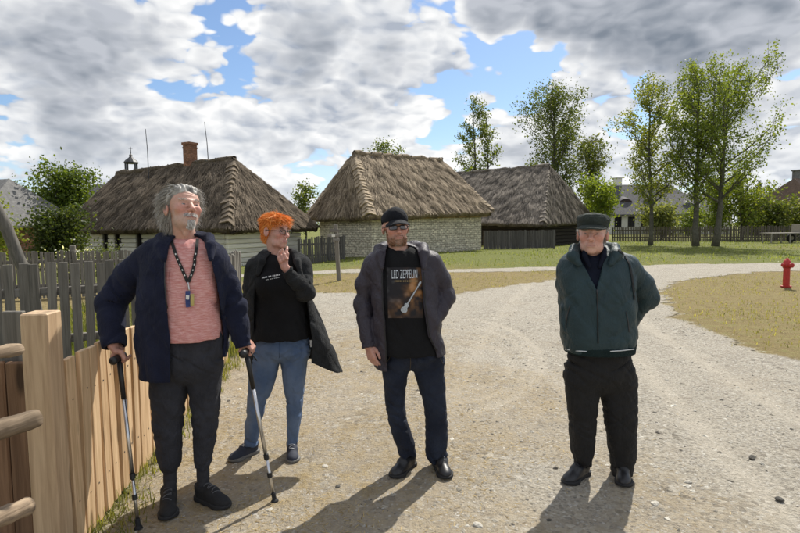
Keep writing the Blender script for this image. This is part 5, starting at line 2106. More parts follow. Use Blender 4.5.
def strands(roots, dirs, lens, widths, cols, seed, droop=.25, curl=.3, nseg=4, bend=None):
    """tapered ribbons of hair"""
    r_ = np.random.default_rng(seed)
    N = len(roots)
    P = roots.copy()
    d = dirs / (np.linalg.norm(dirs, axis=1)[:, None] + 1e-9)
    cv = r_.normal(0, curl, (N, 3))
    pts = [P.copy()]
    for i in range(nseg):
        P = P + d * (lens / nseg)[:, None]
        pts.append(P.copy())
        d = d + cv * (1.0 / nseg) + np.array([0, 0, -droop / nseg])
        if bend is not None:
            d = d + bend / nseg
        d /= np.linalg.norm(d, axis=1)[:, None]
    side = np.cross(dirs, r_.normal(0, 1, (N, 3)))
    side /= np.linalg.norm(side, axis=1)[:, None] + 1e-9
    V, C = [], []
    for i, p in enumerate(pts):
        w = widths * (1 - (i / nseg) ** 1.5 * .85)
        V += [p - side * w[:, None], p + side * w[:, None]]
        k = .82 + .3 * i / nseg
        C += [cols * k, cols * k]
    V = np.stack(V, 1).reshape(-1, 3)
    C = np.stack(C, 1).reshape(-1, 3)
    b = np.arange(N)[:, None] * (2 * (nseg + 1))
    F = np.concatenate([b + np.array([[2 * i, 2 * i + 1, 2 * i + 3, 2 * i + 2]]) for i in range(nseg)])
    return V, F, np.clip(C, .003, 1)


def hair_volume(hd, hrl, top, side, seed, c0, c1, low=-.095, ear=True, thin=.15):
    """soft mass of hair lying over the skull, streaked along its flow"""
    def f(P):
        q = hd.loc(P)
        ax = np.abs(q[:, 0])
        hl = np.interp(q[:, 1], *hrl)
        t = smooth01(.03, .085, q[:, 2])
        th = (side + (top - side) * t) * (thin + (1 - thin) * smooth01(.0, .045, q[:, 2] - hl))
        fl = np.stack([q[:, 0] * 95, q[:, 1] * 22, q[:, 2] * 34], 1)
        st = vnoise(fl, seed) * .0045 + vnoise(fl * 2.3, seed + 1) * .0022 + vnoise(q * 26, seed + 2) * .004
        d = np.minimum(hd.skull(q), s_ell(q, (0, .030, -.030), (.062, .070, .075))) - th - st
        d = smax(d, hl - q[:, 2] - .3 * st, .010)
        d = smax(d, low - q[:, 2] + st * 2, .008)
        if ear:
            d = smax(d, -s_ell(np.stack([ax, q[:, 1], q[:, 2]], 1), (.088, .008, -.010), (.024, .024, .036)), .006)
        return d * hd.s
    V, F = mesh_sdf(f, hd.c - .19, hd.c + .19, .0034, .012)
    q = hd.loc(V)
    k = np.clip(.5 + .6 * vnoise(np.stack([q[:, 0] * 130, q[:, 1] * 26, q[:, 2] * 40], 1), seed + 5) + .25 * vnoise(q * 30, seed + 6), 0, 1)[:, None]
    return V, F, np.array(c0) * (1 - k) + np.array(c1) * k


def pick(V, N, mask, n, seed):
    r_ = np.random.default_rng(seed)
    ids = np.nonzero(mask)[0]
    k = r_.choice(ids, min(n, len(ids) * 4), replace=True)
    return k


# ------------------------------------------------------------------ hands
def finger_chain(base, d0, axis_, lens, angs):
    pts = [Vector(base)]
    d = Vector(d0).normalized()
    for L, a in zip(lens, angs):
        d = Matrix.Rotation(R(a), 3, Vector(axis_)) @ d
        pts.append(pts[-1] + d * L)
    return pts


def hand_relaxed(wrist, elbow, yaw, side, s=1.0, curl=(18, 24, 18)):
    """hanging hand; side = -1 for a hand whose palm faces +x. Returns list of (pts, radii) chains in world space"""
    dn = (Vector(wrist) - Vector(elbow)).normalized()
    q = Vector((0, 0, -1)).rotation_difference(dn).to_matrix()
    M_ = q @ Matrix.Rotation(R(yaw), 3, 'Z')
    W = Vector(wrist)

    def T(p):
        return W + M_ @ (Vector((p[0] * -side, p[1], p[2])) * s)
    ch = []
    ch.append(([T((0, 0, .06)), T((0, 0, 0.0))], [.030 * s, .026 * s]))
    for k, y in enumerate((-.026, -.009, .009, .025)):
        ch.append(([T((0, y * .55, -.005)), T((.004, y, -.082 + .004 * abs(k - 1)))], [.0175 * s, .0135 * s]))
    Ls = ((.040, .026, .020), (.045, .030, .022), (.042, .028, .021), (.033, .021, .018))
    for k, y in enumerate((-.027, -.009, .009, .026)):
        b = (.004, y, -.082 + .004 * abs(k - 1))
        pts = finger_chain(b, (.05, y * 1.5, -1), (0, -1, 0), Ls[k], (curl[0] + 3 * k, curl[1] + 2 * k, curl[2]))
        ch.append(([T(p) for p in pts], [.0095 * s, .0090 * s, .0082 * s, .0068 * s]))
    th = [(.010, -.020, -.012), (.020, -.042, -.040), (.024, -.050, -.070), (.026, -.050, -.093)]
    ch.append(([T(p) for p in th], [.015 * s, .0125 * s, .0105 * s, .008 * s]))
    return ch


def hand_grip(centre, axis_dir, wrist, s=1.0, out=(-1, 0, 0), rad=.019, elbow=None):
    """fist closed round a bar through centre along axis_dir; out = side on which the knuckles lie"""
    C = Vector(centre)
    A = Vector(axis_dir).normalized()
    O = Vector(out)
    O = (O - A * O.dot(A)).normalized()
    U = O.cross(A)
    if U.z < 0:
        U = -U
    W = Vector(wrist)
    ch = []
    rr = rad + .0085 * s

    def ring(ang, t, r):
        a = R(ang)
        return C + A * t + (O * math.cos(a) + U * math.sin(a)) * r
    for k in range(4):
        t = (k - 1.5) * .0205 * s
        kn = ring(62, t, rr + .008)
        pts = [kn, ring(10, t, rr + .004), ring(-48, t, rr + .001), ring(-110, t, rr), ring(-165, t, rr)]
        ch.append((pts, [.0115 * s, .0105 * s, .0098 * s, .009 * s, .0078 * s]))
        ch.append(([W + A * t * .5, kn], [.019 * s, .0125 * s]))
    th = [W.lerp(C, .45) + A * -.02, ring(118, -.038 * s, rr + .008), ring(170, -.040 * s, rr + .004), ring(215, -.030 * s, rr + .003)]
    ch.append((th, [.015 * s, .0125 * s, .0105 * s, .0085 * s]))
    ch.append(([W + (Vector(elbow) - W).normalized() * .05, W], [.026 * s, .026 * s]))
    return ch


def mesh_chains(chains, h=.003, k=.006, extra=None):
    allp = np.array([tuple(p) for c, r in chains for p in c])
    lo, hi = allp.min(0) - .045, allp.max(0) + .045

    def f(P):
        d = None
        for pts, rs in chains:
            q = s_chain(P, [tuple(p) for p in pts], rs, .003)
            d = q if d is None else smin(d, q, k)
        if extra is not None:
            d = extra(P, d)
        return d
    return mesh_sdf(f, lo, hi, h, .004)


# ------------------------------------------------------------------ shoes
def shoe(parent, org, heel, yaw, length, m_up, m_sole, m_lace, seed, high=.0, n_lace=4, sole_h=.028, pants=0.0, foxing=True):
    """shoe standing at heel (world), toe pointing to yaw (0 = towards the camera)"""
    s = length / .285
    Rm = np.array(Matrix.Rotation(R(yaw), 3, 'Z'), np.float32)
    heel = Vector(heel)

    def tow(q):
        return np.atleast_2d(np.array(q, np.float32) * s) @ Rm.T + _v(heel)

    def up_f(P):
        q = (P - _v(heel)) @ Rm / s
        d = s_cone(q, (0, -.012, .045), (0, -.006, .098 + high), .039, .040)
        d = smin(d, s_chain(q, [(0, -.03, .072), (.002, -.10, .058), (.004, -.165, .036)], [.040, .038, .030], .02), .025)
        d = smin(d, s_ell(q, (.003, -.170, .030), (.044, .062, .034)), .02)
        d = smin(d, s_ell(q, (.002, -.09, .025), (.040, .10, .030)), .02)
        d = smax(d, q[:, 2] * -1 + sole_h * .8, .004)
        d = smax(d, -np.maximum((.100 + high) - q[:, 2], -.052 - q[:, 1]), .008)
        d = d + .0012 * ridged(q, (60, 45, 90), seed) * smooth01(-.16, -.10, q[:, 1])
        # tongue and eyestay relief
        d = d - .0022 * (np.abs(q[:, 0]) < .018) * smooth01(-.135, -.125, q[:, 1])
        return d * s

    def sole_f(P):
        q = (P - _v(heel)) @ Rm / s
        q2 = q.copy()
        q2[:, 2] = 0
        d2 = s_chain(q2, [(0, 0, 0), (-.002, -.08, 0), (.005, -.165, 0), (.002, -.195, 0)], [.040, .036, .049, .041], .02)
        toe = smooth01(-.17, -.235, q[:, 1]) * .012
        return smax(d2 - .002, np.maximum(q[:, 2] - sole_h, toe - q[:, 2]), .004) * s
    b = tow([(-.07, -.26, -.005), (.07, .07, .2), (-.07, .07, 0), (.07, -.26, 0)])
    lo, hi = b.min(0) - .03, b.max(0) + .03
    lo[2] = heel.z - .01
    hi[2] = heel.z + (.13 + high) * s
    V, F = mesh_sdf(up_f, lo, hi, .0042, .004)
    so = obj('shoe', np_mesh('shoe', V - _v(org), F, m_up), parent)
    V2, F2 = mesh_sdf(sole_f, lo, hi, .0042, .004)
    obj('sole', np_mesh('sole', V2 - _v(org), F2, m_sole), so)
    if n_lace:
        T = bvh(V, F)
        for k in range(n_lace):
            y = -.062 - .019 * k
            pts = []
            for x in np.linspace(-.022, .022, 7):
                p = tow((x, y + (.006 if k % 2 else -.006) * x / .022, .2))[0]
                h_ = T.ray_cast(Vector(p), Vector((0, 0, -1)))[0]
                if h_ is not None:
                    pts.append(h_ + Vector((0, 0, .0015)) - org)
            if len(pts) > 3:
                mb = MB()
                mb.tube(pts, .0028, 5)
                mb.build('lace', m_lace, so, smooth=True)
    return so

# ================================================================== PEOPLE
class Person:
    def __init__(self, label, u, Y):
        self.Y = Y
        p = at(u, 480, Y)
        self.org = Vector((p.x, Y, 0.0))
        self.root = thing('person', label, 'person', self.org)
        self.skin = []

    def w(self, u, v, dy=0.0):
        return at(u, v, self.Y + dy)

    def row(self, v, uL, uR, ry, dy=0.0):
        a, b = at(uL, v, self.Y + dy), at(uR, v, self.Y + dy)
        return ((a.z + b.z) / 2, (a.x + b.x) / 2, self.Y + dy, (b.x - a.x) / 2, ry)

    def add(self, name, V, F, mat, cols=None, parent=None):
        return obj(name, np_mesh(name, V - _v(self.org), F, mat, True, cols), parent or self.root)

    def z(self, v, dy=0.0, u=None):
        return at(400 if u is None else u, v, self.Y + dy).z


def interp_edge(per, pts, dy):
    """pixel polyline -> (z ascending, x) at the garment's front"""
    q = [per.w(u, v, dy) for u, v in pts]
    q.sort(key=lambda p: p.z)
    return np.array([p.z for p in q]), np.array([p.x for p in q])


def make_pants(per, hip, legR, legL, hemR, hemL, seed, folds=(.004, .010, .012), kz=None, gather=False, name='trousers', mat=None, h=.0062, n=2.2):
    hip = list(hip)
    z_, cx_, cy_, rx_, ry_ = hip[-1]
    hip[-1] = (z_, cx_, cy_, rx_ * .80, ry_ * .80)
    hip.append((z_ - .022, cx_, cy_, rx_ * .30, ry_ * .5))
    HL, LR, LL = Loft(hip, 2.2, .02), Loft(legR, n, .006), Loft(legL, n, .006)
    LR.cap = LL.cap = .05
    zk = kz
    rows = np.array(hip + legR + legL)

    def f(P):
        hp = HL(P)
        a = smax(LR(P, 0, -1), hemR - P[:, 2], .005)
        b = smax(LL(P, 0, -1), hemL - P[:, 2], .005)
        d = smin(hp, np.minimum(a, b), .028)
        hem = np.where(a < b, hemR, hemL)
        zz = P[:, 2]
        amp = folds[0] + folds[1] * np.exp(-((zz - zk) / .10) ** 2) * .6 + folds[2] * np.exp(-((zz - hem) / .075) ** 2) + .006 * np.exp(-((zz - (zk + .36)) / .07) ** 2)
        wv = np.where(a < b, 1.0, -1.0)
        c1 = creases(np.stack([P[:, 0] * 5, P[:, 1] * 5, zz * 15 + wv * P[:, 0] * 8], 1), seed)
        c2 = creases(np.stack([P[:, 0] * 6 + 3, P[:, 1] * 6, zz * 13 - wv * P[:, 0] * 11], 1), seed + 5)
        c3 = creases(np.stack([P[:, 0] * 13, P[:, 1] * 13, zz * 1.7 + wv * P[:, 0] * 2], 1), seed + 9, .3)
        soft = vnoise(np.stack([P[:, 0] * 9, P[:, 1] * 9, zz * 9], 1), seed + 13)
        return d + amp * (1.1 * c1 + .8 * c2) + .0045 * c3 - .003 * soft - .002
    lo = np.array([(rows[:, 1] - rows[:, 3]).min(), (rows[:, 2] - rows[:, 4]).min(), min(hemR, hemL)]) - .04
    hi = np.array([(rows[:, 1] + rows[:, 3]).max(), (rows[:, 2] + rows[:, 4]).max(), rows[:, 0].max()]) + .04
    V, F = mesh_sdf(f, lo, hi, h, .022)
    o = per.add(name, V, F, mat)
    return o, V, F


def make_top(per, rows, mat, seed, name='shirt', bumps=(), neck=None, fold=.004, h=.0062, cap=.02, n=2.3, hem=None):
    rows = [(z_, cx_, cy_, rx_ - .014 * min(1, max(0, (rows[0][0] - z_) / .06)), ry_ - .004) for (z_, cx_, cy_, rx_, ry_) in rows]
    rows = rows[:-2] + [(z_, cx_, cy_, rx_ + .010, ry_ + .014) for (z_, cx_, cy_, rx_, ry_) in rows[-2:]]
    T = Loft(rows, n, cap)
    A = np.array(rows)

    def f(P):
        d = T(P)
        for c, r in bumps:
            d = smin(d, s_ell(P, c, r), .05)
        if hem is not None:
            d = smax(d, hem - P[:, 2], .006)
        if neck is not None:
            d = smax(d, -s_ell(P, neck[0], neck[1]), .008)
        Q = np.stack([P[:, 0] * 8 + P[:, 2] * 3, P[:, 1] * 8, P[:, 2] * 6 + P[:, 0] * 5], 1)
        return d + fold * creases(Q, seed, .25) + fold * .6 * creases(Q * 1.3 + 4, seed + 2, .22) - fold * .3
    lo = np.array([(A[:, 1] - A[:, 3]).min(), (A[:, 2] - A[:, 4]).min() - .05, A[:, 0].min()]) - .03
    hi = np.array([(A[:, 1] + A[:, 3]).max(), (A[:, 2] + A[:, 4]).max(), A[:, 0].max()]) + .03
    V, F = mesh_sdf(f, lo, hi, h, .02)
    return per.add(name, V, F, mat), V, F


def make_jacket(per, rows, arms, mat, seed, hem, th=.013, opening=None, collar=None, fold=.006, arm_fold=.011, h=.0062, name='jacket', n=2.3, extra=None, cap=.04, tscale=(7, 7, 3.0), closed=()):
    T = Loft(rows, n, cap)
    A = np.array(rows)
    apts = np.array([tuple(p) for pts, rs in arms for p in pts])

    def torso(P):
        Q = np.stack([P[:, 0] * tscale[0] + P[:, 2] * 1.5, P[:, 1] * tscale[1], P[:, 2] * tscale[2]], 1)
        c1 = creases(Q, seed, .26)
        Q2 = np.stack([P[:, 0] * 6, P[:, 1] * 6, P[:, 2] * 9 + P[:, 0] * 9], 1)
        Q3 = np.stack([P[:, 0] * 6, P[:, 1] * 6, P[:, 2] * 9 - P[:, 0] * 10], 1)
        soft = vnoise(P * 7, seed + 8)
        return T(P) + fold * (1.1 * c1 + .7 * creases(Q2, seed + 3) + .7 * creases(Q3, seed + 5)) - fold * .5 * soft - fold * .5

    def arm(P, pts, rs, k):
        pl = [tuple(p) for p in pts]
        d = s_chain(P, pl, rs, .03)
        s = chain_s(P, pl)
        tot = sum((Vector(pl[i + 1]) - Vector(pl[i])).length for i in range(len(pl) - 1))
        l0 = (Vector(pl[1]) - Vector(pl[0])).length
        if len(pl) > 3:
            l0 = tot * .5
        amp = .35 + .65 * np.exp(-((s - l0) / .10) ** 2) + .5 * np.exp(-((s - tot) / .06) ** 2)
        Q = np.stack([P[:, 0] * 5 + s * 5, P[:, 1] * 5, P[:, 2] * 5 + s * 13], 1)
        Q2 = np.stack([P[:, 0] * 7 - s * 8, P[:, 1] * 7, P[:, 2] * 3 + s * 11], 1)
        soft = vnoise(P * 8, seed + 21 * k)
        return d + arm_fold * amp * (1.2 * creases(Q, seed + 11 * k) + .8 * creases(Q2, seed + 13 * k)) - arm_fold * .3 * soft - arm_fold * .1

    def f(P):
        t = torso(P)
        zh = hem(P) if callable(hem) else hem
        out = smax(t, zh - P[:, 2], .006)
        inn = t + th
        amin = np.full(len(P), 9.0, np.float32)
        for k, (pts, rs) in enumerate(arms):
            a = arm(P, pts, rs, k + 1)
            amin = np.minimum(amin, a)
            d = (Vector(pts[-1]) - Vector(pts[-2])).normalized()
            cut = (P - _v(pts[-1])) @ _v(d)
            kk = .006 + .036 * np.exp(-(chain_s(P, [tuple(x) for x in pts]) / .13) ** 2)
            out = smin(out, a if k in closed else smax(a, cut, .006), kk)
            inn = smin(inn, a + th, kk)
        sh = smax(out, -inn, .003)
        if opening is not None:
            zl, xl, zr, xr, yc = opening
            X = P[:, 0]
            w_ = np.maximum(np.maximum(np.interp(P[:, 2], zl, xl) - X, X - np.interp(P[:, 2], zr, xr)), P[:, 1] - yc)
            w_ = np.maximum(w_, .010 - amin)
            sh = smax(sh, -w_, .006)
        if collar is not None:
            for pts, rs, k in collar:
                sh = smin(sh, s_chain(P, [tuple(p) for p in pts], rs, .012), k)
        if extra is not None:
            sh = extra(P, sh)
        return sh
    lo = np.array([(A[:, 1] - A[:, 3]).min(), (A[:, 2] - A[:, 4]).min(), A[:, 0].min()])
    hi = np.array([(A[:, 1] + A[:, 3]).max(), (A[:, 2] + A[:, 4]).max(), A[:, 0].max()])
    lo = np.minimum(lo, apts.min(0) - .08) - .03
    hi = np.maximum(hi, apts.max(0) + .08) + .05
    V, F = mesh_sdf(f, lo, hi, h, .024)
    return per.add(name, V, F, mat), V, F


def add_body(per, head, neck_to, neck_r, hands, joints, cols, feet):
    """one mesh: head, neck, trunk, limbs and hands"""
    Vh, Fh = head.mesh(neck_to, neck_r=neck_r)
    ch = head.colours(Vh, **cols)
    parts = [(Vh, Fh, ch)]
    j = {k: tuple(v) for k, v in joints.items()}

    def f(P):
        d = s_cone(P, j['neck'], j['chest'], .055, .10)
        d = smin(d, s_cone(P, j['chest'], j['hip'], .095, .09), .05)
        for a in ('armR', 'armL'):
            d = smin(d, s_chain(P, [tuple(p) for p in joints[a]], [.032, .026, .018], .02), .04)
        for a in ('legR', 'legL'):
            d = smin(d, s_chain(P, [tuple(p) for p in joints[a]], [.065, .045, .03], .02), .04)
        return d
    j2 = [Vector(p) for k in ('armR', 'armL', 'legR', 'legL') for p in joints[k]] + [Vector(joints['neck'])]
    joints_ = joints
    lo = np.array([tuple(p) for p in j2]).min(0) - .13
    hi = np.array([tuple(p) for p in j2]).max(0) + .13
    j = {k: tuple(joints[k]) for k in ('neck', 'chest', 'hip')}
    V, F = mesh_sdf(f, lo, hi, .014, .01)
    parts.append((V, F, _v(cols['base'])))
    for chs in hands:
        V, F = mesh_chains(chs)
        b = _v(cols['base'])
        c = b * .6 + _v(cols['red']) * .4
        nz = (.9 + .12 * vnoise(V * 60, 4))[:, None]
        parts.append((V, F, np.clip(c * nz, 0, 1)))
    V, F, C = join_meshes(parts)
    return per.add('body', V, F, M_SKIN, C), Vh, Fh, vnormals(Vh, Fh)


def brow_strands(head, Vh, Nh, col, seed, n=160, length=.010, side=0):
    q = head.loc(Vh)
    m = ((side == 0) | (np.sign(q[:, 0]) == side)) & (np.abs(np.abs(q[:, 0]) - .031) < .017) & (np.abs(q[:, 2] - .0225) < .005) & (q[:, 1] < -.07)
    k = pick(Vh, Nh, m, n, seed)
    sx = np.sign(q[k, 0])
    loc = np.stack([sx * 1.0, np.full(len(k), -.3), np.full(len(k), .25)], 1)
    d = loc @ head.R.T
    c = np.tile(_v(col), (len(k), 1)) * np.random.default_rng(seed).uniform(.7, 1.25, len(k))[:, None]
    return strands(Vh[k] + Nh[k] * .001, d, np.full(len(k), length), np.full(len(k), .0014), c, seed, .1, .2, 2)


def tube_obj(per, name, pts, r, mat, parent=None, n=6):
    mb = MB()
    mb.tube([Vector(p) - per.org for p in pts], r, n)
    return mb.build(name, mat, parent or per.root, smooth=True)


def ribbon_obj(per, name, pts, normals, width, thick, mat, parent=None):
    """flat strap along surface points"""
    pts = [Vector(p) for p in pts]
    vs_, fs_ = [], []
    for i, p in enumerate(pts):
        t = (pts[min(i + 1, len(pts) - 1)] - pts[max(i - 1, 0)]).normalized()
        nn = Vector(normals[i]).normalized()
        s = t.cross(nn).normalized()
        for (a, b) in ((-1, 0), (1, 0), (1, 1), (-1, 1)):
            vs_.append(p + s * a * width / 2 + nn * b * thick - per.org)
    for i in range(len(pts) - 1):
        for k in range(4):
            k2 = (k + 1) % 4
            fs_.append((i * 4 + k, i * 4 + k2, i * 4 + 4 + k2, i * 4 + 4 + k))
    fs_ += [(3, 2, 1, 0), tuple(len(pts) * 4 - 4 + k for k in range(4))]
    mb = MB()
    mb.add(vs_, fs_)
    return mb.build(name, mat, parent or per.root)


def cast_line(T, pix, n, lift=.003):
    """pixel polyline laid on a mesh"""
    out, nor = [], []
    pix = [Vector(p) for p in pix]
    segs = [(pix[i + 1] - pix[i]).length for i in range(len(pix) - 1)]
    tot = sum(segs)
    for k in range(n + 1):
        s = tot * k / n
        i = 0
        while i < len(segs) - 1 and s > segs[i]:
            s -= segs[i]
            i += 1
        q = pix[i].lerp(pix[i + 1], min(1, s / segs[i]))
        h_, nn = cast(T, q.x, q.y)
        if h_ is not None:
            if nn.dot(ray(q.x, q.y)) > 0:
                nn = -nn
            out.append(h_ + nn * lift)
            nor.append(nn)
    return out, nor


def text_mesh(txt, size=1.0, extrude=0):
    cu = bpy.data.curves.new('lettering', 'FONT')
    cu.body = txt
    cu.size = size
    cu.resolution_u = 3
    ob = bpy.data.objects.new('lettering_tmp', cu)
    COL.objects.link(ob)
    dg = bpy.context.evaluated_depsgraph_get()
    dg.update()
    me = bpy.data.meshes.new_from_object(ob.evaluated_get(dg))
    COL.objects.unlink(ob)
    bpy.data.objects.remove(ob)
    bm3 = bmesh.new()
    bm3.from_mesh(me)
    bmesh.ops.triangulate(bm3, faces=bm3.faces[:])
    bmesh.ops.subdivide_edges(bm3, edges=[e for e in bm3.edges if e.calc_length() > .25 * size], cuts=1)
    bmesh.ops.triangulate(bm3, faces=bm3.faces[:])
    V = np.array([v.co for v in bm3.verts])
    bm3.verts.index_update()
    F = [tuple(v.index for v in f.verts) for f in bm3.faces]
    bm3.free()
    bpy.data.meshes.remove(me)
    return V, F


def decal(per, T, P2, faces, name, mat, parent, lift=.003, cols=None):
    """flat print: pixel-plane points laid on a garment"""
    V = []
    last = None
    for (u, v) in P2:
        h_, nn = cast(T, float(u), float(v))
        if h_ is None:
            h_ = last if last is not None else at(u, v, per.Y - .12)
        last = h_
        V.append(h_ - ray(float(u), float(v)).normalized() * lift - per.org)
    me = bpy.data.meshes.new(name)
    me.from_pydata([tuple(v) for v in V], [], [tuple(int(i) for i in f) for f in faces])
    me.update()
    if cols is not None:
        a = me.color_attributes.new('Col', 'FLOAT_COLOR', 'POINT')
        c4 = np.ones((len(V), 4), np.float32)
        c4[:, :3] = cols
        a.data.foreach_set('color', c4.ravel())
    me.materials.append(mat)
    me.polygons.foreach_set('use_smooth', np.ones(len(me.polygons), bool))
    return obj(name, me, parent)


def walking_stick(label, handle, tip, hdir, grip_to=.22):
    """telescopic aluminium stick: T handle, black upper sleeve, two clips, rubber tip"""
    h_, t_ = Vector(handle), Vector(tip)
    st = thing('walking_stick', label, 'walking stick', Vector((t_.x, t_.y, 0)), 0, 'walking sticks of the grey-haired man')
    o = Vector((t_.x, t_.y, 0))
    d = (t_ - h_).normalized()
    L = (t_ - h_).length
    hd = Vector(hdir).normalized()
    mb = MB()
    mb.tube([h_ - hd * .072 - o, h_ - hd * .062 - o, h_ - hd * .04 - o, h_ + hd * .05 - o, h_ + hd * .062 - o], [.012, .0225, .0185, .0175, .010], 14)
    mb.build('handle', M_BLACKPLASTIC, st, smooth=True)
    mb = MB()
    mb.tube([h_ - o, h_ + d * grip_to - o], [.0150, .0125], 12)
    mb.build('sleeve', M_BLACKPLASTIC, st, smooth=True)
    mb = MB()
    mb.tube([h_ + d * grip_to * .98 - o, h_ + d * L * .70 - o], .0108, 12)
    mb.build('upper_tube', M_ALU, st, smooth=True)
    mb = MB()
    mb.tube([h_ + d * L * .70 - o, t_ - d * .04 - o], .0090, 12)
    mb.build('lower_tube', M_ALU, st, smooth=True)
    for f in (.68, .80):
        mb = MB()
        mb.tube([h_ + d * (L * f) - o, h_ + d * (L * f + .028) - o], .0145, 12)
        mb.build('clip', M_BLACKPLASTIC, st)
    mb = MB()
    mb.tube([t_ - d * .055 - o, t_ - d * .02 - o, t_ - d * .012 - o, Vector((t_.x, t_.y, .001)) - o], [.0125, .0125, .021, .022], 14)
    mb.build('rubber_tip', M_RUBBER, st)
    return st


SKIN1 = dict(base=(.475, .262, .190), red=(.50, .185, .135), lip=(.36, .15, .12))

# ------------------------------------------------------------------ 1: grey-haired man on two sticks
def person_one():
    p = Person('tall grey-haired man in a navy jacket and pink top leaning on two sticks', 186, 2.93)
    w = p.w
    M_FLEECE = m_cloth('navy_fleece', (.0150, .0180, .038), .95, .25, 900, .6, .5, 16, .12, .35)
    M_PINK = m_cloth('pink_melange_jersey', (.58, .235, .215), .9, .08, 700, .2, .3, 14, .15, .1, fleck=(.74, .44, .41))
    M_JOG = m_cloth('charcoal_jogger', (.038, .039, .047), .9, .2, 800, .3, .6, 15, .15, .15)
    M_LACEGREY = m_plain('grey_lace', (.10, .10, .105), .9, .1, 30, 0)
    M_SOCK = m_cloth('black_sock', (.045, .045, .05), .95, .2, 900, .4, .2, 30)
    # trousers
    hip = [p.row(326, 159, 219, .11), p.row(345, 152, 223, .125, .005), p.row(365, 150, 222, .13, .01), p.row(378, 151, 219, .115, .01)]
    legR = [p.row(362, 150, 187, .095, .0), p.row(385, 150.5, 187, .095, 0), p.row(410, 152.5, 185, .085, -.005), p.row(435, 155, 183, .078, .0), p.row(455, 157, 181, .07, .005), p.row(466, 158, 180, .066, .01), p.row(474, 161, 178, .058, .01), p.row(484, 162, 177, .05, .01)]
    legL = [p.row(362, 186, 222, .095, .03), p.row(385, 188, 220, .095, .03), p.row(410, 191, 219, .085, .03), p.row(435, 193, 216, .078, .04), p.row(452, 194, 213, .07, .045), p.row(461, 195, 211.5, .066, .045), p.row(468, 196, 209, .058, .045), p.row(478, 197, 208, .05, .045)]
    make_pants(p, hip, legR, legL, p.z(475, u=170), p.z(469, .045, u=203), 31, (.003, .008, .010), p.z(420), mat=M_JOG)
    # socks
    for (u, v0, v1, dy) in ((169.5, 452, 497, .012), (202.5, 448, 490, .047)):
        a, b = w(u, v0, dy), w(u + 1, v1, dy - .005)
        V, F = mesh_sdf(lambda P: s_cone(P, a, b, .036, .034) - .002 * ridged(P, (10, 10, 60), 3), np.minimum(a, b) - _v((.07, .07, .07)), np.maximum(a, b) + _v((.07, .07, .07)), .006)
        p.add('sock', V, F, M_SOCK)
    hR = w(169.5, 505, .03)
    hL = w(201, 495, .055)
    shoe(p.root, p.org, (hR.x, hR.y, .003), 20, .285, M_SHOEMESH, M_SOLE, M_LACEGREY, 5, -.006, 5)
    shoe(p.root, p.org, (hL.x, hL.y, .003), 58, .285, M_SHOEMESH, M_SOLE, M_LACEGREY, 6, -.006, 5)
    # pink top
    rows = [p.row(236, 172, 199, .055, .03), p.row(241, 165, 207, .08, .025), p.row(247, 156, 216, .10, .02), p.row(260, 152, 220, .118, .01), p.row(285, 153, 221, .128, 0), p.row(310, 154, 222, .132, -.005), p.row(338, 156, 222, .132, 0), p.row(350, 156, 222, .132, 0)]
    nk = w(186, 231, -.005)
    sh, Vs, Fs = make_top(p, rows, M_PINK, 41, 'shirt', neck=(tuple(nk), (.062, .075, .045)), fold=.006, hem=p.z(336))
    # head
    hc = w(183, 209.5, -.01)
    hd = Head(hc, 46, 15, 6, 1.04, 1.06, old=.8)
    ntk = w(186, 243, .03)
    hrl = ([-.11, -.09, -.07, -.05, -.03, -.012, .0, .02, .05, .1], [.078, .068, .058, .047, .030, .006, -.014, -.05, -.088, -.095])
    # hands: both closed round the stick handles
    gR = w(119, 357.5, -.12)
    wrR = w(113.5, 345, -.095)
    gL = w(246, 351, .02)
    wrL = w(244.5, 340, .03)
    hands = [hand_grip(gR + Vector((-.002, .035, 0)), (0, 1, .05), wrR, 1.1, (-1, 0, .1), elbow=w(106, 303, .03)), hand_grip(gL + Vector((0, .03, 0)), (0, 1, .05), wrL, .95, (1, 0, .1), elbow=w(236, 306, .06))]
    armR = [w(155, 254, .02), w(106, 303, .03), wrR]
    armL = [w(215, 257, .02), w(236, 306, .06), wrL]
    joints = dict(neck=w(186, 246, .03), chest=w(187, 275, .02), hip=w(187, 350, .02), armR=armR, armL=armL, legR=[w(170, 362, .01), w(169, 420, .0), w(169, 462, .01)], legL=[w(204, 362, .03), w(204, 420, .03), w(202, 456, .045)])
    body, Vh, Fh, Nh = add_body(p, hd, ntk, .058, hands, joints, dict(SKIN1, base=(.58, .345, .265), red=(.58, .255, .195), scalp=(.20, .185, .165), hairline=hrl, stub=(.50, .42, .37, .35)), None)
    hd.eyes(p.root, p.org)
    # hair: grey, swept back, ends blown to the side
    q = hd.loc(Vh)
    hl = np.interp(q[:, 1], *hrl)
    earm = (np.abs(q[:, 0]) > .072) & (q[:, 2] < .035) & (q[:, 1] < .034) & (q[:, 1] > -.015)
    m = (q[:, 2] > hl) & ~earm & (q[:, 2] > -.10)
    Vq, Fq_, Cq = hair_volume(hd, hrl, .017, .011, 49, (.13, .12, .108), (.50, .475, .43), -.098)
    p.add('hair', Vq, Fq_, M_HAIR, Cq)
    Vh0, Nh0, q0 = Vh, Nh, q
    Vh, Nh = Vq, vnormals(Vq, Fq_)
    q = hd.loc(Vh)
    m = q[:, 2] > -.12
    k = pick(Vh, Nh, m, 9000, 51)
    r_ = np.random.default_rng(52)
    lq, nl = q[k], Nh[k] @ hd.R
    wv = vnoise(lq * 38, 8)
    flow = np.stack([lq[:, 0] * 3 + r_.normal(0, .10, len(k)) + .22 * wv, .95 + r_.normal(0, .10, len(k)), -.25 - 9 * np.clip(.05 - lq[:, 2], 0, .1) + .15 * wv], 1)
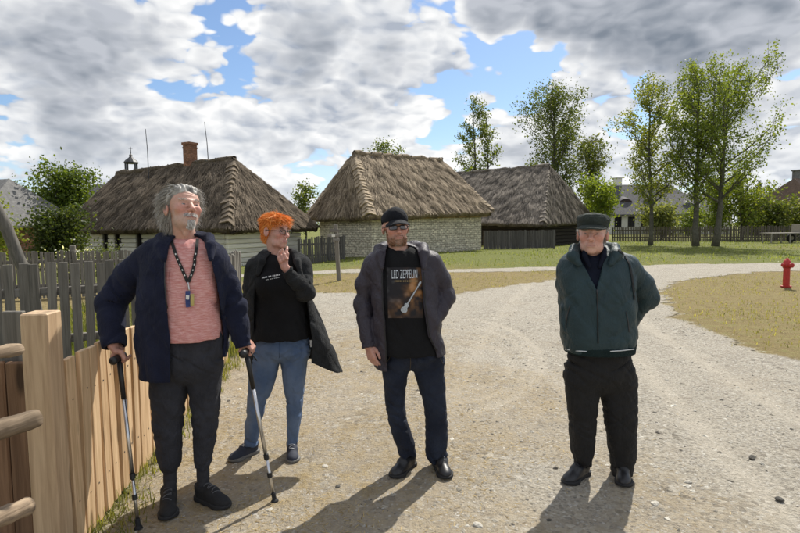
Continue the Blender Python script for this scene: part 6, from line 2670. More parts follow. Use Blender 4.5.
    lift = np.where(lq[:, 2] > .06, .42, .32) + .25 * wv
    dl = flow + nl * lift[:, None]
    d = dl @ hd.R.T
    ln = np.where(lq[:, 2] > .05, .052, .056) * r_.uniform(.4, 1.5, len(k))
    wb = np.tile(np.array([.10, .0, .02], np.float32), (len(k), 1))
    leftside = lq[:, 0] > .045
    wb[leftside & (r_.random(len(k)) < .6)] = np.array([.85, -.05, .15])
    g = r_.random(len(k))[:, None]
    g = np.clip(g * .7 + .3 * (wv[:, None] * .5 + .5), 0, 1)
    col = np.array([.14, .13, .115]) * (1 - g) + np.array([.58, .55, .50]) * g
    Vv, Ff, Cc = strands(Vh[k] - Nh[k] * .001, d, ln, np.full(len(k), .0012), col, 53, .5, .22, 5, wb)
    p.add('hair_strands', Vv, Ff, M_HAIR, Cc)['kind'] = 'stuff'
    Vh, Nh, q = Vh0, Nh0, q0
    # moustache, goatee, brows
    parts = []
    parts.append(brow_strands(hd, Vh, Nh, (.46, .43, .39), 54, 70, .011))
    m = (np.abs(q[:, 0]) < .030) & (q[:, 2] > -.064) & (q[:, 2] < -.047) & (q[:, 1] < -.085)
    k = pick(Vh, Nh, m, 300, 55)
    d = np.stack([np.sign(q[k, 0]) * .8, np.full(len(k), -.5), np.full(len(k), -.8)], 1) @ hd.R.T
    col = np.tile(_v((.74, .71, .66)), (len(k), 1)) * np.random.default_rng(1).uniform(.6, 1.2, len(k))[:, None]
    parts.append(strands(Vh[k], d, np.full(len(k), .014), np.full(len(k), .0012), col, 56, .3, .25, 3))
    m = (np.abs(q[:, 0]) < .018) & (q[:, 2] < -.082) & (q[:, 2] > -.118) & (q[:, 1] < -.060)
    k = pick(Vh, Nh, m, 620, 57)
    d = np.stack([q[k, 0] * 6, np.full(len(k), -.55), np.full(len(k), -.9)], 1) @ hd.R.T
    col = np.tile(_v((.78, .75, .70)), (len(k), 1)) * np.random.default_rng(2).uniform(.6, 1.2, len(k))[:, None]
    parts.append(strands(Vh[k], d, np.random.default_rng(3).uniform(.008, .020, len(k)), np.full(len(k), .0012), col, 58, .4, .3, 3))
    Vb, Fb, Cb = join_meshes(parts)
    p.add('beard', Vb, Fb, M_HAIR, Cb)
    # jacket
    rows = [p.row(233, 167, 203, .075, .035), p.row(239, 160, 210, .10, .03), p.row(246, 150, 219, .122, .02), p.row(258, 144, 225, .142, .01), p.row(280, 139, 226, .155, .005), p.row(310, 137, 226, .160, 0), p.row(340, 138, 227, .165, 0), p.row(372, 141, 227, .165, 0), p.row(390, 141, 227, .165, 0)]
    zl, xl = interp_edge(p, [(170, 232), (166, 242), (164.5, 271), (168, 305), (172, 339), (172, 380)], -.13)
    zr, xr = interp_edge(p, [(199, 232), (205, 246), (211, 275), (216, 310), (219, 342), (222, 380)], -.13)
    col_l = [w(197, 236, .10), w(209, 238, .02), w(211, 246, -.07), w(211, 259, -.125)]
    col_r = [w(172, 236, .10), w(161, 238, .02), w(160, 246, -.07), w(163, 258, -.125)]
    hz0, hz1 = p.z(373), p.z(356)
    jk, Vj, Fj = make_jacket(p, rows, [([w(156, 253, .02), w(130, 277, .05), w(111, 303, .02), w(114, 347, -.10)], [.086, .088, .082, .059]), ([w(212, 257, .02), w(226, 283, .05), w(234, 306, .05), w(243.5, 347, .02)], [.080, .074, .066, .054])],
                             M_FLEECE, 61, lambda P: np.where(P[:, 0] > w(205, 300).x, hz1, hz0).astype(np.float32), .014, (zl, xl, zr, xr, p.Y + .0), [(col_l, [.03, .028, .026, .014], .02), (col_r, [.03, .028, .026, .014], .02)], .006, .012)
    T = bvh(Vj, Fj)
    for nm, pts in (('zip', [(164.8, 262), (164.2, 280), (166.5, 305), (170.5, 338), (170.5, 366)]), ('zip', [(209.5, 262), (213, 280), (217.5, 310), (220.5, 340)])):
        ps, ns = cast_line(T, pts, 16, .002)
        if len(ps) > 4:
            tube_obj(p, nm, ps, .0035, M_METALDARK, jk)
    ps, ns = cast_line(T, [(209, 266.5), (213.5, 265)], 3, .002)
    if len(ps) > 2:
        ribbon_obj(p, 'logo', ps, ns, .016, .001, m_plain('grey_patch', (.22, .22, .24), .8, .1, 20), jk)
    # lanyard with keys
    Ts = bvh(Vs, Fs)
    M_LAN = m_plain('black_webbing', (.012, .012, .012), .8, .15, 40)
    sp1, n1 = cast_line(Ts, [(171.5, 240), (176, 254), (182, 268), (188, 282)], 16, .006)
    sp2, n2 = cast_line(Ts, [(197.5, 240), (196, 254), (193, 270), (189, 282)], 16, .007)
    lan = ribbon_obj(p, 'lanyard', sp1, n1, .016, .0016, M_LAN)
    ribbon_obj(p, 'strap', sp2, n2, .016, .0016, M_LAN, lan)
    M_MARK = m_plain('white_mark', (.7, .7, .66), .8, .05, 10, 0)
    for sp_, nn in ((sp1, n1), (sp2, n2)):
        for i in range(5, 15, 2):
            if i + 1 < len(sp_):
                a, b = sp_[i], sp_[i + 1]
                ribbon_obj(p, 'mark', [a.lerp(b, .15) + nn[i] * .002, a.lerp(b, .7) + nn[i] * .002], [nn[i], nn[i]], .006, .0006, M_MARK, lan)
    ps, ns = cast_line(Ts, [(188.6, 282), (189.4, 291)], 4, .008)
    tube_obj(p, 'clip', ps, .0042, M_ALU, lan)
    ps, ns = cast_line(Ts, [(188.2, 291), (188.6, 307)], 4, .009)
    ribbon_obj(p, 'badge', ps, ns, .024, .003, m_plain('blue_tag', (.02, .04, .16), .4, .1, 20, 0), lan)
    ribbon_obj(p, 'badge_band', [ps[1] + ns[1] * .004, ps[2] + ns[2] * .004], [ns[1], ns[2]], .017, .0008, M_MARK, lan)
    ps, ns = cast_line(Ts, [(192.2, 294), (192.8, 305)], 3, .008)
    ribbon_obj(p, 'key_tag', ps, ns, .018, .003, m_plain('yellow_tag', (.45, .36, .12), .5, .1, 20, 0), lan)
    # drawcord of the jacket hem
    ps = [w(251, 352, 0.0), w(253.5, 356, -.01), w(257, 360.5, -.01)]
    tube_obj(p, 'drawcord', ps, .004, M_LAN, jk)
    # sticks
    tipR = on_ground(138.5, 529)
    tipL = on_ground(275, 502)
    walking_stick('aluminium walking stick with black handle, next to the pine fence', gR, tipR, (0, 1, .05))
    walking_stick('aluminium walking stick held on the side of the red-haired woman', gL, tipL, (0, 1, .05))


# ------------------------------------------------------------------ 2: red-haired woman
def person_two():
    p = Person('red-haired woman in glasses, black top and blue jeans with a hand at her chin', 275, 3.57)
    w = p.w
    M_COAT = m_cloth('charcoal_knit_coat', (.026, .027, .028), .95, .3, 500, .8, .5, 20, .12, .3)
    M_BLK = m_cloth('black_jersey', (.0125, .0125, .0135), .9, .15, 800, .2, .3, 14, .15, .1)
    M_JEAN = m_cloth('blue_denim', (.095, .145, .25), .85, .14, 1200, .5, .4, 17, .2, .1, fade=(.175, .235, .35), fade_scale=5)
    hip = [p.row(326, 259, 304, .10), p.row(340, 254, 309, .122, .005), p.row(352, 251.5, 310, .13, .01), p.row(358, 251, 309, .115, .01)]
    legR = [p.row(348, 251.5, 281, .10, 0), p.row(364, 249.5, 279.5, .10, 0), p.row(386, 248, 273.5, .085, -.01), p.row(404, 247, 266.5, .072, -.01), p.row(420, 245.5, 262.5, .068, 0), p.row(434, 244.5, 259.5, .063, .01), p.row(442, 244, 258.5, .064, .01), p.row(450, 244, 258.5, .064, .01)]
    legL = [p.row(348, 280, 310, .10, .02), p.row(364, 281, 307.5, .10, .02), p.row(388, 284.5, 304.5, .083, .02), p.row(405, 286.5, 303, .072, .025), p.row(420, 287, 301, .068, .03), p.row(434, 286.5, 299, .063, .03), p.row(441, 286, 298.5, .064, .03), p.row(450, 286, 298.5, .064, .03)]
    jn, Vp, Fp = make_pants(p, hip, legR, legL, p.z(444, .01, u=251), p.z(444, .03, u=292), 71, (.0025, .008, .009), p.z(400), name='jeans', mat=M_JEAN)
    M_NAVYSHOE = m_plain('navy_suede', (.022, .027, .045), .8, .2, 40, .3, bdist=.002)
    M_SOLEGREY = m_plain('grey_sole', (.16, .155, .145), .8, .2, 30, .2)
    hR, hL = w(254.5, 447, .045), w(292, 447, .055)
    shoe(p.root, p.org, (hR.x, hR.y, .003), -40, .25, M_NAVYSHOE, M_SOLEGREY, M_LACE, 7, -.005, 4)
    shoe(p.root, p.org, (hL.x, hL.y, .003), 12, .25, M_NAVYSHOE, M_SOLEGREY, M_LACE, 8, -.005, 5)
    rows = [p.row(252, 268, 288, .055, .03), p.row(257, 260, 298, .08, .02), p.row(263, 255, 303, .10, .015), p.row(276, 252, 306, .115, .01), p.row(292, 252, 307, .125, 0), p.row(312, 253, 308, .128, 0), p.row(336, 252, 310, .134, 0), p.row(350, 252, 310, .134, 0)]
    b1, b2 = w(268, 284, -.085), w(290, 284, -.085)
    nk = w(279, 248, -.02)
    sh, Vs, Fs = make_top(p, rows, M_BLK, 73, 'shirt', bumps=((tuple(b1), (.075, .065, .08)), (tuple(b2), (.075, .065, .08))), neck=(tuple(nk), (.066, .08, .05)), fold=.006, hem=p.z(337))
    hc = w(275.5, 231.5, 0)
    hd = Head(hc, 58, -1, 3, .95, .97, old=.45, fem=1, jowl=.15)
    hrl = ([-.11, -.085, -.06, -.035, -.015, .0, .02, .05, .1], [.075, .062, .045, .025, -.002, -.015, -.045, -.075, -.08])
    wr = w(284.5, 266.5, -.165)
    palm = w(283.6, 257.2, -.150)
    # fist under the chin, index finger up along the cheek
    ch = [([wr.lerp(w(307, 293, -.08), .35), wr], [.028, .026])]
    for i, (du, dv) in enumerate(((3.6, -3.2), (1.4, -2.0), (-1.2, -.6), (-3.6, .9))):
        kn = palm + Vector((du * .0067, -.010 - .004 * i, -dv * .0067))
        ch.append(([wr, kn], [.020, .0135]))
        if i == 0:
            ch.append(([kn, w(286.4, 252.0, -.155), w(287.0, 249.4, -.145), w(287.2, 247.2, -.128)], [.0115, .0100, .0090, .0075]))
        else:
            a = kn + Vector((.004, -.026, .006))
            b = a + Vector((.010, -.004, -.024))
            c = b + Vector((.006, .020, -.006))
            ch.append(([kn, a, b, c], [.0115, .0102, .0095, .0085]))
    ch.append(([wr + Vector((-.012, -.006, .012)), palm + Vector((-.022, -.022, .012)), palm + Vector((-.012, -.034, .034)), palm + Vector((.000, -.036, .050))], [.0150, .0125, .0110, .0085]))
    armR = [w(255, 267, .02), w(247, 301, .05), w(247, 333, .0)]
    armL = [w(301, 266, .02), w(307, 293, -.08), wr]
    joints = dict(neck=w(279, 257, .03), chest=w(279, 280, .02), hip=w(280, 340, .01), armR=armR, armL=armL, legR=[w(265, 350, 0), w(257, 404, -.01), w(252, 428, .01)], legL=[w(295, 350, .02), w(294, 404, .025), w(292, 428, .03)])
    body, Vh, Fh, Nh = add_body(p, hd, w(278, 257, .03), .052, [ch], joints, dict(base=(.60, .36, .285), red=(.62, .28, .22), lip=(.40, .15, .135), scalp=(.70, .24, .04), hairline=hrl), None)
    hd.eyes(p.root, p.org, (.12, .09, .05))
    q = hd.loc(Vh)
    hl = np.interp(q[:, 1], *hrl)
    earm = (np.abs(q[:, 0]) > .073) & (q[:, 2] < .022) & (q[:, 1] < .034) & (q[:, 1] > -.01)
    m = (q[:, 2] > hl) & ~earm & (q[:, 2] > -.085)
    Vq, Fq_, Cq = hair_volume(hd, hrl, .011, .004, 79, (.60, .16, .022), (.98, .40, .085), -.082, thin=.5)
    p.add('hair', Vq, Fq_, M_HAIR, Cq)
    Vh0, Nh0 = Vh, Nh
    Vh, Nh = Vq, vnormals(Vq, Fq_)
    q = hd.loc(Vh)
    m = q[:, 2] > -.12
    k = pick(Vh, Nh, m, 8000, 75)
    r_ = np.random.default_rng(76)
    lq, nl = q[k], Nh[k] @ hd.R
    top = smooth01(.045, .09, lq[:, 2])
    fr = smooth01(.0, -.05, lq[:, 1])
    wv = vnoise(lq * 42, 9)
    flow = np.stack([lq[:, 0] * 5 + r_.normal(0, .16, len(k)) + .35 * wv + .25 * fr, .45 - 1.35 * fr + r_.normal(0, .16, len(k)), -.85 + .70 * top + r_.normal(0, .1, len(k)) + .2 * wv], 1)
    dl = flow + nl * (.08 + .12 * top + .10 * wv)[:, None]
    d = dl @ hd.R.T
    ln = (.017 + .010 * top + .012 * fr) * r_.uniform(.6, 1.35, len(k))
    g = r_.random(len(k))[:, None]
    g = np.clip(g * .7 + .3 * (wv[:, None] * .5 + .5), 0, 1)
    col = np.array([.68, .19, .026]) * (1 - g) + np.array([1.0, .46, .11]) * g
    Vv, Ff, Cc = strands(Vh[k], d, ln, np.full(len(k), .0012), col, 77, .35, .2, 4)
    p.add('hair_strands', Vv, Ff, M_HAIR, Cc)['kind'] = 'stuff'
    Vh, Nh = Vh0, Nh0
    for sd_ in (-1, 1):
        Vb, Fb, Cb = brow_strands(hd, Vh, Nh, (.33, .14, .05), 78, 55, .009, sd_)
        p.add('eyebrow', Vb, Fb, M_HAIR, Cb)
    glasses(p, hd, 'clear', (.050, .030), M_BLACKPLASTIC)
    # coat
    rows = [p.row(248, 266, 292, .06, .045), p.row(253, 260, 300, .085, .035), p.row(259, 251, 307, .11, .02), p.row(270, 247, 311, .13, .02), p.row(290, 246, 312, .145, .02), p.row(305, 246, 315, .15, .025), p.row(322, 246, 322, .16, .03), p.row(342, 246, 331, .165, .035), p.row(362, 247, 338, .165, .04), p.row(375, 248, 342, .165, .04), p.row(388, 248, 344, .165, .04)]
    zl, xl = interp_edge(p, [(270, 250), (262, 262), (257, 273), (252.5, 297), (252, 327), (250, 390)], -.13)
    zr, xr = interp_edge(p, [(287, 250), (294, 258), (300, 275), (304.5, 300), (308, 320), (311, 340), (310, 390)], -.12)
    x0, x1 = w(310, 360).x, w(342, 360).x
    z0, z1, zb = p.z(357, u=310), p.z(375, u=340), p.z(366, u=280)

    def hem(P):
        t = np.clip((P[:, 0] - x0) / (x1 - x0), 0, 1)
        return np.where(P[:, 0] < x0, zb, z0 + (z1 - z0) * t).astype(np.float32)
    col_l = [w(266, 252, .09), w(262, 255, 0), w(262, 262, -.075), w(258, 274, -.11)]
    col_r = [w(290, 251, .09), w(295, 254, 0), w(297, 262, -.075), w(301, 274, -.115)]
    jk, Vj, Fj = make_jacket(p, rows, [([w(256, 268, .02), w(247.5, 300, .05), w(247, 334, .0)], [.062, .055, .046]), ([w(301, 267, .015), w(306.5, 293, -.075), w(286, 270, -.165)], [.066, .062, .047])],
                             M_COAT, 81, hem, .013, (zl, xl, zr, xr, p.Y + .03), [(col_l, [.026, .024, .022, .014], .015), (col_r, [.026, .024, .022, .014], .015)], .006, .011, name='coat', tscale=(9, 9, 2.0))
    Ts = bvh(Vs, Fs)
    # two short lines of small pale print across the chest
    M_PR = m_plain('pale_print', (.62, .62, .60), .8, .05, 10, 0)
    P2, F2 = [], []
    rr = random.Random(4)
    for (u0, v0, u1, v1, hgt) in ((262, 278.6, 280.5, 275.2, 1.5), (266, 280.2, 279, 277.8, .7)):
        u = u0
        while u < u1:
            wd = rr.uniform(.8, 1.5)
            vv = v0 + (v1 - v0) * (u - u0) / (u1 - u0)
            b = len(P2)
            P2 += [(u, vv), (u + wd, vv - .15), (u + wd, vv - hgt), (u, vv - hgt)]
            F2.append((b, b + 1, b + 2, b + 3))
            u += wd + rr.choice((.35, .45, 1.3))
    decal(p, Ts, P2, F2, 'shirt_print', M_PR, sh)
    Tp = bvh(Vp, Fp)
    ps, ns = cast_line(Tp, [(279.5, 338), (280, 350), (279.5, 360)], 8, .001)
    if len(ps) > 3:
        tube_obj(p, 'fly_seam', ps, .0022, m_plain('denim_seam', (.03, .05, .10), .9, .1, 30), jn)
    ps, ns = cast_line(Ts, [(309, 341), (309.5, 346)], 2, .004)
    # pale care label inside the coat
    lb = [w(311.5, 340, -.06), w(312, 347, -.06)]
    ribbon_obj(p, 'care_label', lb, [Vector((0, -1, 0))] * 2, .022, .002, m_plain('white_label', (.55, .55, .53), .8, .05, 20, 0), jk)


def glasses(p, hd, kind, size, mat):
    w_, h_ = size
    root = None
    y = -.1085
    for sx in (-1, 1):
        pts = []
        n = 18
        for i in range(n + 1):
            a = 2 * math.pi * i / n
            ca, sa = math.cos(a), math.sin(a)
            x = math.copysign(abs(ca) ** .6, ca) * w_ / 2
            z = math.copysign(abs(sa) ** .6, sa) * h_ / 2
            pts.append(hd.world((sx * .034 + x, y + abs(sx * .034 + x) * .16, -.003 + z))[0])
        mb = MB()
        mb.tube([Vector(q) - p.org for q in pts], .0021, 6, cap=False)
        if root is None:
            root = mb.build('glasses', mat, p.root, smooth=True)
        else:
            mb.build('rim', mat, root, smooth=True)
        mb = MB()
        V = [Vector(q) - p.org for q in pts[:-1]]
        mb.add(V, [tuple(range(len(V)))])
        mb.build('lens', LENS[kind], root)
        tp = [hd.world((sx * (.034 + w_ / 2), y + .010, .002))[0], hd.world((sx * .079, -.06, .004))[0], hd.world((sx * .083, .012, .006))[0], hd.world((sx * .080, .030, -.012))[0]]
        mb = MB()
        mb.tube([Vector(q) - p.org for q in tp], .0022, 6)
        mb.build('temple', mat, root, smooth=True)
    mb = MB()
    mb.tube([Vector(hd.world((x, y - .004 + abs(x) * .1, .003))[0]) - p.org for x in (-.011, 0, .011)], .0018, 6)
    mb.build('bridge', mat, root)
    return root


LENS = {'clear': lens_mat('clear_lens', (.86, .88, .90), .90), 'tinted': lens_mat('tinted_lens', (.34, .33, .31), .90)}


# ------------------------------------------------------------------ 3: man in black cap
def person_three():
    p = Person('bearded man in black cap, glasses and open grey rain jacket over a printed t-shirt', 412, 3.34)
    w = p.w
    M_RAIN = m_cloth('purple_grey_shell', (.038, .032, .044), .55, .15, 1500, .1, .55, 13, .4, .05)
    M_BLK = m_cloth('black_tshirt', (.012, .012, .013), .9, .15, 800, .2, .3, 14, .15, .1)
    M_JEAN = m_cloth('dark_denim', (.0165, .0205, .035), .85, .2, 1200, .5, .6, 17, .2, .1, fade=(.030, .038, .060), fade_scale=5)
    hip = [p.row(338, 384, 439, .11), p.row(352, 382, 442, .12, .005), p.row(359, 381, 444, .125, .01), p.row(366, 382, 444, .115, .01)]
    legR = [p.row(356, 381, 412, .095, 0), p.row(370, 382.5, 409, .095, 0), p.row(390, 384, 407, .085, -.01), p.row(411, 386, 406, .078, -.01), p.row(430, 391, 411, .074, 0), p.row(446, 396, 416.5, .074, .01), p.row(453, 398, 417.5, .076, .01), p.row(462, 399, 418, .076, .01)]
    legL = [p.row(356, 411, 444, .095, .02), p.row(370, 413, 444.5, .095, .02), p.row(390, 419, 446, .085, .015), p.row(411, 424, 447.5, .078, .01), p.row(430, 425, 448, .074, .015), p.row(448, 424.5, 448.5, .076, .02), p.row(458, 424.5, 448.5, .078, .02), p.row(468, 424.5, 448.5, .078, .02)]
    jn, Vp, Fp = make_pants(p, hip, legR, legL, p.z(457, .01, u=407), p.z(462.5, .02, u=437), 131, (.003, .008, .013), p.z(411), name='jeans', mat=M_JEAN)
    hR, hL = w(411, 459.5, .05), w(438, 463, .06)
    shoe(p.root, p.org, (hR.x, hR.y, .003), -34, .275, M_SHOE, M_SOLE, M_LACE, 17, -.01, 3)
    shoe(p.root, p.org, (hL.x, hL.y, .003), 10, .275, M_SHOE, M_SOLE, M_LACE, 18, -.01, 3)
    rows = [p.row(246, 389, 412, .055, .03), p.row(250, 383, 419, .08, .025), p.row(256, 375, 428, .10, .02), p.row(268, 371, 432, .118, .01), p.row(285, 371, 433, .13, 0), p.row(305, 371, 434, .138, -.005), p.row(330, 373, 437, .140, 0), p.row(355, 376, 441, .138, 0), p.row(366, 376, 441, .138, 0)]
    nk = w(400, 243.5, -.03)
    sh, Vs, Fs = make_top(p, rows, M_BLK, 141, 'shirt', neck=(tuple(nk), (.070, .09, .045)), fold=.006, hem=p.z(353))
    hc = w(395.5, 228, 0)
    hd = Head(hc, 11, 4, -3, .97, 1.0, old=.25, jowl=.4)
    # right hand hangs, fingers a little curled
    wrR, elR = w(368.5, 346, -.055), w(361, 303, .03)
    hand = hand_relaxed(wrR, elR + Vector((-.02, 0, .0)), 42, -1, .98)
    armR = [w(372, 265, .02), elR, wrR]
    armL = [w(430, 262, .02), w(444, 296, .07), w(437, 314, -.01)]
    joints = dict(neck=w(400, 254, .03), chest=w(401, 280, .02), hip=w(410, 350, .01), armR=armR, armL=armL, legR=[w(396, 358, 0), w(396, 411, -.01), w(405, 438, .01)], legL=[w(428, 358, .02), w(436, 411, .01), w(437, 443, .02)])
    body, Vh, Fh, Nh = add_body(p, hd, w(399.5, 253, .03), .060, [hand], joints, dict(base=(.58, .345, .265), red=(.58, .25, .19), lip=(.36, .14, .115), stub=(.22, .115, .062, .55)), None)
    hd.eyes(p.root, p.org)
    q = hd.loc(Vh)
    lipm = (np.abs(q[:, 2] + .0675) < .008) & (np.abs(q[:, 0]) < .026)
    m = (q[:, 2] < np.where(np.abs(q[:, 0]) < .028, -.050, -.062)) & (q[:, 2] > -.120) & (q[:, 1] < -.005) & ~lipm
    m |= (np.abs(q[:, 0]) > .055) & (q[:, 2] < -.005) & (q[:, 2] > -.1) & (q[:, 1] < .0) & (q[:, 1] > -.045)
    k = pick(Vh, Nh, m, 1700, 145)
    r_ = np.random.default_rng(146)
    d = Nh[k] * .7 + (np.stack([q[k, 0] * 3, np.full(len(k), -.1), np.full(len(k), -.8)], 1) + r_.normal(0, .25, (len(k), 3))) @ hd.R.T
    g = r_.random(len(k))[:, None]
    col = np.array([.13, .065, .035]) * (1 - g) + np.array([.40, .22, .12]) * g
    chin = ((np.abs(q[k, 0]) < .022) & (q[k, 2] < -.075))[:, None]
    col = np.where(chin & (g > .4), np.array([.42, .36, .29]), col)
    Vb, Fb, Cb = join_meshes([strands(Vh[k] - Nh[k] * .001, d, r_.uniform(.004, .010, len(k)), np.full(len(k), .0011), col, 147, .3, .3, 3), brow_strands(hd, Vh, Nh, (.16, .10, .06), 148, 120, .009)])
    p.add('beard', Vb, Fb, M_HAIR, Cb)
    # cap
    M_CAP = m_cloth('black_cap_cloth', (.0095, .0105, .014), .85, .2, 900, .3, .35, 30, .2, .1)

    def cap_f(P):
        q = hd.loc(P)
        crown = smin(s_ell(q, (0, .016, .050), (.086, .108, .078)), s_ell(q, (0, -.035, .062), (.060, .058, .066)), .03)
        crown = smax(crown, (.030 - .10 * q[:, 1]) - q[:, 2], .006)
        crown = smax(crown, -s_ell(q, (0, .012, .040), (.0815, .102, .074)), .003)
        seam = .0012 * np.exp(-(q[:, 0] / .003) ** 2)
        return (crown - seam - .0012 * ridged(q, (22, 22, 22), 5)) * hd.s

    def vis_f(P):
        q = hd.loc(P)
        zs = .050 - 6.5 * q[:, 0] ** 2 + .40 * (q[:, 1] + .085)
        d = np.abs(q[:, 2] - zs) * .75 - .0032
        e = (np.sqrt((q[:, 0] / .080) ** 2 + ((q[:, 1] + .070) / .100) ** 2) - 1) * .07
        return smax(smax(d, e, .003), q[:, 1] + .078, .004) * hd.s
    lo, hi = hd.c - .2, hd.c + .2
    V, F = mesh_sdf(cap_f, lo, hi, .0042, .006)
    cp_ = p.add('cap', V, F, M_CAP)
    V, F = mesh_sdf(vis_f, lo, hi, .0034, .006)
    p.add('visor', V, F, M_CAP, None, cp_)
    V = hd.world((0, .012, .131))[0]
    mb = MB()
    mb.lathe([(.009, -.006), (.008, 0), (.004, .004)], n=10)
    mb.build('button', M_CAP, cp_, loc=Vector(V) - p.org)
    glasses(p, hd, 'tinted', (.050, .027), M_BLACKPLASTIC)
    # jacket
    rows = [p.row(243, 385, 414, .07, .04), p.row(248, 379, 423, .095, .03), p.row(254, 371, 431, .12, .02), p.row(264, 367, 436, .138, .015), p.row(280, 368, 438, .15, .01), p.row(300, 370, 440, .155, .0), p.row(325, 371, 442, .158, .0), p.row(350, 372, 445, .158, 0), p.row(368, 373, 446, .158, 0), p.row(385, 373, 446, .158, 0)]
    zl, xl = interp_edge(p, [(388, 245), (385, 255), (383, 270), (383.5, 300), (386, 330), (387.5, 375)], -.14)
    zr, xr = interp_edge(p, [(414, 244), (420, 256), (422, 280), (424, 310), (428, 336), (436, 353), (440, 375)], -.14)
    xm = w(412, 340).x
    zA, zB = p.z(367, u=380), p.z(354, u=440)
    col_l = [w(388, 248, .11), w(379, 249, .02), w(380, 255, -.07), w(382, 268, -.12)]
    col_r = [w(413, 247, .11), w(423, 248, .02), w(424, 254, -.07), w(424, 268, -.125)]
    hood = [w(384, 249, .12), w(400, 251, .16), w(417, 248, .12)]
    jk, Vj, Fj = make_jacket(p, rows, [([w(374, 265, .02), w(365, 285, .03), w(363, 304, .02), w(368.5, 348, -.06)], [.066, .059, .055, .045]), ([w(430, 262, .02), w(440, 280, .06), w(445.5, 297, .06), w(434, 324, -.06)], [.072, .068, .062, .045])],
                             M_RAIN, 151, lambda P: np.where(P[:, 0] > xm, zB, zA).astype(np.float32), .011, (zl, xl, zr, xr, p.Y + .0), [(col_l, [.034, .032, .028, .012], .015), (col_r, [.036, .034, .030, .012], .015), (hood, [.045, .05, .045], .03)], .007, .009, closed=(1,))
    T = bvh(Vj, Fj)
    M_ZIP = m_plain('black_zip', (.012, .012, .013), .5, .1, 40)
    for pts in ([(382, 272), (382.5, 300), (385, 330), (386.5, 362)], [(423.5, 272), (425.2, 305), (429.5, 336), (437, 351)]):
        ps, ns = cast_line(T, pts, 18, .002)
        if len(ps) > 4:
            tube_obj(p, 'zip', ps, .004, M_ZIP, jk)
    for pts in ([(366.5, 342), (376, 344)],):
        ps, ns = cast_line(T, pts, 6, .001)
        if len(ps) > 3:
            ribbon_obj(p, 'cuff_tab', ps, ns, .02, .003, M_RAIN, jk)
    # print on the t-shirt
    Ts = bvh(Vs, Fs)
    nu, nv_ = 37, 52
    us = np.linspace(386.5, 421.5, nu)
    vs_ = np.linspace(267.5, 318, nv_)
    P2 = [(u + (v - 267) * .035, v) for v in vs_ for u in us]
    F2 = [(j * nu + i, j * nu + i + 1, (j + 1) * nu + i + 1, (j + 1) * nu + i) for j in range(nv_ - 1) for i in range(nu - 1)]
    A = np.array(P2)
    a, b = (A[:, 0] - 386.5) / 35, (A[:, 1] - 267.5) / 50.5
    nz = fbm(np.stack([A[:, 0] * .16, A[:, 1] * .16, A[:, 0] * 0], 1), 4, 9) * .5 + .5
    sm = np.clip(nz * 1.4 - .25, 0, 1) * np.exp(-(((a - .9) / .30) ** 2 + ((b - .42) / .35) ** 2)) * 1.6 + np.clip(nz * 1.3 - .3, 0, 1) * np.exp(-(((a - .35) / .3) ** 2 + ((b - .85) / .16) ** 2)) * .7
    sm = np.clip(sm, 0, 1)[:, None]
    C = np.array([.016, .015, .018]) * (1 - sm) + np.array([.34, .16, .05]) * sm
    C += (np.clip(nz - .62, 0, 1) * .10)[:, None]
    M_PRINT = m_vcol('shirt_print', .8, .1, 60)
    pr = decal(p, Ts, P2, F2, 'shirt_print', M_PRINT, sh, .003, C)
    M_LET = m_plain('pale_lettering', (.60, .64, .68), .8, .08, 30, 0)
    V, F = text_mesh('LED ZEPPELIN')
    mn, mx = V[:, :2].min(0), V[:, :2].max(0)
    t = (V[:, :2] - mn) / (mx - mn)
    decal(p, Ts, np.stack([391.8 + t[:, 0] * 25.5, 278.6 - t[:, 1] * 8.6 - t[:, 0] * .6], 1), F, 'lettering', M_LET, pr, .005)
    V, F = text_mesh('LED ZEPPELIN  LED ZEPPELIN')
    M_GOLD = m_plain('gold_lettering', (.26, .19, .09), .8, .08, 30, 0)
    # small dull gold line below the large lettering
    P2, F2 = [], []
    rr = random.Random(9)
    u = 394.5
    while u < 416.5:
        wd = rr.uniform(.7, 1.2)
        bb = len(P2)
        P2 += [(u, 281.9), (u + wd, 281.8), (u + wd, 280.2), (u, 280.3)]
        F2.append((bb, bb + 1, bb + 2, bb + 3))
        u += wd + rr.choice((.35, .45, .9))
    decal(p, Ts, P2, F2, 'lettering', M_GOLD, pr, .005)
    # guitar drawn slantwise
    ax = Vector((421.0, 281.5)) - Vector((404.5, 309.0))
    L = ax.length
    ax.normalize()
    nx_ = Vector((-ax.y, ax.x))
    c0 = Vector((404.5, 309.0))
    prof = [(-4.0, 0.0), (-3.6, 2.0), (-2.0, 3.3), (0.2, 3.2), (1.8, 2.0), (3.2, 1.9), (4.6, 2.6), (5.6, 2.1), (6.0, 1.0), (6.3, .75), (L - 4.5, .55), (L - 4.0, 1.2), (L - .6, .95), (L, .4)]
    P2, F2 = [], []
    for (s, hw_) in prof:
        P2 += [tuple(c0 + ax * s + nx_ * hw_), tuple(c0 + ax * s), tuple(c0 + ax * s - nx_ * hw_)]
    for i in range(len(prof) - 1):
        for k_ in (0, 1):
            F2.append((i * 3 + k_, i * 3 + k_ + 1, i * 3 + 4 + k_, i * 3 + 3 + k_))
    decal(p, Ts, P2, F2, 'guitar', m_plain('pale_guitar', (.42, .45, .47), .8, .35, 160, 0), pr, .014)
    Tp = bvh(Vp, Fp)
    M_ST = m_plain('tan_stitch', (.10, .075, .045), .9, .1, 30)
    for pts in ([(410, 353), (410.8, 362), (410, 371)], [(390, 357), (386.5, 363), (383, 366)], [(440, 358), (443, 364)]):
        ps, ns = cast_line(Tp, pts, 8, .001)
        if len(ps) > 3:
            tube_obj(p, 'seam', ps, .0017, M_ST, jn)


